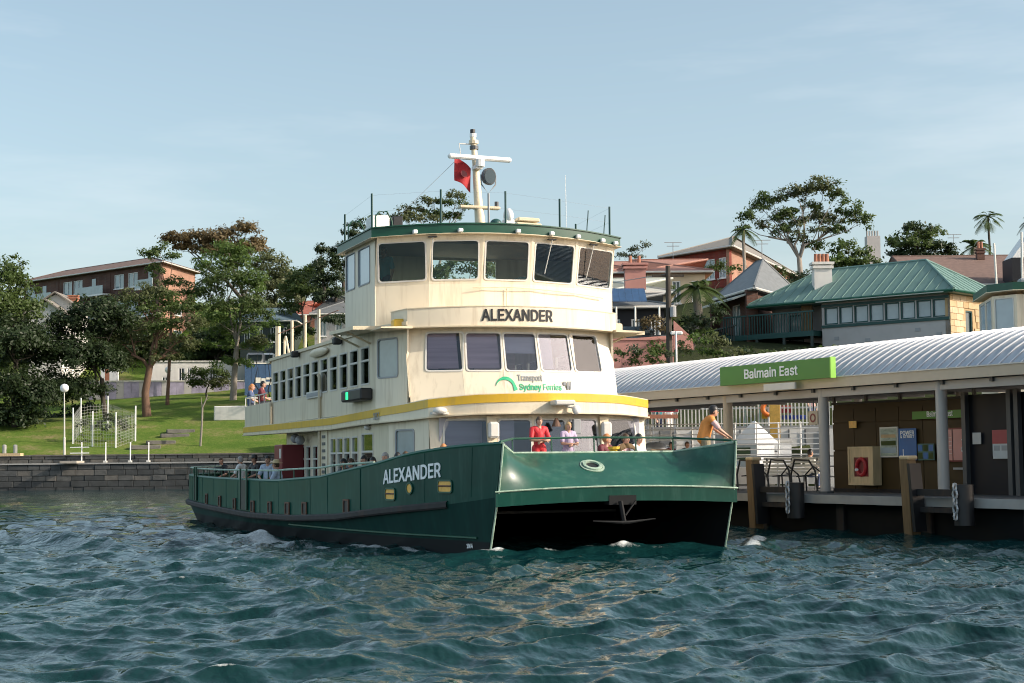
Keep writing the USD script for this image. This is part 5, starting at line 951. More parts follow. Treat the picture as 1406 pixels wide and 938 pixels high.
# bench, railings and machine on the pontoon
q = w_at_t(1100, 645, 2.4); bn_ = thing('bench', 'pale slatted bench on the pontoon with a person sitting on it', 'bench', wharf(2.4, q[1], DZ), WYAW)
for k in range(5): part(bn_, 'back_slat', MB().frame_box((.30+.03*k, -.5, .50+.11*k), (.03, 0, 0), (0, 3.0, 0), (0, 0, .075)), 'off_white')
for k in range(4): part(bn_, 'seat_slat', MB().frame_box((-.15+.11*k, -.5, .44), (.085, 0, 0), (0, 3.0, 0), (0, 0, .03)), 'off_white')
for y in (-.3, 1.0, 2.3): part(bn_, 'bench_frame', MB().frame_box((-.12, y, 0), (.05, 0, 0), (0, .05, 0), (0, 0, .44)).frame_box((.3, y, 0), (.05, 0, 0), (0, .05, 0), (.12, 0, 1.0)), 'dark_grey')
q2 = w_at_t(1110, 625, 3.1); person('dark-haired person in a pale shirt sitting on the wharf bench', wharf(3.15, q2[1], DZ), math.atan2(WU[1], WU[0]), 'sit', 1.68, shirt='white', hair='black', legs='denim')
for k, (x0, x1) in enumerate(((1012, 1042), (1054, 1086), (1086, 1122))):
    a, b = w_at_t(x0, 650, .6), w_at_t(x1, 650, .6); rk = thing('bike_rack', ('dark bent-pipe rack frame behind the first mooring pile', 'dark bent-pipe rack frame in the middle of the wharf opening', 'dark bent-pipe rack frame beside the wharf bench')[k], 'rack', wharf(.6, b[1], DZ), WYAW, 'dark pipe racks on the pontoon'); L = a[1]-b[1]
    part(rk, 'hoop', MB().tube([A3(0, .0, 0), A3(0, .08*L, .62), A3(0, .3*L, .92), A3(0, .85*L, .95), A3(0, L, .5), A3(0, L*.96, 0)], .03, 6), 'black'); part(rk, 'hoop', MB().tube([A3(.5, .1*L, 0), A3(.45, .2*L, .5), A3(.4, .55*L, .75), A3(.45, .9*L, .5), A3(.5, .92*L, 0)], .025, 6), 'black'); part(rk, 'rail', MB().tube([A3(0, .2*L, .55), A3(.45, .5*L, .5), A3(0, .8*L, .45)], .022, 5), 'black')
a, b = w_at_t(1010, 640, 6.8), w_at_t(1040, 640, 6.8); L = a[1]-b[1]
mc = thing('ticket_machine', 'grey ticket machine under a pointed white hood at the gangway', 'ticket machine', wharf(6.8, b[1], DZ), WYAW)
part(mc, 'body', MB().frame_box((0, 0, 0), (.8, 0, 0), (0, L, 0), (0, 0, 1.65)), 'galv'); part(mc, 'screen', MB().frame_box((-.02, L*.3, .95), (.02, 0, 0), (0, L*.6, 0), (0, 0, .45)), 'dark_pane')
part(mc, 'hood', MB().add([(-.15, -.1, 1.55), (.95, -.1, 1.55), (.95, L+.1, 1.55), (-.15, L+.1, 1.55), (.4, L*.55, 2.4), (.4, L*.45, 2.4)], [[3, 2, 1, 0], [0, 1, 5, 5], [1, 2, 4, 5], [2, 3, 4, 4], [3, 0, 5, 4]]), 'white')
rl = thing('pontoon_railing', 'grey pipe railing at the back of the pontoon', 'railing', wharf(6.0, -1, DZ), WYAW)
for z in (.35, .7, 1.05): part(rl, 'rail', MB().tube([A3(0, -.5, z), A3(0, 16, z)], .028, 6), 'galv')
for y in np.arange(-.5, 16.1, 1.65): part(rl, 'rail_post', MB().tube([A3(0, y, 0), A3(0, y, 1.08)], .03, 6), 'galv')
bd = thing('hanging_sign', 'small tan round-symbol sign hung beside the front column', 'sign', wharf(.05, w_at_t(1117, 568, .05)[1], 3.1), WYAW); part(bd, 'board', MB().box((0, 0, 0), (.05, .42, .40), ch=.01), 'fascia_tan'); part(bd, 'symbol', MB().poly(sg.Point(0, 0).buffer(.13, quad_segs=5).difference(sg.Point(0, 0).buffer(.08, quad_segs=5)), A3(-.03, 0, 0), (0, -1, 0), (0, 0, 1), .005), 'red_dark')
part(bd, 'hanger', MB().tube([A3(0, 0, .2), A3(0, 0, .5)], .02, 5), 'dark_grey')
# gangway to the shore with railings (it slopes up to the street)
P0, P1 = at_y(893, 632, 60), at_y(1130, 632, 58); P0[2] = 1.6; P1[2] = 1.6
gw = thing('gangway', 'pale concrete gangway with white horizontal railings between pontoon and shore', 'gangway', P0)
e = P1-P0; part(gw, 'walk', MB().frame_box(P0+A3(0, 0, -.6), e, A3(0.2, 2.4, 0), A3(0, 0, .6)), 'render_white', world=True)
for k in range(8): part(gw, 'railing_bar', MB().tube([P0+A3(-3, -.1, .28+.19*k), P0+e+A3(0, -.1, .28+.19*k)], .022, 5), 'white', world=True)
for k in range(9): p = P0+e*(k/8)+A3(0, -.1, 0); part(gw, 'railing_post', MB().tube([p, p+A3(0, 0, 1.65)], .03, 6), 'white', world=True)
sw2 = thing('street_wall', 'pale retaining wall of the street behind the gangway', 'retaining wall', at_y(950, 620, 66))
w0, w1 = at_y(840, 600, 66), at_y(1150, 600, 65); part(sw2, 'face', MB().frame_box(A3(w0[0], w0[1], .5), A3(w1[0]-w0[0], w1[1]-w0[1], 0), A3(0, .4, 0), A3(0, 0, 2.75)), 'concrete', world=True)
for k in range(14):
    p = A3(w0[0], w0[1]-.1, 0)+A3(w1[0]-w0[0], w1[1]-w0[1], 0)*(k/14); part(sw2, 'wall_panel', MB().frame_box(p+A3(.03, 0, .6), A3((w1[0]-w0[0])/14-.06, 0, 0), A3(0, .12, 0), A3(0, 0, 2.5)), 'render_white' if k % 3 else 'concrete', world=True)
fn = thing('street_fence', 'white picket fence along the top of the street wall', 'fence', at_y(950, 580, 66.2)); ft = 3.25
for k in range(62): p = A3(w0[0], w0[1]+.2, ft)+A3(w1[0]-w0[0], w1[1]-w0[1], 0)*(k/61); part(fn, 'picket', MB().frame_box(p, A3(.05, 0, 0), A3(0, .04, 0), A3(0, 0, .95)), 'off_white', world=True)
part(fn, 'rail', MB().frame_box(A3(w0[0], w0[1]+.24, ft+.7), A3(w1[0]-w0[0], w1[1]-w0[1], 0), A3(0, .05, 0), A3(0, 0, .07)), 'off_white', world=True)
pm('banner_red', (0.30, 0.035, 0.05), 0.7, 0.15, 3.0); pm('banner_blue', (0.03, 0.06, 0.32), 0.6, 0.15, 3.0)
def board(name, lab, cat, x0, y0p, x1, y1p, Y, mat, post='galv', text=None, depth=.08):
    a, b = at_y(x0, y1p, Y), at_y(x1, y0p, Y); g = ground_z((a[0]+b[0])/2, Y); t = thing(name, lab, cat, ((a[0]+b[0])/2, Y, g)); part(t, 'board', MB().frame_box(a, A3(b[0]-a[0], 0, 0), A3(0, depth, 0), A3(0, 0, b[2]-a[2])), mat, world=True)
    for x in (a[0]+.1*(b[0]-a[0]), b[0]-.1*(b[0]-a[0])): part(t, 'post', MB().tube([A3(x, Y+depth+.03, g), A3(x, Y+depth+.03, b[2])], .035, 5), post, world=True)
    if text: part(t, 'lettering', text_on(MB(), text, (b[2]-a[2])*.5, A3((a[0]+b[0])/2, Y-.006, a[2]+(b[2]-a[2])*.25), (1, 0, 0), (0, 0, 1), .006, True, width=(b[0]-a[0])*.8), 'letter_white', world=True)
    return t
board('banner', 'long dark red striped banner on the street fence left of the vest man', 'banner', 893, 559, 931, 566, 65.5, 'banner_red'); board('banner', 'lower rust red striped banner on the street fence', 'banner', 886, 569, 931, 575, 65.5, 'terracotta')
board('banner', 'small yellow sign at the left end of the street fence beside the ferry', 'sign', 872, 557, 890, 567, 65.5, 'yellow')
board('street_sign', 'red and white sign high behind the wharf opening', 'sign', 1068, 557, 1088, 567, 65.5, 'red_paint'); board('street_sign', 'yellow direction sign under the orange ring behind the wharf opening', 'sign', 1046, 568, 1072, 575, 65.5, 'yellow'); board('street_sign', 'dark blue sign strip behind the wharf opening', 'sign', 1074, 570, 1106, 576, 65.5, 'banner_blue')
rb = at_y(1056, 561, 65.3); rg_ = thing('ring_buoy', 'orange lifebuoy ring on a post behind the wharf opening', 'lifebuoy', (rb[0], rb[1], ground_z(rb[0], rb[1]))); part(rg_, 'ring', MB().tube([rb+A3(.26*math.cos(q), 0, .26*math.sin(q)) for q in np.linspace(0, 2*math.pi, 16)], .10, 8), 'orange', smooth=True, world=True); part(rg_, 'post', MB().tube([A3(rb[0], rb[1]+.15, ground_z(rb[0], rb[1])), rb+A3(0, .15, 0)], .05, 6), 'white', world=True)
sh = at_y(1032, 560, 67); g = ground_z(sh[0], sh[1]); st_ = thing('bus_shelter', 'narrow shelter with a bright green roof edge', 'shelter', (sh[0], sh[1], g)); part(st_, 'roof', MB().box((sh[0], sh[1]+.6, 4.75), (.75, 1.4, .22), ch=.03), 'sign_edge', world=True)
for dx in (-.3, .3): part(st_, 'post', MB().tube([A3(sh[0]+dx, sh[1], g), A3(sh[0]+dx, sh[1], 4.7)], .05, 6), 'frame_green', world=True)
part(st_, 'glass_back', MB().box((sh[0], sh[1]+1.1, (g+4.6)/2), (.6, .03, 4.6-g-.3)), 'clear_glass', world=True)
pl_ = thing('yellow_panel', 'tall yellow poster panel behind the gangway railings', 'panel', (at_y(1064, 580, 64)[0], 64, 2.0)); part(pl_, 'panel', MB().box(at_y(1064, 578, 64), (.42, .1, 1.5), ch=.02), 'lens_amber', world=True); part(pl_, 'foot', MB().box((at_y(1064, 578, 64)[0], 64, 2.2), (.5, .3, .5)), 'grey', world=True)
bx = at_y(1050, 622, 61.5); bc = thing('white_container', 'big white equipment box beside the gangway behind the racks', 'box', (bx[0], bx[1], 1.5)); part(bc, 'body', MB().box((bx[0], bx[1], 2.0), (1.9, 1.0, 1.1), ch=.04), 'white', world=True); part(bc, 'lid', MB().box((bx[0], bx[1], 2.6), (2.0, 1.1, .14), ch=.03), 'off_white', world=True); part(bc, 'handle', MB().box((bx[0]+.3, bx[1]-.52, 2.2), (.2, .04, .05)), 'dark_grey', world=True)
for px, py, Y, lab, kw in ((905, 575, 67.0, 'person in a teal top walking along the street fence', dict(shirt='teal_cloth', legs='navy')), (918, 573, 67.1, 'person in a white shirt walking beside the one in teal', dict(shirt='white', legs='white')), (1122-8, 548, 67.6, 'person in a pale pink top at the street rail near the hanging sign', dict(shirt='pink_shirt', legs='denim'))):
    a = at_y(px, py, Y); person(lab, A3(a[0], a[1], ground_z(a[0], a[1])+.2), -math.pi/2+.8, 'stand', 1.72, **kw)
for px, Y, lab, kw in ((921, 57.5, 'dark-haired person in maroon standing on the gangway near the bow', dict(shirt='maroon', hair='black')), (943, 57.5, 'person in black standing on the gangway left of the vest man', dict(shirt='black', hair='hair_brown'))):
    a = at_y(px, 630, Y); person(lab, A3(a[0], a[1], .96), -math.pi/2+.6, 'stand', 1.6, **kw)
hatp = at_y(899, 612, 58.5); vt = thing('vent_cowl', 'grey domed vent on the pontoon behind the bow seats', 'vent', (hatp[0], hatp[1], DZ)); part(vt, 'pipe', MB().cyl((hatp[0], hatp[1], DZ), .3, 1.2, 12), 'galv', world=True); part(vt, 'dome', MB().ell((hatp[0], hatp[1], DZ+1.35), (.5, .5, .28)), 'galv', world=True, smooth=True)
# a second green-roofed ferry lies behind the wharf, bow to the left; only its wheelhouse shows over the canopy
F2 = at_y(1367, 388, 59); MF = thing('moored_ferry', 'moored cream and green ferry, only its wheelhouse showing above the canopy at the right edge', 'ferry', (F2[0], 59, 0), math.radians(-8))
hp_ = [(-2.2, 2.6), (-.5, .9), (3, .0), (14, .0), (14, 5.2), (3, 5.2), (-.5, 4.3)]
part(MF, 'hull', MB().poly(sg.Polygon(hp_), (0, -.4, -.5), (1, 0, 0), (0, 1, 0), 2.2), 'boat_green'); part(MF, 'rubbing_strake', MB().poly(sg.Polygon(hp_).buffer(.08).difference(sg.Polygon(hp_)), (0, -.4, .9), (1, 0, 0), (0, 1, 0), .16), 'rubber')
part(MF, 'main_cabin', MB().frame_box((.0, .1, 1.7), (13.5, 0, 0), (0, 4.2, 0), (0, 0, 2.2)), 'cream'); part(MF, 'upper_cabin', MB().frame_box((.0, .15, 3.9), (13, 0, 0), (0, 4.1, 0), (0, 0, 2.2)), 'cream'); part(MF, 'yellow_band', MB().frame_box((-.1, .02, 3.8), (13.4, 0, 0), (0, 4.4, 0), (0, 0, .22)), 'yellow')
T2, FR_ = MB(), FR
FR = MF
ztop = F2[2]-.28
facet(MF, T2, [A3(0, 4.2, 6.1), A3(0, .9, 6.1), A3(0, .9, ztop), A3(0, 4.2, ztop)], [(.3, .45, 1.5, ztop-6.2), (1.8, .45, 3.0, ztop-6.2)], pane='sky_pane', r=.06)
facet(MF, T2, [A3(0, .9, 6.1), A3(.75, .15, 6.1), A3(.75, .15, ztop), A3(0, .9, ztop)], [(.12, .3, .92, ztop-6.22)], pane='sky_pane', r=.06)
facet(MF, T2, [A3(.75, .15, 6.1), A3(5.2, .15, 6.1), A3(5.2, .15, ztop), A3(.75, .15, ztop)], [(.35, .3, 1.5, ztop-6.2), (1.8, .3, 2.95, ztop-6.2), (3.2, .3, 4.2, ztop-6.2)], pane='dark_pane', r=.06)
T2.frame_box((5.2, .15, 6.1), (.06, 0, 0), (0, 4.1, 0), (0, 0, ztop-6.1)).frame_box((0, 4.2, 6.1), (5.2, 0, 0), (0, .06, 0), (0, 0, ztop-6.1))
part(MF, 'wheelhouse', T2, 'cream'); FR = FR_
part(MF, 'wheelhouse_roof', MB().poly(sg.Polygon([(-.2, .8), (.6, -.05), (5.5, -.05), (5.5, 4.4), (-.2, 4.4)]), (0, 0, ztop), (1, 0, 0), (0, 1, 0), .28), 'green_trim'); part(MF, 'roof_drip', MB().poly(sg.Polygon([(-.2, .8), (.6, -.05), (5.5, -.05), (5.5, 4.4), (-.2, 4.4)]).buffer(.04), (0, 0, ztop-.03), (1, 0, 0), (0, 1, 0), .028), 'cream_trim')
part(MF, 'mast_post', MB().tube([A3(.35, 2.0, ztop+.28), A3(.3, 2.0, ztop+2.0)], .045, 6), 'off_white'); part(MF, 'mast_post', MB().tube([A3(1.3, 2.0, ztop+.28), A3(1.33, 2.0, ztop+2.4)], .05, 6), 'off_white'); part(MF, 'roof_gear', MB().box((1.6, 1.4, ztop+.42), (1.1, .6, .25), ch=.06), 'grey')

# ================================================================ BUILDINGS
def wall_with_windows(t, o, X, h, wins, mat, wmat='dark_pane', fmat='white', name='wall', sill=True, thick=.25):
    """vertical wall from o along X (outside on the right-hand side seen from above ... normal = X x up); windows (x0, z0, x1, z1[, pane[, frame]])"""
    X = np.asarray(X, float); L = np.linalg.norm(X); Xu = X/L; N_ = np.cross(Xu, (0, 0, 1)); pol = sg.box(0, 0, L, h)
    for w in wins: pol = pol.difference(sg.box(*w[:4]))
    W = part(t, name, MB().poly(pol, np.asarray(o)-N_*thick, Xu, (0, 0, 1), thick), mat, world=True)
    for w in wins:
        x0, z0_, x1, z1_ = w[:4]; fm = w[5] if len(w) > 5 else fmat; pmn = w[4] if len(w) > 4 else wmat
        ring = sg.box(x0, z0_, x1, z1_).difference(sg.box(x0+.07, z0_+.07, x1-.07, z1_-.07)); ring = ring if fm == 'frame_green' else unary_union([ring, sg.box((x0+x1)/2-.03, z0_, (x0+x1)/2+.03, z1_)])
        f = part(t, 'window', MB().poly(ring, np.asarray(o)-N_*.12, Xu, (0, 0, 1), .09), fm, world=True)
        part(f, 'pane', MB().poly(sg.box(x0, z0_, x1, z1_), np.asarray(o)-N_*.13, Xu, (0, 0, 1), .02), pmn, world=True)
        if sill: part(f, 'sill', MB().frame_box(np.asarray(o)+Xu*(x0-.08)+A3(0, 0, z0_-.09)-N_*.1, Xu*(x1-x0+.16), N_*.2, A3(0, 0, .08)), fm, world=True)
    return W
def hip(t, name, c, X, Yv, z0, rise, over, mat, ridge_in=None, gable=False, rib=None, label=None):
    """hip (or gable) roof over the rectangle at corner c with edges X, Y"""
    c, X, Yv = [np.asarray(q, float) for q in (c, X, Yv)]; lx, ly = np.linalg.norm(X), np.linalg.norm(Yv); ux, uy = X/lx, Yv/ly
    a = c-ux*over-uy*over; lx += 2*over; ly += 2*over; up_ = A3(0, 0, 1)
    P = [a, a+ux*lx, a+ux*lx+uy*ly, a+uy*ly]; P = [A3(p[0], p[1], z0) for p in P]
    ri = (0 if gable else (ridge_in if ridge_in is not None else ly/2))
    r0, r1 = P[0]+ux*ri+uy*ly/2+up_*rise, P[1]-ux*ri+uy*ly/2+up_*rise
    lo = [p-up_*.18 for p in P]; V = P+[r0, r1]+lo; F = [[0, 1, 5], [0, 5, 4], [1, 2, 5], [2, 3, 4], [2, 4, 5], [3, 0, 4]]+[[6, 7, 1], [6, 1, 0], [7, 8, 2], [7, 2, 1], [8, 9, 3], [8, 3, 2], [9, 6, 0], [9, 0, 3], [9, 8, 7], [9, 7, 6]]
    R_ = part(t, name, trimesh.Trimesh(np.array(V), np.array(F), process=False), mat, label=label, world=True)
    part(R_, 'ridge_cap', MB().tube([P[0]+up_*.02, r0, r1, P[1]+up_*.02], .07, 5).tube([P[3]+up_*.02, r0], .07, 5).tube([r1, P[2]+up_*.02], .07, 5), mat, world=True)
    part(R_, 'gutter', MB().tube([lo[0]+up_*.09-uy*.05, lo[1]+up_*.09-uy*.05], .07, 5).tube([lo[1]+up_*.09+ux*.05, lo[2]+up_*.09+ux*.05], .07, 5), 'off_white' if rib is None else 'green_trim', world=True)
    if rib:   # standing seams on the four faces
        m = MB(); nrm = unit(np.cross(ux, uy*ly/2+up_*rise))
        for s_ in np.arange(rib, lx, rib):
            e = P[0]+ux*s_; f_ = min(1, s_/max(ri, .01), (lx-s_)/max(ri, .01)); m.tube([e+up_*.01, e+(uy*ly/2+up_*rise)*f_+up_*.01], .025, 4)
        for s_ in np.arange(rib, ly, rib):
            for Pc, d_ in ((P[1], -ux),):
                e = Pc+uy*s_; f_ = min(s_/(ly/2), (ly-s_)/(ly/2)); m.tube([e+up_*.01, e+(d_*ri+up_*rise)*f_+up_*.01], .025, 4)
        part(R_, 'seam', m, mat, world=True, kind='stuff')
    return R_
def chimney(t, base, w, h, mat, pots=4):
    base = np.asarray(base, float); C_ = part(t, 'chimney', MB().box(base+A3(0, 0, h/2), (w, w*.8, h)).box(base+A3(0, 0, h-.25), (w*1.18, w*.96, .14)).box(base+A3(0, 0, h-.02), (w*1.25, w*1.02, .14)), mat, world=True)
    for k in range(pots): part(C_, 'chimney_pot', MB().tube([base+A3((k-(pots-1)/2)*w*.85/pots, 0, h), base+A3((k-(pots-1)/2)*w*.85/pots, 0, h+.55)], [.12, .10], 8), 'terracotta' if mat != 'render_grey' else 'concrete', world=True)
def two_faces(corner, far_l, far_r, Yc, Yl, Yr):
    """ground points of a box-like building: near corner and the two far ends of its visible walls"""
    a, l, r = at_y(corner[0], corner[1], Yc), at_y(far_l[0], far_l[1], Yl), at_y(far_r[0], far_r[1], Yr); return a, l, r
# ---- brown brick apartment block on the hill, left
e0 = at_y(222, 361, 180); l0 = at_y(33, 385, 199); r0_ = at_y(268, 372, 190)
zE = e0[2]; B0 = 12.0; H_ = zE-B0
ap = thing('apartment_block', 'long brown brick apartment block with balconies and brown tiled roof on the left hill', 'apartment block', (e0[0], e0[1], B0))
Xl = A3(e0[0]-l0[0], e0[1]-l0[1], 0); Ll = np.linalg.norm(Xl); o = A3(l0[0], l0[1], B0); st_h = 3.15
W = []
def colpx(px): # distance along the left facade of a photograph column
    best = min(np.linspace(0, Ll, 600), key=lambda s: abs(proj(A3(l0[0], l0[1], zE-1)+Xl/Ll*s)[0]-px)); return best
for k in range(4):
    zz = H_-.55-1.75-k*st_h
    for a, b in ((36, 48), (87, 99), (101, 113), (157, 170), (176, 189)):
        W.append((colpx(a), zz, colpx(b), zz+1.65, 'pale_pane', 'white'))
wall_with_windows(ap, o, Xl, H_, W, 'brick_brown')
Nf = np.cross(Xl/Ll, (0, 0, 1))
for k in range(4):
    zz = zE-2.75-k*st_h
    for a, b in ((48, 81), (114, 152), (196, 221)):
        s_a, s_b = colpx(a), colpx(b); p = A3(l0[0], l0[1], zz)+Xl/Ll*s_a; bal = part(ap, 'balcony', MB().frame_box(p-A3(0, 0, .2), Xl/Ll*(s_b-s_a), Nf*1.1, A3(0, 0, .2)), 'white', world=True)
        part(bal, 'recess', MB().frame_box(p+A3(0, 0, 0), Xl/Ll*(s_b-s_a), Nf*.04, A3(0, 0, 2.35)), 'brick_brown', world=True)
        part(bal, 'balustrade', MB().frame_box(p+Nf*1.06, Xl/Ll*(s_b-s_a), Nf*.05, A3(0, 0, .95)), 'pale_pane' if k % 2 == 0 else 'grey', world=True)
        part(bal, 'door', MB().frame_box(p+Xl/Ll*(s_b-s_a)*.35+Nf*.05, Xl/Ll*.8, Nf*.04, A3(0, 0, 2.0)), 'pale_pane', world=True)
Xr = A3(r0_[0]-e0[0], r0_[1]-e0[1], 0); 
wall_with_windows(ap, A3(e0[0], e0[1], B0), Xr, H_, [(np.linalg.norm(Xr)*.35, H_-2.4-k*st_h, np.linalg.norm(Xr)*.6, H_-1.0-k*st_h) for k in (1, 2)], 'brick_orange', name='end_wall')
hip(ap, 'roof', A3(l0[0], l0[1], 0), Xl, A3(Xr[0], Xr[1], 0), zE+.1, 1.6, .7, 'tile_brown')
# ---- white gabled house below it
g0 = at_y(70, 470, 166); gh = thing('gabled_house', 'small white weatherboard house with twin grey gables among the dark trees', 'house', (g0[0], 166, 9))
for k, (xa, xb, yt, ya, Y, nm) in enumerate(((53, 100, 404, 418, 168, 'rear_gable'), (40, 85, 414, 428, 165, 'front_gable'))):
    a, b, c_ = at_y(xa, ya, Y), at_y(xb, ya, Y), at_y((xa+xb)/2, yt, Y); w_ = b[0]-a[0]; zt_ = a[2]
    pol = sg.Polygon([(0, 0), (w_, 0), (w_, zt_-9), (w_/2, c_[2]-9), (0, zt_-9)]); part(gh, nm, MB().poly(pol, A3(a[0], Y+6, 9), (1, 0, 0), (0, 0, 1), 6), 'render_white', world=True)
    for i in range(9): part(gh, 'weatherboard', MB().frame_box(A3(a[0], Y-.05, zt_-.4*i-.4), (w_, 0, 0), (0, .05, .04), (0, 0, .36)), 'render_white', world=True)
    rr = MB()
    for s_, (p, q) in enumerate((((-.5, zt_-.35), (w_/2, c_[2]+.12)), ((w_/2, c_[2]+.12), (w_+.5, zt_-.35)))):
        rr.frame_box(A3(a[0]+p[0], Y-.5, p[1]), A3(q[0]-p[0], 0, q[1]-p[1]), A3(0, 6.8, 0), A3(0, 0, .16))
    part(gh, 'roof', rr, 'tile_grey', world=True); f = part(gh, 'window', MB().frame_box(A3(a[0]+w_*.35, Y-.1, zt_-3.2), (1.3, 0, 0), (0, .08, 0), (0, 0, 1.5)), 'white', world=True); part(f, 'pane', MB().frame_box(A3(a[0]+w_*.35+.1, Y-.12, zt_-3.1), (1.1, 0, 0), (0, .03, 0), (0, 0, 1.3)), 'sky_pane', world=True)
chimney(gh, at_y(101, 432, 170), .9, 2.0, 'terracotta', 0)
# ---- park edge: grey-lilac painted fence, low buildings, blue hoarding
def strip(name, lab, cat, x0, x1, yb0, yb1, yt, Y0, Y1, mat, panels, pmats=None, wins=()):
    a, b = at_y(x0, yb0, Y0), at_y(x1, yb1, Y1); zt_ = at_y((x0+x1)/2, yt, (Y0+Y1)/2)[2]; zb = min(a[2], b[2])-.4; t = thing(name, lab, cat, (a[0], a[1], zb)); X = A3(b[0]-a[0], b[1]-a[1], 0); L = np.linalg.norm(X)
    if wins: wall_with_windows(t, A3(a[0], a[1], zb), X, zt_-zb, [(w[0]*L, (zt_-zb)*w[1], w[2]*L, (zt_-zb)*w[3]) for w in wins], mat, sill=False)
    else: part(t, 'backing', MB().frame_box(A3(a[0], a[1], zb), X, A3(0, .3, 0), A3(0, 0, zt_-zb)), mat, world=True)
    if panels:
        for k in range(panels): part(t, 'panel', MB().frame_box(A3(a[0], a[1]-.06, zb)+X*((k+.02)/panels), X*(.96/panels), A3(0, .05, 0), A3(0, 0, zt_-zb)), (pmats or [mat])[k % len(pmats or [mat])], world=True)
    part(t, 'top_cap', MB().frame_box(A3(a[0], a[1]-.12, zt_), X, A3(0, .5, 0), A3(0, 0, .12)), 'off_white', world=True)
    return t, a, X, L, zb, zt_
strip('painted_fence', 'faded lilac and grey painted fence at the top of the lawn', 'fence', 118, 345, 556, 549, 524, 161.5, 163.5, 'mural_lilac', 22, ['mural_lilac', 'render_grey', 'mural_lilac'])
strip('park_building', 'long low pale building with small dark windows behind the painted fence', 'building', 205, 338, 545, 538, 497, 164, 165.5, 'render_white', 0, None, [(.13, .35, .19, .62), (.30, .42, .36, .85), (.39, .42, .43, .85), (.62, .4, .68, .85), (.76, .35, .81, .8)])
strip('white_hut', 'white gabled hut behind the dark tree trunks left of the painted fence', 'hut', 138, 162, 548, 546, 505, 165, 165, 'white', 4, ['white', 'terracotta', 'white', 'white'])
t, a, X, L, zb, zt_ = strip('hoarding', 'dark blue site hoarding with white lettering at the top right of the lawn', 'hoarding', 336, 420, 542, 528, 500, 158, 160, 'truck_blue', 9)
for q_, (u0, zf, w_, h_) in enumerate(((.18, .45, .08, .9), (.27, .45, .07, .8), (.34, .4, .1, .5), (.35, .55, .09, .35), (.5, .45, .12, .6))): part(t, 'white_mark', MB().frame_box(A3(a[0], a[1]-.09, zb+(zt_-zb)*zf)+X*u0, X*w_, A3(0, .02, 0), A3(0, 0, h_*.6)), 'off_white', world=True)
for x0, x1, Y, lab, m_ in ((338, 362, 163, 'pale van parked behind the hoarding', 'grey'), (360, 376, 164, 'white van parked behind the hoarding beside the ferry', 'white')):
    a, b = at_y(x0, 500, Y), at_y(x1, 500, Y); g = at_y(x0, 512, Y)[2]; w_ = b[0]-a[0]; v_ = thing('parked_van', lab, 'van', (a[0], Y, g), 0, 'vans behind the hoarding'); part(v_, 'body', MB().box((a[0]+w_/2, Y+.9, g+1.1), (w_, 1.8, 1.9), ch=.2), m_, world=True); part(v_, 'windscreen', MB().box((a[0]+w_*.5, Y-.01, g+1.55), (w_*.8, .06, .6), ch=.02), 'dark_pane', world=True)
    for k in (.2, .8): part(v_, 'wheel', MB().tube([A3(a[0]+w_*k, Y-.02, g+.3), A3(a[0]+w_*k, Y+.25, g+.3)], .32, 10), 'black', world=True)
# ---- houses seen between the trees and the wheelhouse
def simple_house(name, lab, px0, px1, y_eave, y_ridge, Y, depth, wall, roof, wins=3, base=None, cat='house', pane='dark_pane', gable=False):
    a, b = at_y(px0, y_eave, Y), at_y(px1, y_eave, Y); base = base if base is not None else min(a[2]-5.5, ground_z(a[0], Y)-.5, ground_z(b[0], Y)-.5); t = thing(name, lab, cat, (a[0], Y, base)); L = b[0]-a[0]; h = a[2]-base
    wall_with_windows(t, A3(a[0], Y, base), (L, 0, 0), h, [(L*(k+.3)/wins, h-2.3, L*(k+.72)/wins, h-.7) for k in range(wins)], wall, pane)
    part(t, 'side_wall', MB().frame_box((b[0]-.25, Y+.01, base), (.25, 0, 0), (0, depth, 0), (0, 0, h)), wall, world=True); part(t, 'side_wall', MB().frame_box((a[0], Y+.01, base), (.25, 0, 0), (0, depth, 0), (0, 0, h)), wall, world=True)
    hip(t, 'roof', (a[0], Y, 0), (L, 0, 0), (0, depth, 0), a[2], at_y(px0, y_ridge, Y+depth/2)[2]-a[2], .5, roof, gable=gable); return t
simple_house('bungalow', 'house with a blue-grey metal roof behind the pale-limbed tree', 330, 402, 441, 424, 172, 10, 'dark_timber', 'roof_blue', 4)
simple_house('bungalow', 'pinkish house with a red tiled roof left of the wheelhouse', 384, 452, 432, 414, 182, 9, 'terracotta', 'tile_red', 3)
simple_house('bungalow', 'house with a grey hipped roof and glazed front close to the wheelhouse', 432, 520, 431, 404, 162, 10, 'render_grey', 'slate', 4, pane='pale_pane')
# ---- right hill: red brick block
c_, l_, r_ = two_faces((1001, 340), (913, 346), (1092, 352), 124, 130, 146); B0 = 15.0; zE = c_[2]
rbk = thing('red_brick_block', 'red brick block of flats with a grey tiled hip roof on the right hill', 'apartment block', (c_[0], c_[1], B0)); X = A3(c_[0]-l_[0], c_[1]-l_[1], 0); L = np.linalg.norm(X); Hh = zE-B0
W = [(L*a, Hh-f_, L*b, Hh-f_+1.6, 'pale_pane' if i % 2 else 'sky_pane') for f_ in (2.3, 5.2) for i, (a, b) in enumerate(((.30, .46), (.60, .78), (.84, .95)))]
wall_with_windows(rbk, A3(l_[0], l_[1], B0), X, Hh, W, 'brick_red'); X2 = A3(r_[0]-c_[0], r_[1]-c_[1], 0); L2 = np.linalg.norm(X2)
wall_with_windows(rbk, A3(c_[0], c_[1], B0), X2, Hh, [(L2*a, Hh-f_, L2*b, Hh-f_+1.5, 'pale_pane') for f_ in (2.2, 5.1) for a, b in ((.32, .40), (.48, .56), (.66, .72), (.82, .9))], 'brick_orange', name='end_wall')
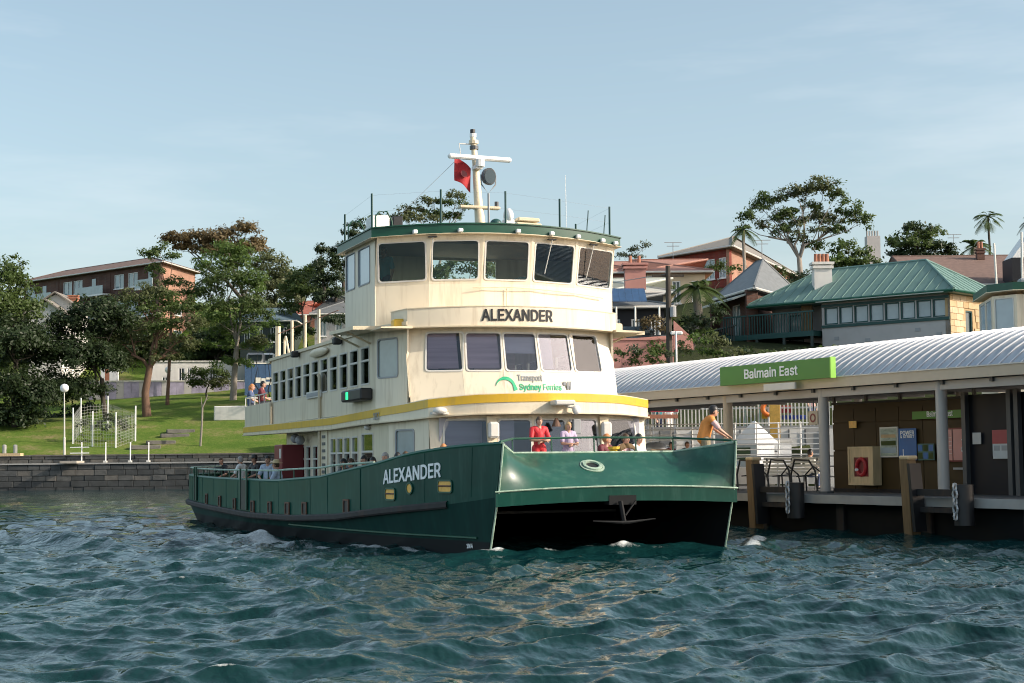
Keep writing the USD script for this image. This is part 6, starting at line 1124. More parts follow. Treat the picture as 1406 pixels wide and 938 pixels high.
hip(rbk, 'roof', (l_[0], l_[1], 0), X, X2, zE+.1, at_y(983, 320, 132)[2]-zE+.4, .6, 'tile_grey', ridge_in=4.5)
# ---- tiled houses under it
simple_house('tiled_house', 'house with a pinkish tiled hip roof just right of the wheelhouse', 838, 893, 374, 360, 118, 9, 'render_pink', 'tile_pink', 2)
simple_house('tiled_house', 'wider house with a pinkish tiled hip roof below the red brick block', 888, 968, 373, 357, 114, 10, 'render_cream', 'tile_pink', 3)
ch_ = simple_house('cream_terrace', 'cream house with red-edged pale iron roof and a tall pink chimney', 836, 916, 402, 383, 101, 9, 'render_cream', 'roof_pale', 5, pane='dark_pane'); chimney(ch_, at_y(872, 398, 100.5), 1.3, 1.6, 'render_pink', 2)
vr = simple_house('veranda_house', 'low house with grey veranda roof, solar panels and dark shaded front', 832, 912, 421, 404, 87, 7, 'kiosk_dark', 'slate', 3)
for k in range(5):
    a = at_y(842+k*9.5, 414, 85.6); part(vr, 'solar_panel', MB().frame_box(a+A3(0, 0.4, .02), A3(.36, 0, 0), A3(0, 1.6, .85), A3(0, 0, .05)), 'truck_blue', world=True)
for px in (846, 872, 905): a = at_y(px, 424, 85.5); part(vr, 'veranda_post', MB().tube([A3(a[0], 85.5, 6.5), A3(a[0], 85.5, a[2]+.1)], .06, 6), 'off_white', world=True)
a, b = at_y(838, 485, 82), at_y(925, 480, 82); pw_ = thing('pink_wall', 'pink rendered garden wall above the canopy beside the ferry', 'garden wall', (a[0], 82, 6)); zt_ = at_y(880, 467, 82)[2]
part(pw_, 'wall', MB().poly(sg.Polygon([(0, 0), (b[0]-a[0], 0), (b[0]-a[0], zt_-5.8), (b[0]-a[0]-.6, zt_-5.8), (0, zt_-6)]), A3(a[0], 82.3, 6), (1, 0, 0), (0, 0, 1), .3), 'render_pink', world=True); part(pw_, 'coping', MB().frame_box((a[0], 81.95, zt_), (b[0]-a[0], 0, 0), (0, .4, 0), (0, 0, .1)), 'render_pink', world=True)
a, b, m_ = at_y(925, 440, 83.5), at_y(952, 465, 83.5), at_y(925, 480, 83.5); part(pw_, 'stepped_wall', MB().poly(sg.Polygon([(0, 0), (b[0]-a[0], 0), (b[0]-a[0], b[2]-m_[2]), (0, a[2]-m_[2])]), A3(a[0], 83.8, m_[2]), (1, 0, 0), (0, 0, 1), .3), 'render_pink', world=True)
a = at_y(872, 462, 84); cr_ = thing('parked_car', 'dark car parked in the shaded carport beside the ferry', 'car', (a[0], 84, a[2]-.7)); part(cr_, 'body', MB().box((a[0], 84.8, a[2]-.25), (3.9, 1.7, .65), ch=.2), 'dark_grey', world=True); part(cr_, 'cabin', MB().box((a[0]-.1, 84.8, a[2]+.25), (2.2, 1.5, .6), ch=.22), 'dark_pane', world=True)
for k in (-1.2, 1.2): part(cr_, 'wheel', MB().tube([A3(a[0]+k, 83.9, a[2]-.5), A3(a[0]+k, 84.15, a[2]-.5)], .31, 12), 'black', world=True)
# ---- dark terrace house with steep slate roof
c_, l_, r_ = two_faces((1035, 398), (986, 402), (1100, 396), 92, 98, 100); B0 = 7.0; zE = c_[2]
dh = thing('slate_house', 'dark brick terrace house with steep grey slate roof and shaded balconies', 'house', (c_[0], c_[1], B0)); X = A3(c_[0]-l_[0], c_[1]-l_[1], 0); L = np.linalg.norm(X); Hh = zE-B0; X2 = A3(r_[0]-c_[0], r_[1]-c_[1], 0); L2 = np.linalg.norm(X2)
wall_with_windows(dh, A3(l_[0], l_[1], B0), X, Hh, [(L*.40, Hh-2.9, L*.62, Hh-.6, 'pale_pane'), (L*.28, Hh-5.6, L*.55, Hh-4.0, 'sky_pane')], 'brick_brown'); wall_with_windows(dh, A3(c_[0], c_[1], B0), X2, Hh, [(L2*.42, Hh-1.7, L2*.62, Hh-.4, 'sky_pane'), (L2*.3, Hh-5.2, L2*.5, Hh-3.8, 'pale_pane')], 'brick_brown')
Nn = np.cross(X/L, (0, 0, 1)); N2 = np.cross(X2/L2, (0, 0, 1))
for zz in (Hh-3.1,):
    bl = part(dh, 'balcony', MB().frame_box(A3(l_[0], l_[1], B0+zz-.2), X, Nn*1.2, A3(0, 0, .18)), 'dark_timber', world=True)
    for k in range(16): part(bl, 'baluster', MB().frame_box(A3(l_[0], l_[1], B0+zz)+X*(k/16)+Nn*1.12, X/L*.07, Nn*.05, A3(0, 0, 1.0)), 'dark_timber', world=True)
    part(bl, 'handrail', MB().frame_box(A3(l_[0], l_[1], B0+zz+1.0)+Nn*1.1, X, Nn*.1, A3(0, 0, .08)), 'dark_timber', world=True)
for p, m_ in ((A3(l_[0], l_[1], B0), 'timber'), (A3(c_[0], c_[1], B0), 'timber')): part(dh, 'party_wall', MB().frame_box(p-X/L*.15, X/L*.3, Nn*.5, A3(0, 0, Hh)), 'brick_brown', world=True)
hip(dh, 'roof', (l_[0], l_[1], 0), X, X2, zE+.1, at_y(1060, 352, 96)[2]-zE, .5, 'slate', ridge_in=min(L, L2)*.48)
part(dh, 'verandah_roof', MB().frame_box(A3(l_[0], l_[1], zE-.15), X, Nn*1.3+A3(0, 0, -.45), A3(0, 0, .1)), 'roof_pale', world=True)
# ---- green-roofed building: facade runs back to the left at 48 degrees, sandstone end wall to the right
def along(p, d, px):
    """distance t so that p + t d stands at photograph column px"""
    lo, hi = 0.0, 60.0; f0 = proj(p)[0] < px
    for _ in range(50):
        m = (lo+hi)/2
        if (proj(p+d*m)[0] < px) == f0: lo = m
        else: hi = m
    return lo
dL = A3(-math.sin(math.radians(48)), math.cos(math.radians(48)), 0); dR = A3(math.cos(math.radians(48)), math.sin(math.radians(48)), 0)
gc = at_y(1303, 400, 84); B0 = 5.5; zE = gc[2]; L = along(gc, dL, 1128); L2 = along(gc, dR, 1362); LF = along(gc-dR*-1.2, dL, 1060)
gl = gc+dL*L; X = -dL*L; X2 = dR*L2; Hh = zE-B0; Nn = np.cross(X/L, (0, 0, 1)); N2 = np.cross(X2/L2, (0, 0, 1))
gb = thing('green_roof_building', 'big rendered building with green metal roof, window strip and sandstone end wall', 'building', (gc[0], gc[1], B0))
zw0 = at_y(1300, 434, 84)[2]-B0; zw1 = at_y(1300, 409, 84)[2]-B0
wall_with_windows(gb, A3(gl[0], gl[1], B0), X, Hh, [(L*(.02+k*.122), zw0, L*(.02+k*.122+.112), zw1, 'sky_pane', 'frame_green') for k in range(8)], 'render_grey', sill=False)
part(gb, 'window_band', MB().frame_box(A3(gl[0], gl[1], B0+zw0-.18)+Nn*.01, X, Nn*.06, A3(0, 0, .16)).frame_box(A3(gl[0], gl[1], B0+zw1+.02)+Nn*.01, X, Nn*.06, A3(0, 0, .14)), 'frame_green', world=True)
part(gb, 'verandah_eave', MB().frame_box(A3(gl[0], gl[1], B0+zw1+.42)-Nn*.1, X, Nn*.75+A3(0, 0, -.16), A3(0, 0, .09)), 'roof_pale', world=True)
for k, (xf, zf) in enumerate(((.1, .45), (.35, .4), (.55, .35), (.74, .5), (.9, .42))): part(gb, 'wall_vent', MB().frame_box(A3(gl[0], gl[1], B0+zw0*zf+1.2)+X*xf, X/L*.28, Nn*.03, A3(0, 0, .18)), 'grey', world=True)
# sandstone end wall, block by block, with its two sash windows
sws = [(L2*.36, Hh-2.9, L2*.52, Hh-.9), (L2*.78, Hh-3.0, L2*.92, Hh-1.0)]; ew = wall_with_windows(gb, A3(gc[0], gc[1], B0), X2, Hh, [w+('dark_pane', 'frame_green') for w in sws], 'sandstone_b', name='end_wall')
z = Hh-5.2; row = 0
while z < Hh-.12:
    x = -.0 if row % 2 else -.35
    while x < L2-.05:
        w_ = rng.uniform(.6, .85); xa, xb = max(x, .01), min(x+w_-.025, L2-.01); zb_ = min(z+.315, Hh-.01)
        if xb-xa > .12 and not any(xa < q[2]+.08 and xb > q[0]-.08 and z < q[3]+.04 and zb_ > q[1]-.12 for q in sws): part(ew, 'sandstone_block', MB().frame_box(A3(gc[0], gc[1], B0+z)+X2/L2*xa+N2*.004, X2/L2*(xb-xa), N2*rng.uniform(.03, .05), A3(0, 0, zb_-z)), 'sandstone_'+'abc'[rng.integers(0, 3)], world=True)
        x += w_
    z += .34; row += 1
gf = gc+dL*LF
hip(gb, 'roof', (gf[0], gf[1], 0), -dL*LF, X2, zE+.08, at_y(1262, 366, 90)[2]-zE, .55, 'roof_green', ridge_in=L2*.62, rib=.62)
chb = at_y(1129, 402, 90.4); chimney(gb, chb, 1.0, at_y(1129, 362, 90.4)[2]-chb[2], 'render_white', 4)
part(gb, 'back_wall', MB().frame_box(A3(gf[0], gf[1], B0)+X2*.95, -dL*LF, dR*.2, A3(0, 0, Hh)), 'render_grey', world=True)
# its set-back left wing with balcony
wl = gf+dR*1.2; wr = gl+dR*1.2; XW = wr-wl; XW[2] = 0; LW = np.linalg.norm(XW); zW = zE; NW = np.cross(XW/LW, (0, 0, 1))
wg = thing('cream_wing', 'cream wing with green door and dark balcony at the left end of the green roof', 'building', (wl[0], wl[1], B0)); wall_with_windows(wg, A3(wl[0], wl[1], B0), XW, zW-B0, [(LW*.27, zW-B0-3.3, LW*.52, zW-B0-.5, 'pale_pane', 'frame_green')], 'render_grey')
part(wg, 'end_wall', MB().frame_box(A3(wl[0], wl[1], B0), dR*3, dL*-.2, A3(0, 0, zW-B0)), 'render_grey', world=True)
part(wg, 'plinth_storey', MB().frame_box(A3(wl[0], wl[1], B0)+NW*.02, XW, NW*.3, A3(0, 0, zW-B0-4.6)), 'sandstone_b', world=True)
zb_ = at_y(1090, 465, 95)[2]; bl = part(wg, 'balcony', MB().frame_box(A3(wl[0], wl[1], zb_-.3)-XW*.55, XW*1.5, NW*1.8, A3(0, 0, .3)), 'frame_green', world=True)
for k in range(34): part(bl, 'baluster', MB().frame_box(A3(wl[0], wl[1], zb_)-XW*.55+XW*1.5*(k/34)+NW*1.72, XW/LW*.05, NW*.04, A3(0, 0, 1.05)), 'frame_green', world=True)
part(bl, 'handrail', MB().frame_box(A3(wl[0], wl[1], zb_+1.05)-XW*.55+NW*1.68, XW*1.5, NW*.1, A3(0, 0, .08)), 'frame_green', world=True)
part(bl, 'screen', MB().frame_box(A3(wl[0], wl[1], zb_)+XW*.62+NW*.8, XW/LW*.7, NW*.08, A3(0, 0, 2.1)), 'timber', world=True)
for k in (-.5, .0, .45, .9): part(bl, 'balcony_post', MB().frame_box(A3(wl[0], wl[1], B0)+XW*k+NW*1.65, XW/LW*.14, NW*.14, A3(0, 0, zb_-B0-.3)), 'dark_timber', world=True)
# ---- brown roof behind, castle-like chimney, poles
br = simple_house('brown_roof_house', 'house with a long brown tiled roof and white dormer at the right edge', 1268, 1440, 391, 352, 112, 14, 'render_white', 'tile_brown', 9, gable=True)
a = at_y(1398, 372, 111); part(br, 'dormer', MB().box(a+A3(0, 0, 0), (1.5, 2.2, 1.6)), 'kiosk_dark', world=True); part(br, 'dormer_gable', MB().poly(sg.Polygon([(-1.2, 0), (1.2, 0), (0, 1.6)]), a+A3(.6, -.6, .8), (1, 0, 0), (0, 0, 1), -2.0), 'white', world=True)
chimney(br, at_y(1346, 357, 118), .55, .8, 'brick_brown', 2)
a = at_y(1199, 372, 150); cs_ = thing('chimney_stack', 'pale crenellated chimney stack rising behind the trees', 'chimney', (a[0], 150, a[2]-6)); hgt = at_y(1199, 325, 150)[2]-a[2]; part(cs_, 'stack', MB().box(a+A3(0, 0, hgt/2-3), (1.25, 1.0, hgt+6)), 'render_grey', world=True)
for k in range(5): part(cs_, 'chimney_pot', MB().tube([a+A3(-.5+.25*k, 0, hgt), a+A3(-.5+.25*k, 0, hgt+.55)], .09, 8), 'concrete', world=True)
a = at_y(919, 480, 80); b = at_y(917, 365, 80); g = ground_z(a[0], 80); tp = thing('telegraph_pole', 'tall dark timber telegraph pole with cross arm beside the palm', 'telegraph pole', (a[0], 80, g)); part(tp, 'pole', MB().tube([A3(a[0], 80, g), A3(a[0], 80, b[2])], [.17, .12], 8), 'bark_dark', world=True); part(tp, 'cross_arm', MB().box((a[0], 80, b[2]-.5), (1.6, .1, .12)), 'bark_dark', world=True)
part(tp, 'transformer', MB().cyl((a[0]+.2, 79.8, b[2]-2.6), .16, .5, 10), 'grey', world=True); part(tp, 'street_lamp_head', MB().box((a[0]+.35, 79.8, at_y(919, 458, 80)[2]), (.6, .25, .18), ch=.05), 'white', world=True)
part(tp, 'wire', MB().tube([A3(a[0], 80, b[2]-.4), A3(a[0]-6, 83, b[2]-1.0), A3(a[0]-14, 86, b[2]-.2)], .02, 4), 'grey', world=True)
a = at_y(929, 500, 74); b = at_y(928.5, 455, 74); lp2 = thing('thin_post', 'thin white post in front of the hedge above the canopy', 'post', (a[0], 74, 4)); part(lp2, 'post', MB().tube([A3(a[0], 74, 3.5), A3(a[0], 74, b[2])], .045, 6), 'white', world=True)
for px, yt, Y in ((1309, 322, 140), (1046, 330, 128), (924, 333, 128)):
    a = at_y(px, yt+30, Y); b = at_y(px, yt, Y); an_ = thing('roof_aerial', {1309: 'television aerial right of the round dark tree', 1046: 'television aerial left of the tall gum tree', 924: 'thin aerial on the left end of the red brick block'}[px], 'aerial', a); part(an_, 'mast', MB().tube([a-A3(0, 0, 3), b], .03, 5), 'grey', world=True); part(an_, 'elements', MB().box(b, (1.4, .05, .05)).box(b-A3(0, 0, .3), (1.0, .05, .05)), 'grey', world=True)
# ---- park furniture on the left
def lamp(px, yb, yt, Y, lab, grp):
    a, b = at_y(px, yb, Y), at_y(px, yt, Y); t = thing('park_lamp', lab, 'street lamp', (a[0], Y, a[2]), 0, grp); part(t, 'post', MB().tube([a-A3(0, 0, .3), a+(b-a)*.28, a+(b-a)*.29, b-A3(0, 0, .35)], [.09, .09, .055, .045], 8), 'off_white', world=True); part(t, 'globe', MB().ell(b, (.34, .34, .34), 2), 'white', smooth=True, world=True); part(t, 'base', MB().cyl(a-A3(0, 0, .3), .14, .45, 10), 'off_white', world=True)
lamp(88.5, 628, 533, 125.2, 'white globe lamp post at the quay edge left of the wire enclosure', 'park globe lamps'); lamp(231, 549, 508, 162, 'white globe lamp post at the top of the lawn near the wheelie bins', 'park globe lamps')
pf = thing('jetty_platform', 'small concrete landing platform with white hand rails at the lamp post', 'platform', (at_y(95, 632, 122.8)[0], 122.4, 2.0)); x0, x1 = at_y(86, 632, 122)[0], at_y(109, 632, 122)[0]; part(pf, 'slab', MB().frame_box((x0, 121.2, 2.02), (x1-x0, 0, 0), (0, 2.2, 0), (0, 0, .18)), 'paving', world=True)
for z in (2.7, 3.15): part(pf, 'hand_rail', MB().tube([A3(x0, 124.0, z+.1), A3(x1+.2, 124.0, z+.1)], .035, 5), 'white', world=True)
for px in (112, 145, 179, 204): a = at_y(px, 630, 124.1); ps = thing('rail_post', {112: 'white rail post beside the landing platform', 145: 'white rail post below the wire enclosure', 179: 'white rail post below the stone steps', 204: 'white rail post farthest right along the quay'}[px], 'post', (a[0], 124.1, 2.04), 0, 'white rail posts along the quay'); part(ps, 'post', MB().tube([A3(a[0], 124.1, 2.04), A3(a[0], 124.1, at_y(px, 607, 124.1)[2])], .05, 6), 'white', world=True); part(ps, 'foot', MB().box((a[0], 124.0, 2.12), (.28, .28, .16), ch=.02), 'off_white', world=True)
a, b = at_y(-30, 623, 123), at_y(30, 622, 123); pk = solo('timber_beam', MB().frame_box((a[0], 122.6, 2.62), (b[0]-a[0], 0, 0), (0, .8, 0), (0, 0, .22)), 'timber_pale', 'pale timber beam along the quay at the left edge', 'beam')
for px, lab in ((6, 'short pale bollard at the left edge of the lawn'), (21, 'short grey bollard second from the left edge of the lawn')): a = at_y(px, 620, 126); bo_ = thing('bollard', lab, 'bollard', (a[0], 126, a[2]-.3), 0, 'bollards on the lawn edge'); part(bo_, 'post', MB().cyl((a[0], 126, a[2]-.4), .16, .85, 10), 'concrete', world=True); part(bo_, 'cap', MB().ell((a[0], 126, a[2]+.45), (.17, .17, .09), 1), 'concrete', world=True)
# wire mesh enclosure with young plants
en = [at_y(100, 598, 130), at_y(127, 600, 128.5), at_y(159, 602, 128), at_y(186, 590, 131), at_y(148, 575, 136), at_y(111, 580, 135)]; ec = thing('mesh_enclosure', 'pale wire mesh tree enclosure with white posts on the lawn', 'enclosure', en[1])
for i, p in enumerate(en):
    g = ground_z(p[0], p[1]); q = en[(i+1) % 6]; g2 = ground_z(q[0], q[1]); part(ec, 'post', MB().tube([A3(p[0], p[1], g-.2), A3(p[0], p[1], g+2.9)], .06, 6), 'white', world=True)
    w_ = MB(); L_ = np.hypot(q[0]-p[0], q[1]-p[1]); a0, b0 = A3(p[0], p[1], g), A3(q[0], q[1], g2)
    for z in np.arange(.1, 2.35, .25): w_.tube([a0+A3(0, 0, z), b0+A3(0, 0, z)], .007, 3, False)
    for f_ in np.arange(.2, L_, .25): w_.tube([a0+(b0-a0)*(f_/L_), a0+(b0-a0)*(f_/L_)+A3(0, 0, 2.3)], .007, 3, False)
    part(ec, 'wire_mesh', w_, 'off_white', world=True, kind='stuff')
for k, (px, py, Y) in enumerate(((200, 602, 128), (221, 596, 130), (240, 588, 133), (248, 583, 135))):
    a = at_y(px, py, Y); g = ground_z(a[0], Y); solo('stone_step', MB().box((a[0], Y, g+.08), (2.3, .9, .34), rz=.3, ch=.04), 'stone_c', ('lowest stone step of the lawn path', 'second lowest stone step of the lawn path', 'second highest stone step of the lawn path', 'highest stone step of the lawn path')[k], 'step', 'stone steps on the lawn')
a = at_y(327, 572, 141); g = ground_z(a[0], 141); solo('concrete_block', MB().box((a[0], 141, g+.45), (4.0, 1.6, 1.3), ch=.08), 'render_white', 'pale concrete block on the lawn beside the upper stern deck', 'block')
for px, lab in ((227, 'left dark wheelie bin by the painted fence'), (234, 'right dark wheelie bin by the painted fence')): a = at_y(px, 545, 163); g = ground_z(a[0], 163); wb = thing('wheelie_bin', lab, 'bin', (a[0], 163, g), 0, 'wheelie bins at the fence'); part(wb, 'body', MB().box((a[0], 163, g+.5), (.75, .7, 1.0), ch=.06), 'frame_green', world=True); part(wb, 'lid', MB().box((a[0], 162.95, g+1.06), (.82, .8, .1), ch=.03), 'black', world=True)

# ================================================================ TREES
def leaves(rr, centers, radii, dens, size, shell=.55, droop=0.0):
    """many leaf-sprig quads gathered in uneven tufts over ellipsoid clumps"""
    V = []
    for c, r in zip(centers, radii):
        r = np.asarray(r, float); area = 4*math.pi*((r[0]*r[1]+r[0]*r[2]+r[1]*r[2])/3); n = max(40, int(dens*4.4*area)); nt = max(9, n//44)
        d = rr.normal(size=(nt, 3)); d /= np.linalg.norm(d, axis=1, keepdims=True); d[:, 2] = np.where(d[:, 2] < -.35, -d[:, 2]*.4, d[:, 2]); rad = shell+(1.08-shell)*rr.random((nt, 1))**.7
        tuft = c+d*rad*r; tr_ = rr.uniform(.10, .26, nt)*r.mean()+size*.6; k = rr.integers(0, nt, n)
        o = rr.normal(size=(n, 3))*.55; p = tuft[k]+o*tr_[k][:, None]*np.array([1, 1, .6])
        nrm = unit_rows((p-c)/r+rr.normal(size=(n, 3))*.75+np.array([0, 0, .5-droop])); t = unit_rows(np.cross(nrm, rr.normal(size=(n, 3)))); b = np.cross(nrm, t)
        s = size*.78*rr.uniform(.6, 1.35, (n, 1)); w = s*rr.uniform(.35, .6, (n, 1))
        V.append(np.stack([p-t*s*.5, p-b*w*.5+t*s*.05, p+t*s*.5, p+b*w*.5+t*s*.05], 1).reshape(-1, 3))
    V = np.vstack(V); q = np.arange(len(V)).reshape(-1, 4); return MB().add(V, q)
def unit_rows(a): return a/(np.linalg.norm(a, axis=-1, keepdims=True)+1e-9)
def tree(name, label, base_px, Y, clumps, leaf, bark, dens=11, size=.42, r0=.3, fork=.45, cat='tree', group=None, seed=1, limbs=True, twigs=2, leaf2=None, shell=.5, stems=1):
    rr = np.random.default_rng(seed); b = at_y(base_px[0], base_px[1], Y); b[2] = min(b[2], ground_z(b[0], b[1])+.1) if inside_land(b) else b[2]
    t = thing(name, label, cat, b, 0, group); C_, R_ = [], []
    for cl in clumps:
        px, py, rx, ry = cl[:4]; dy = cl[4] if len(cl) > 4 else rr.uniform(-1, 1)*rx*Y/FPX*.6; c = at_y(px, py, Y+dy); C_.append(c); R_.append((1.12*rx*Y/FPX, 1.1*(rx+ry)*.5*Y/FPX, 1.15*ry*Y/FPX))
    C_ = np.array(C_); top = C_[:, 2].max(); mid = C_.mean(0)
    if limbs:
        w = MB()
        for sidx in range(stems):
            fk = b+(np.array([mid[0], mid[1], top])-b)*np.array([.35, .35, fork])+rr.normal(size=3)*[.25, .25, 0]*(1+sidx)
            m1 = b+(fk-b)*.5+rr.normal(size=3)*[.18, .18, 0]; w.tube([b-A3(0, 0, .5), b+(m1-b)*.08, m1, fk], np.array([1.35, 1.0, .82, .70])*r0/(1+.25*sidx), 8)
            own = [i for i in range(len(C_)) if stems == 1 or i % stems == sidx]
            if not own: continue
            nb = max(1, min(5, len(own)//3)); seeds = [own[int(k)] for k in np.linspace(0, len(own)-1, nb)]
            grp = {k: [] for k in range(nb)}
            for i in own: grp[int(np.argmin([np.linalg.norm(C_[i]-C_[q]) for q in seeds]))].append(i)
            for k, ids in grp.items():
                if not ids: continue
                gc_ = C_[ids].mean(0); st = fk+(m1-fk)*rr.uniform(0, .25); be = st+(gc_-st)*.62+A3(0, 0, -.25); bm = st+(be-st)*.5+rr.normal(size=3)*.22+A3(0, 0, .2); rb = r0*rr.uniform(.40, .55)
                w.tube([st, bm, be], [rb, rb*.78, rb*.6], 7)
                for i in ids:
                    s0_ = bm+(be-bm)*rr.uniform(.35, 1); e = C_[i]+rr.normal(size=3)*np.array(R_[i])*.2; m2 = s0_+(e-s0_)*.5+rr.normal(size=3)*.18; r1 = rb*rr.uniform(.34, .5); w.tube([s0_, m2, e], [r1, r1*.7, r1*.3], 6)
                    for _ in range(twigs):
                        d = rr.normal(size=3); d /= np.linalg.norm(d); d[2] = abs(d[2])*.7; q_ = m2+(e-m2)*rr.uniform(0, .95); w.tube([q_, q_+d*np.array(R_[i])*.5+rr.normal(size=3)*.1, q_+d*np.array(R_[i])*.95], [r1*.42, r1*.28, .012], 5)
        part(t, 'trunk', w, bark, smooth=True, world=True)
    if leaf2:
        k = rr.random(len(C_)) < .4; idx = np.where(k)[0]; rest = np.where(~k)[0]
        if len(idx): part(t, 'crown', leaves(rr, C_[idx], [R_[i] for i in idx], dens, size, shell), leaf2, world=True)
        if len(rest): part(t, 'crown', leaves(rr, C_[rest], [R_[i] for i in rest], dens, size, shell), leaf, world=True)
    else: part(t, 'crown', leaves(rr, C_, R_, dens, size, shell), leaf, world=True)
    return t
def inside_land(b): return bool(shapely.contains_xy(shore, b[0], b[1]))
tree('dark_tree', 'big dark dense tree at the left edge of the photograph', (22, 602), 138, [(12, 385, 26, 26), (-18, 420, 40, 40), (30, 425, 26, 30), (8, 470, 45, 40), (42, 480, 30, 32), (-10, 530, 50, 35), (30, 540, 38, 30), (60, 555, 24, 26), (10, 575, 40, 20)], 'leaf_dark', 'bark_dark', 11, .42, .35, seed=2, leaf2='leaf_mid')
tree('dark_tree', 'dark dense tree with leaning trunks behind the globe lamp', (150, 598), 141, [(92, 450, 28, 24), (128, 432, 30, 22), (150, 455, 26, 24), (75, 490, 32, 32), (112, 490, 36, 32), (150, 500, 24, 26), (70, 540, 32, 28), (108, 540, 34, 24), (140, 425, 18, 16), (165, 440, 20, 20)], 'leaf_dark', 'bark_dark', 12, .42, .26, seed=3, stems=2)
for i, (px, py, rx, ry, lab) in enumerate(((20, 592, 34, 14, 'low dark shrub under the big tree at the left edge'), (72, 580, 28, 16, 'low dark shrub left of the globe lamp'), (112, 568, 24, 12, 'low dark shrub behind the globe lamp'))): tree('shrub', lab, (px, py+12), 146, [(px-rx*.4, py, rx*.6, ry), (px+rx*.4, py-2, rx*.6, ry*.9)], 'leaf_dark', 'bark_dark', 10, .4, .08, .3, 'shrub', seed=10+i)
tree('gum_tree', 'spreading tree with a reddish brown trunk and open dark crown on the lawn', (202, 577), 143, [(212, 402, 28, 14), (180, 412, 26, 14), (243, 420, 26, 18), (160, 440, 26, 18), (205, 428, 34, 16), (262, 448, 22, 20), (150, 470, 22, 16), (228, 452, 26, 16), (185, 462, 24, 14), (250, 478, 26, 15), (168, 500, 26, 12), (270, 425, 18, 14), (225, 492, 24, 10)], 'leaf_olive', 'bark_brown', 7, .36, .42, .42, seed=4, leaf2='leaf_mid', twigs=4, shell=.35)
tree('tall_tree', 'tall bright green tree with a pale trunk on the upper lawn', (320, 552), 151, [(312, 348, 28, 16), (332, 362, 26, 18), (290, 366, 24, 20), (318, 385, 38, 22), (346, 392, 22, 22), (285, 402, 22, 20), (322, 420, 38, 20), (296, 440, 24, 18), (350, 432, 20, 20), (322, 456, 32, 16), (348, 478, 20, 16), (296, 474, 20, 14), (318, 500, 24, 10)], 'leaf_bright', 'bark_pale', 8.5, .36, .34, .38, seed=5, leaf2='leaf_mid', twigs=3, shell=.4)
tree('fig_tree', 'big brownish flowering tree rising behind the apartment block', (352, 470), 194, [(245, 330, 22, 10), (272, 326, 22, 11), (300, 328, 24, 12), (330, 318, 20, 13), (345, 340, 20, 16), (318, 345, 28, 12), (262, 340, 22, 8), (288, 344, 24, 8)], 'leaf_brown', 'bark_dark', 9, .5, .5, .4, seed=6)
tree('fig_tree', 'rounded olive tree right of the tall bright green tree', (380, 470), 186, [(368, 362, 22, 16), (388, 385, 24, 20), (372, 395, 26, 22), (398, 410, 20, 18), (360, 425, 24, 20), (392, 432, 22, 16)], 'leaf_olive', 'bark_dark', 9, .46, .4, .35, seed=7)
tree('slender_tree', 'slender tree in front of the lit end of the apartment block', (230, 500), 152, [(205, 350, 14, 10), (222, 344, 16, 9), (240, 352, 14, 8), (214, 372, 16, 11), (240, 392, 20, 11), (262, 405, 18, 12), (226, 408, 20, 12), (250, 424, 22, 10)], 'leaf_mid', 'bark_brown', 8, .34, .18, .6, seed=8, twigs=3, shell=.35)
tree('round_shrub_tree', 'small round-headed tree in front of the painted fence', (284, 548), 156, [(270, 516, 14, 11), (292, 512, 16, 12), (306, 524, 11, 12), (278, 528, 16, 11), (296, 530, 14, 10)], 'leaf_mid', 'bark_dark', 12, .32, .10, .4, 'small tree', seed=9, leaf2='leaf_olive')
a = at_y(275, 602, 129); g = ground_z(a[0], 129); spl = thing('sapling', 'bare forked sapling trunk on the lower lawn', 'sapling', (a[0], 129, g)); q1, q2, q3, q4 = at_y(278, 560, 129), at_y(285, 542, 129), at_y(276, 545, 129), at_y(289, 545, 129)
part(spl, 'trunk', MB().tube([A3(a[0], 129, g-.2), a+(q1-a)*.5+A3(.05, 0, 0), q1], [.10, .085, .075], 7), 'bark_pale', world=True, smooth=True); part(spl, 'branch', MB().tube([q1, (q1+q2)/2+A3(.03, 0, 0), q2], [.065, .05, .03], 6), 'bark_pale', world=True); part(spl, 'branch', MB().tube([q1-A3(0, 0, .2), q3], [.05, .02], 6), 'bark_pale', world=True); part(spl, 'branch', MB().tube([(q1+q2)/2, q4], [.04, .015], 6), 'bark_pale', world=True)
tree('garden_tree', 'bushy green tree left of the cypresses', (420, 440), 170, [(415, 382, 18, 14), (432, 376, 16, 12), (405, 400, 20, 15), (430, 402, 22, 16), (395, 425, 16, 12), (448, 408, 14, 14)], 'leaf_mid', 'bark_dark', 10, .42, .3, .3, seed=12)
tree('cypress', 'dark narrow cypress, left of the two beside the wheelhouse', (441, 425), 165, [(441, 345, 7, 12, 0), (440, 365, 9, 16, 0), (440, 388, 10, 18, 0), (441, 410, 10, 16, 0)], 'leaf_dark', 'bark_dark', 16, .36, .2, .7, seed=13)
tree('cypress', 'dark narrow cypress, right of the two beside the wheelhouse', (460, 425), 165, [(461, 362, 8, 14, 0), (460, 385, 10, 16, 0), (460, 408, 10, 16, 0)], 'leaf_dark', 'bark_dark', 16, .36, .2, .7, seed=14)
tree('pine_tree', 'dark pine with spreading tufts against the left of the wheelhouse', (468, 425), 168, [(452, 344, 12, 7), (466, 350, 14, 8), (480, 322, 14, 9), (474, 338, 12, 8), (490, 312, 14, 9), (484, 350, 14, 10), (470, 368, 14, 10)], 'leaf_dark', 'bark_dark', 10, .36, .25, .6, seed=15)
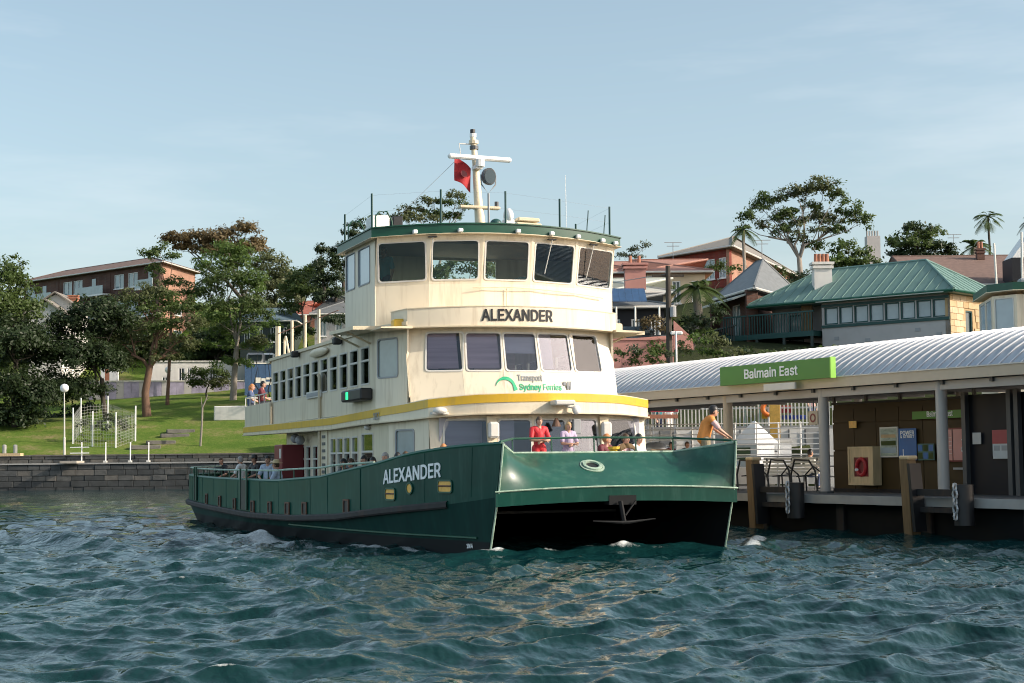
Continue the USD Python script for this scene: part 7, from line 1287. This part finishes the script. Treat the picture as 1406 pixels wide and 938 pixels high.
tree('pine_tree', 'tree with airy olive crown seen over the wheelhouse roof', (612, 430), 156, [(628, 272, 16, 9), (608, 280, 16, 9), (640, 286, 14, 10), (590, 278, 14, 8), (572, 288, 18, 8), (556, 296, 16, 9), (600, 296, 20, 9), (535, 300, 16, 8), (580, 302, 26, 8), (625, 298, 16, 9), (516, 304, 14, 8)], 'leaf_olive', 'bark_pale', 8, .36, .32, .55, seed=16, leaf2='leaf_mid', twigs=3, shell=.3)
for i, (px, py, rx, ry, lf, lab, Y) in enumerate(((352, 470, 14, 9, 'leaf_olive', 'reddish garden shrub behind the hoarding', 150), (390, 465, 20, 10, 'leaf_dark', 'dark shrub between the bungalows and the ferry roof', 148), (372, 448, 12, 8, 'leaf_bright', 'bright green shrub under the blue-grey roof', 149), (412, 455, 18, 10, 'leaf_dark', 'dark shrub behind the ferry roof posts', 146), (460, 442, 18, 9, 'leaf_dark', 'dark shrub under the grey-roofed bungalow', 138))): tree('garden_shrub', lab, (px, py+9), Y, [(px-rx*.4, py, rx*.6, ry), (px+rx*.45, py-1, rx*.55, ry*.9)], lf, 'bark_dark', 11, .34, .07, .3, 'shrub', seed=30+i)
for i, (px, py, rx, ry, lf, lab) in enumerate(((146, 468, 40, 26, 'leaf_dark', 'dark background tree behind the reddish trunk, leftmost of the belt'), (222, 470, 40, 24, 'leaf_mid', 'background tree of the belt between the reddish trunk and the tall pale trunk'), (292, 468, 36, 22, 'leaf_dark', 'dark background tree behind the tall bright green tree'), (352, 462, 34, 24, 'leaf_mid', 'background tree right of the tall pale trunk'), (262, 484, 44, 14, 'leaf_dark', 'low dark background tree behind the small round-headed tree'), (188, 480, 36, 16, 'leaf_dark', 'low dark background tree behind the reddish brown trunk'), (96, 462, 44, 34, 'leaf_dark', 'dark background tree under the white gabled house'), (22, 470, 50, 40, 'leaf_dark', 'dark background tree behind the tree at the left edge'))):
    q = np.random.default_rng(60+i); tree('belt_tree', lab, (px, py+48), 176, [(px+q.uniform(-.8, .8)*rx, py+q.uniform(-.7, .7)*ry, rx*q.uniform(.40, .58), ry*q.uniform(.45, .6)) for _ in range(13)], lf, 'bark_dark', 8, .46, .3, .35, seed=70+i, leaf2='leaf_olive' if i % 2 else 'leaf_mid')
for i, (px, py, Y, lf, lab) in enumerate(((905, 478, 82, 'leaf_mid', 'small shrub beside the telegraph pole'), (1022, 488, 80, 'leaf_dark', 'dark shrub at the foot of the slate house'), (1050, 492, 80, 'leaf_mid', 'shrub under the dark balcony'), (1090, 490, 79, 'leaf_dark', 'low dark shrub under the cream wing balcony'), (1140, 486, 77, 'leaf_mid', 'low shrub under the window strip, left end'), (1010, 440, 104, 'leaf_dark', 'dark shrub left of the slate house'), (905, 400, 110, 'leaf_mid', 'shrub between the tiled houses'), (985, 372, 118, 'leaf_mid', 'shrub below the red brick block'), (1100, 385, 106, 'leaf_dark', 'dark bush at the foot of the tall gum'), (1225, 380, 124, 'leaf_dark', 'dark bush left under the round tree'), (1320, 372, 128, 'leaf_mid', 'bush between the round tree and the palms'))):
    tree('garden_shrub', lab, (px, py+8), Y, [(px-9, py, 11, 8), (px+8, py-2, 11, 9), (px, py-5, 10, 7)], lf, 'bark_dark', 10, .26, .06, .2, 'shrub', seed=90+i)
for i, (px, Y, rx) in enumerate(((-75, 150, 60), (-150, 140, 60), (-230, 158, 70), (-330, 146, 80), (-60, 178, 70), (-450, 150, 90), (-600, 150, 100), (-800, 152, 120))):
    q = np.random.default_rng(160+i); tree('shore_tree', 'dark shoreline tree beyond the left edge of the view', (px, 585), Y, [(px+q.uniform(-.8, .8)*rx, 480+q.uniform(-1, 1)*70, rx*q.uniform(.35, .5), 34) for _ in range(9)], 'leaf_dark', 'bark_dark', 3.2, .8, .4, .3, seed=170+i, twigs=0, group='trees along the shore beyond the left edge')
for i, (px, py, Y) in enumerate(((118, 588, 131), (140, 590, 131), (168, 588, 130.5), (152, 580, 133.5))): tree('fenced_plant', ('pale young plant at the left inside the wire enclosure', 'pale young plant in the middle of the wire enclosure', 'pale young plant at the right inside the wire enclosure', 'pale young plant at the back of the wire enclosure')[i], (px, py+10), Y, [(px-4, py-4, 7, 7), (px+5, py, 7, 8), (px, py-9, 5, 6)], 'leaf_grey', 'bark_dark', 9, .26, .03, .4, 'plant', seed=190+i)
for i, (px, Y, yt) in enumerate(((520, 140, 395), (575, 146, 360), (640, 142, 352), (700, 148, 356))):
    tree('park_tree', 'park tree standing on the lawn hidden behind the ferry', (px, 556), Y, [(px+dx, yt+dy, 24, 16) for dx, dy in ((0, 0), (-22, 22), (20, 20), (-10, 48), (16, 52), (-28, 70), (26, 80))], 'leaf_mid', 'bark_brown', 5, .45, .3, .4, seed=210+i, twigs=1, group='park trees behind the ferry')
# right hill
tree('gum_tree', 'tall spreading gum tree with pale limbs and airy crown above the slate house', (1100, 398), 112, [(1126, 300, 19, 16), (1070, 300, 17, 16), (1098, 306, 15, 14), (1140, 300, 13, 14), (1132, 258, 21, 17), (1108, 262, 17, 17), (1085, 268, 19, 19), (1060, 276, 19, 17), (1042, 288, 17, 16), (1024, 300, 13, 14), (1148, 270, 12, 22), (1112, 284, 17, 12), (1088, 292, 13, 9), (1158, 288, 11, 14), (1168, 298, 11, 19), (1182, 304, 12, 25), (1072, 318, 19, 12), (1096, 330, 17, 12), (1050, 310, 13, 9), (1130, 318, 15, 11), (1152, 316, 13, 12), (1120, 338, 15, 11), (1020, 314, 9, 9)], 'leaf_olive', 'bark_pale', 11.5, .28, .24, .42, seed=17, twigs=4, shell=.15, leaf2='leaf_mid')
tree('bushy_tree', 'bushy green tree right of the tall gum trunk', (1172, 400), 118, [(1160, 342, 18, 12), (1180, 350, 18, 12), (1146, 358, 16, 12), (1196, 362, 18, 11), (1168, 364, 22, 11), (1212, 372, 14, 8), (1138, 370, 14, 9)], 'leaf_mid', 'bark_dark', 11, .34, .3, .3, seed=18, leaf2='leaf_bright')
tree('round_tree', 'round dark green tree on the right skyline', (1266, 400), 136, [(1258, 316, 18, 10), (1276, 322, 18, 11), (1242, 334, 20, 13), (1264, 336, 24, 14), (1288, 340, 18, 12), (1300, 352, 14, 9), (1230, 348, 14, 10), (1254, 356, 28, 12), (1282, 360, 24, 10)], 'leaf_mid', 'bark_dark', 11, .40, .45, .3, seed=19, leaf2='leaf_dark')
tree('bare_tree', 'thin half-bare tree left of the red brick block', (866, 380), 142, [(884, 338, 10, 6), (868, 344, 12, 7), (856, 352, 12, 7), (874, 354, 12, 6)], 'leaf_grey', 'bark_pale', 6, .3, .14, .5, seed=20, twigs=5, shell=.2)
tree('garden_shrub', 'thick grey-green hedge above the canopy next to the ferry', (872, 500), 75, [(850, 488, 12, 9), (868, 484, 14, 9), (886, 486, 14, 9), (904, 484, 14, 10), (918, 488, 10, 9), (860, 496, 16, 7), (895, 496, 18, 7)], 'leaf_grey', 'bark_dark', 17, .20, .06, .2, 'hedge', seed=21, leaf2='leaf_mid')
tree('garden_shrub', 'leafy yellow-green shrub above the canopy in front of the slate house', (975, 498), 76, [(940, 480, 12, 11), (958, 472, 15, 12), (978, 470, 15, 12), (996, 474, 14, 11), (1008, 484, 10, 9), (965, 486, 18, 9), (990, 488, 16, 8)], 'leaf_bright', 'bark_dark', 16, .22, .06, .2, 'shrub', seed=22, leaf2='leaf_olive')
tree('garden_tree', 'dense dark garden greenery under the big palm', (950, 478), 88, [(930, 446, 14, 11), (948, 440, 15, 12), (968, 444, 15, 13), (982, 430, 11, 12), (940, 460, 20, 9), (972, 460, 18, 9), (912, 452, 10, 9)], 'leaf_dark', 'bark_dark', 13, .26, .12, .2, 'garden tree', seed=23, leaf2='leaf_mid')
tree('garden_tree', 'small tree with pinkish flowers in front of the veranda house', (890, 468), 84, [(884, 444, 11, 8), (900, 440, 11, 9), (893, 452, 13, 8), (908, 452, 8, 7)], 'leaf_mid', 'bark_dark', 12, .22, .08, .3, 'small tree', seed=24, leaf2='leaf_brown')
tree('garden_tree', 'clipped bushes among roofs below the tall gum', (1070, 402), 120, [(1012, 372, 12, 7), (1040, 378, 12, 6), (1068, 376, 12, 8)], 'leaf_mid', 'bark_dark', 10, .3, .1, .3, 'shrub', seed=25)
def palm(name, label, base_px, top_px, Y, n, L_px, droop, seed, leafm='leaf_mid', r0=.18, fan=False):
    rr = np.random.default_rng(seed); b = at_y(base_px[0], base_px[1], Y); c = at_y(top_px[0], top_px[1], Y); L = L_px*Y/FPX; t = thing(name, label, 'palm tree', b)
    part(t, 'trunk', MB().tube([b-A3(0, 0, .5), b+(c-b)*.4+A3(.1, 0, 0), b+(c-b)*.8, c], [r0*1.3, r0, r0*.9, r0*.8], 8), 'bark_pale' if not fan else 'bark_dark', world=True, smooth=True)
    for k in range(n):
        m = MB(); a = 2*math.pi*k/n+rr.uniform(-.2, .2); el = rr.uniform(-.35, 1.25) if not fan else rr.uniform(-.6, 1.3); d = A3(math.cos(a)*math.cos(el), math.sin(a)*math.cos(el), math.sin(el)); Lk = L*rr.uniform(.75, 1.1)
        ts = np.linspace(0, 1, 9); P_ = np.array([c+d*Lk*s+A3(0, 0, -droop*Lk*s*s) for s in ts]); m.tube(P_, np.linspace(.05, .012, 9)*(Lk/2), 4)
        sd = unit(np.cross(d, (0, 0, 1)) if abs(d[2]) < .95 else (1, 0, 0))
        for s in np.linspace(.15 if not fan else .55, 1, 22 if not fan else 12):
            p = np.array([np.interp(s, ts, P_[:, q]) for q in range(3)]); tg = unit(d+A3(0, 0, -2*droop*s))
            for g_ in (-1, 1):
                ll = Lk*(.34 if not fan else .42)*math.sin(math.pi*min(max(s, .12), .93))**.6; e = p+(sd*g_*.8+tg*.55+A3(0, 0, -.35))*ll; w = tg*Lk*.022; m.add([p-w, p+w, e], [[0, 1, 2]])
        part(t, 'frond', m, leafm, world=True)
    return t
palm('palm_tree', 'tall fan palm alone on the right skyline', (1358, 372), (1357, 298), 142, 26, 22, .55, 1, 'leaf_mid', .11, True)
palm('palm_tree', 'low feathery palm below the tall fan palm', (1336, 378), (1337, 340), 134, 14, 32, .6, 2, 'leaf_mid', .25)
palm('palm_tree', 'slim palm in front of the red brick block', (1020, 400), (1021, 316), 110, 16, 24, .7, 3, 'leaf_mid', .12)
palm('palm_tree', 'big drooping palm in the garden left of the slate house', (958, 470), (957, 398), 92, 22, 44, .75, 4, 'leaf_mid', .26)
palm('palm_tree', 'palm cut off by the right edge of the photograph', (1414, 400), (1415, 303), 128, 16, 22, .6, 5, 'leaf_dark', .2)
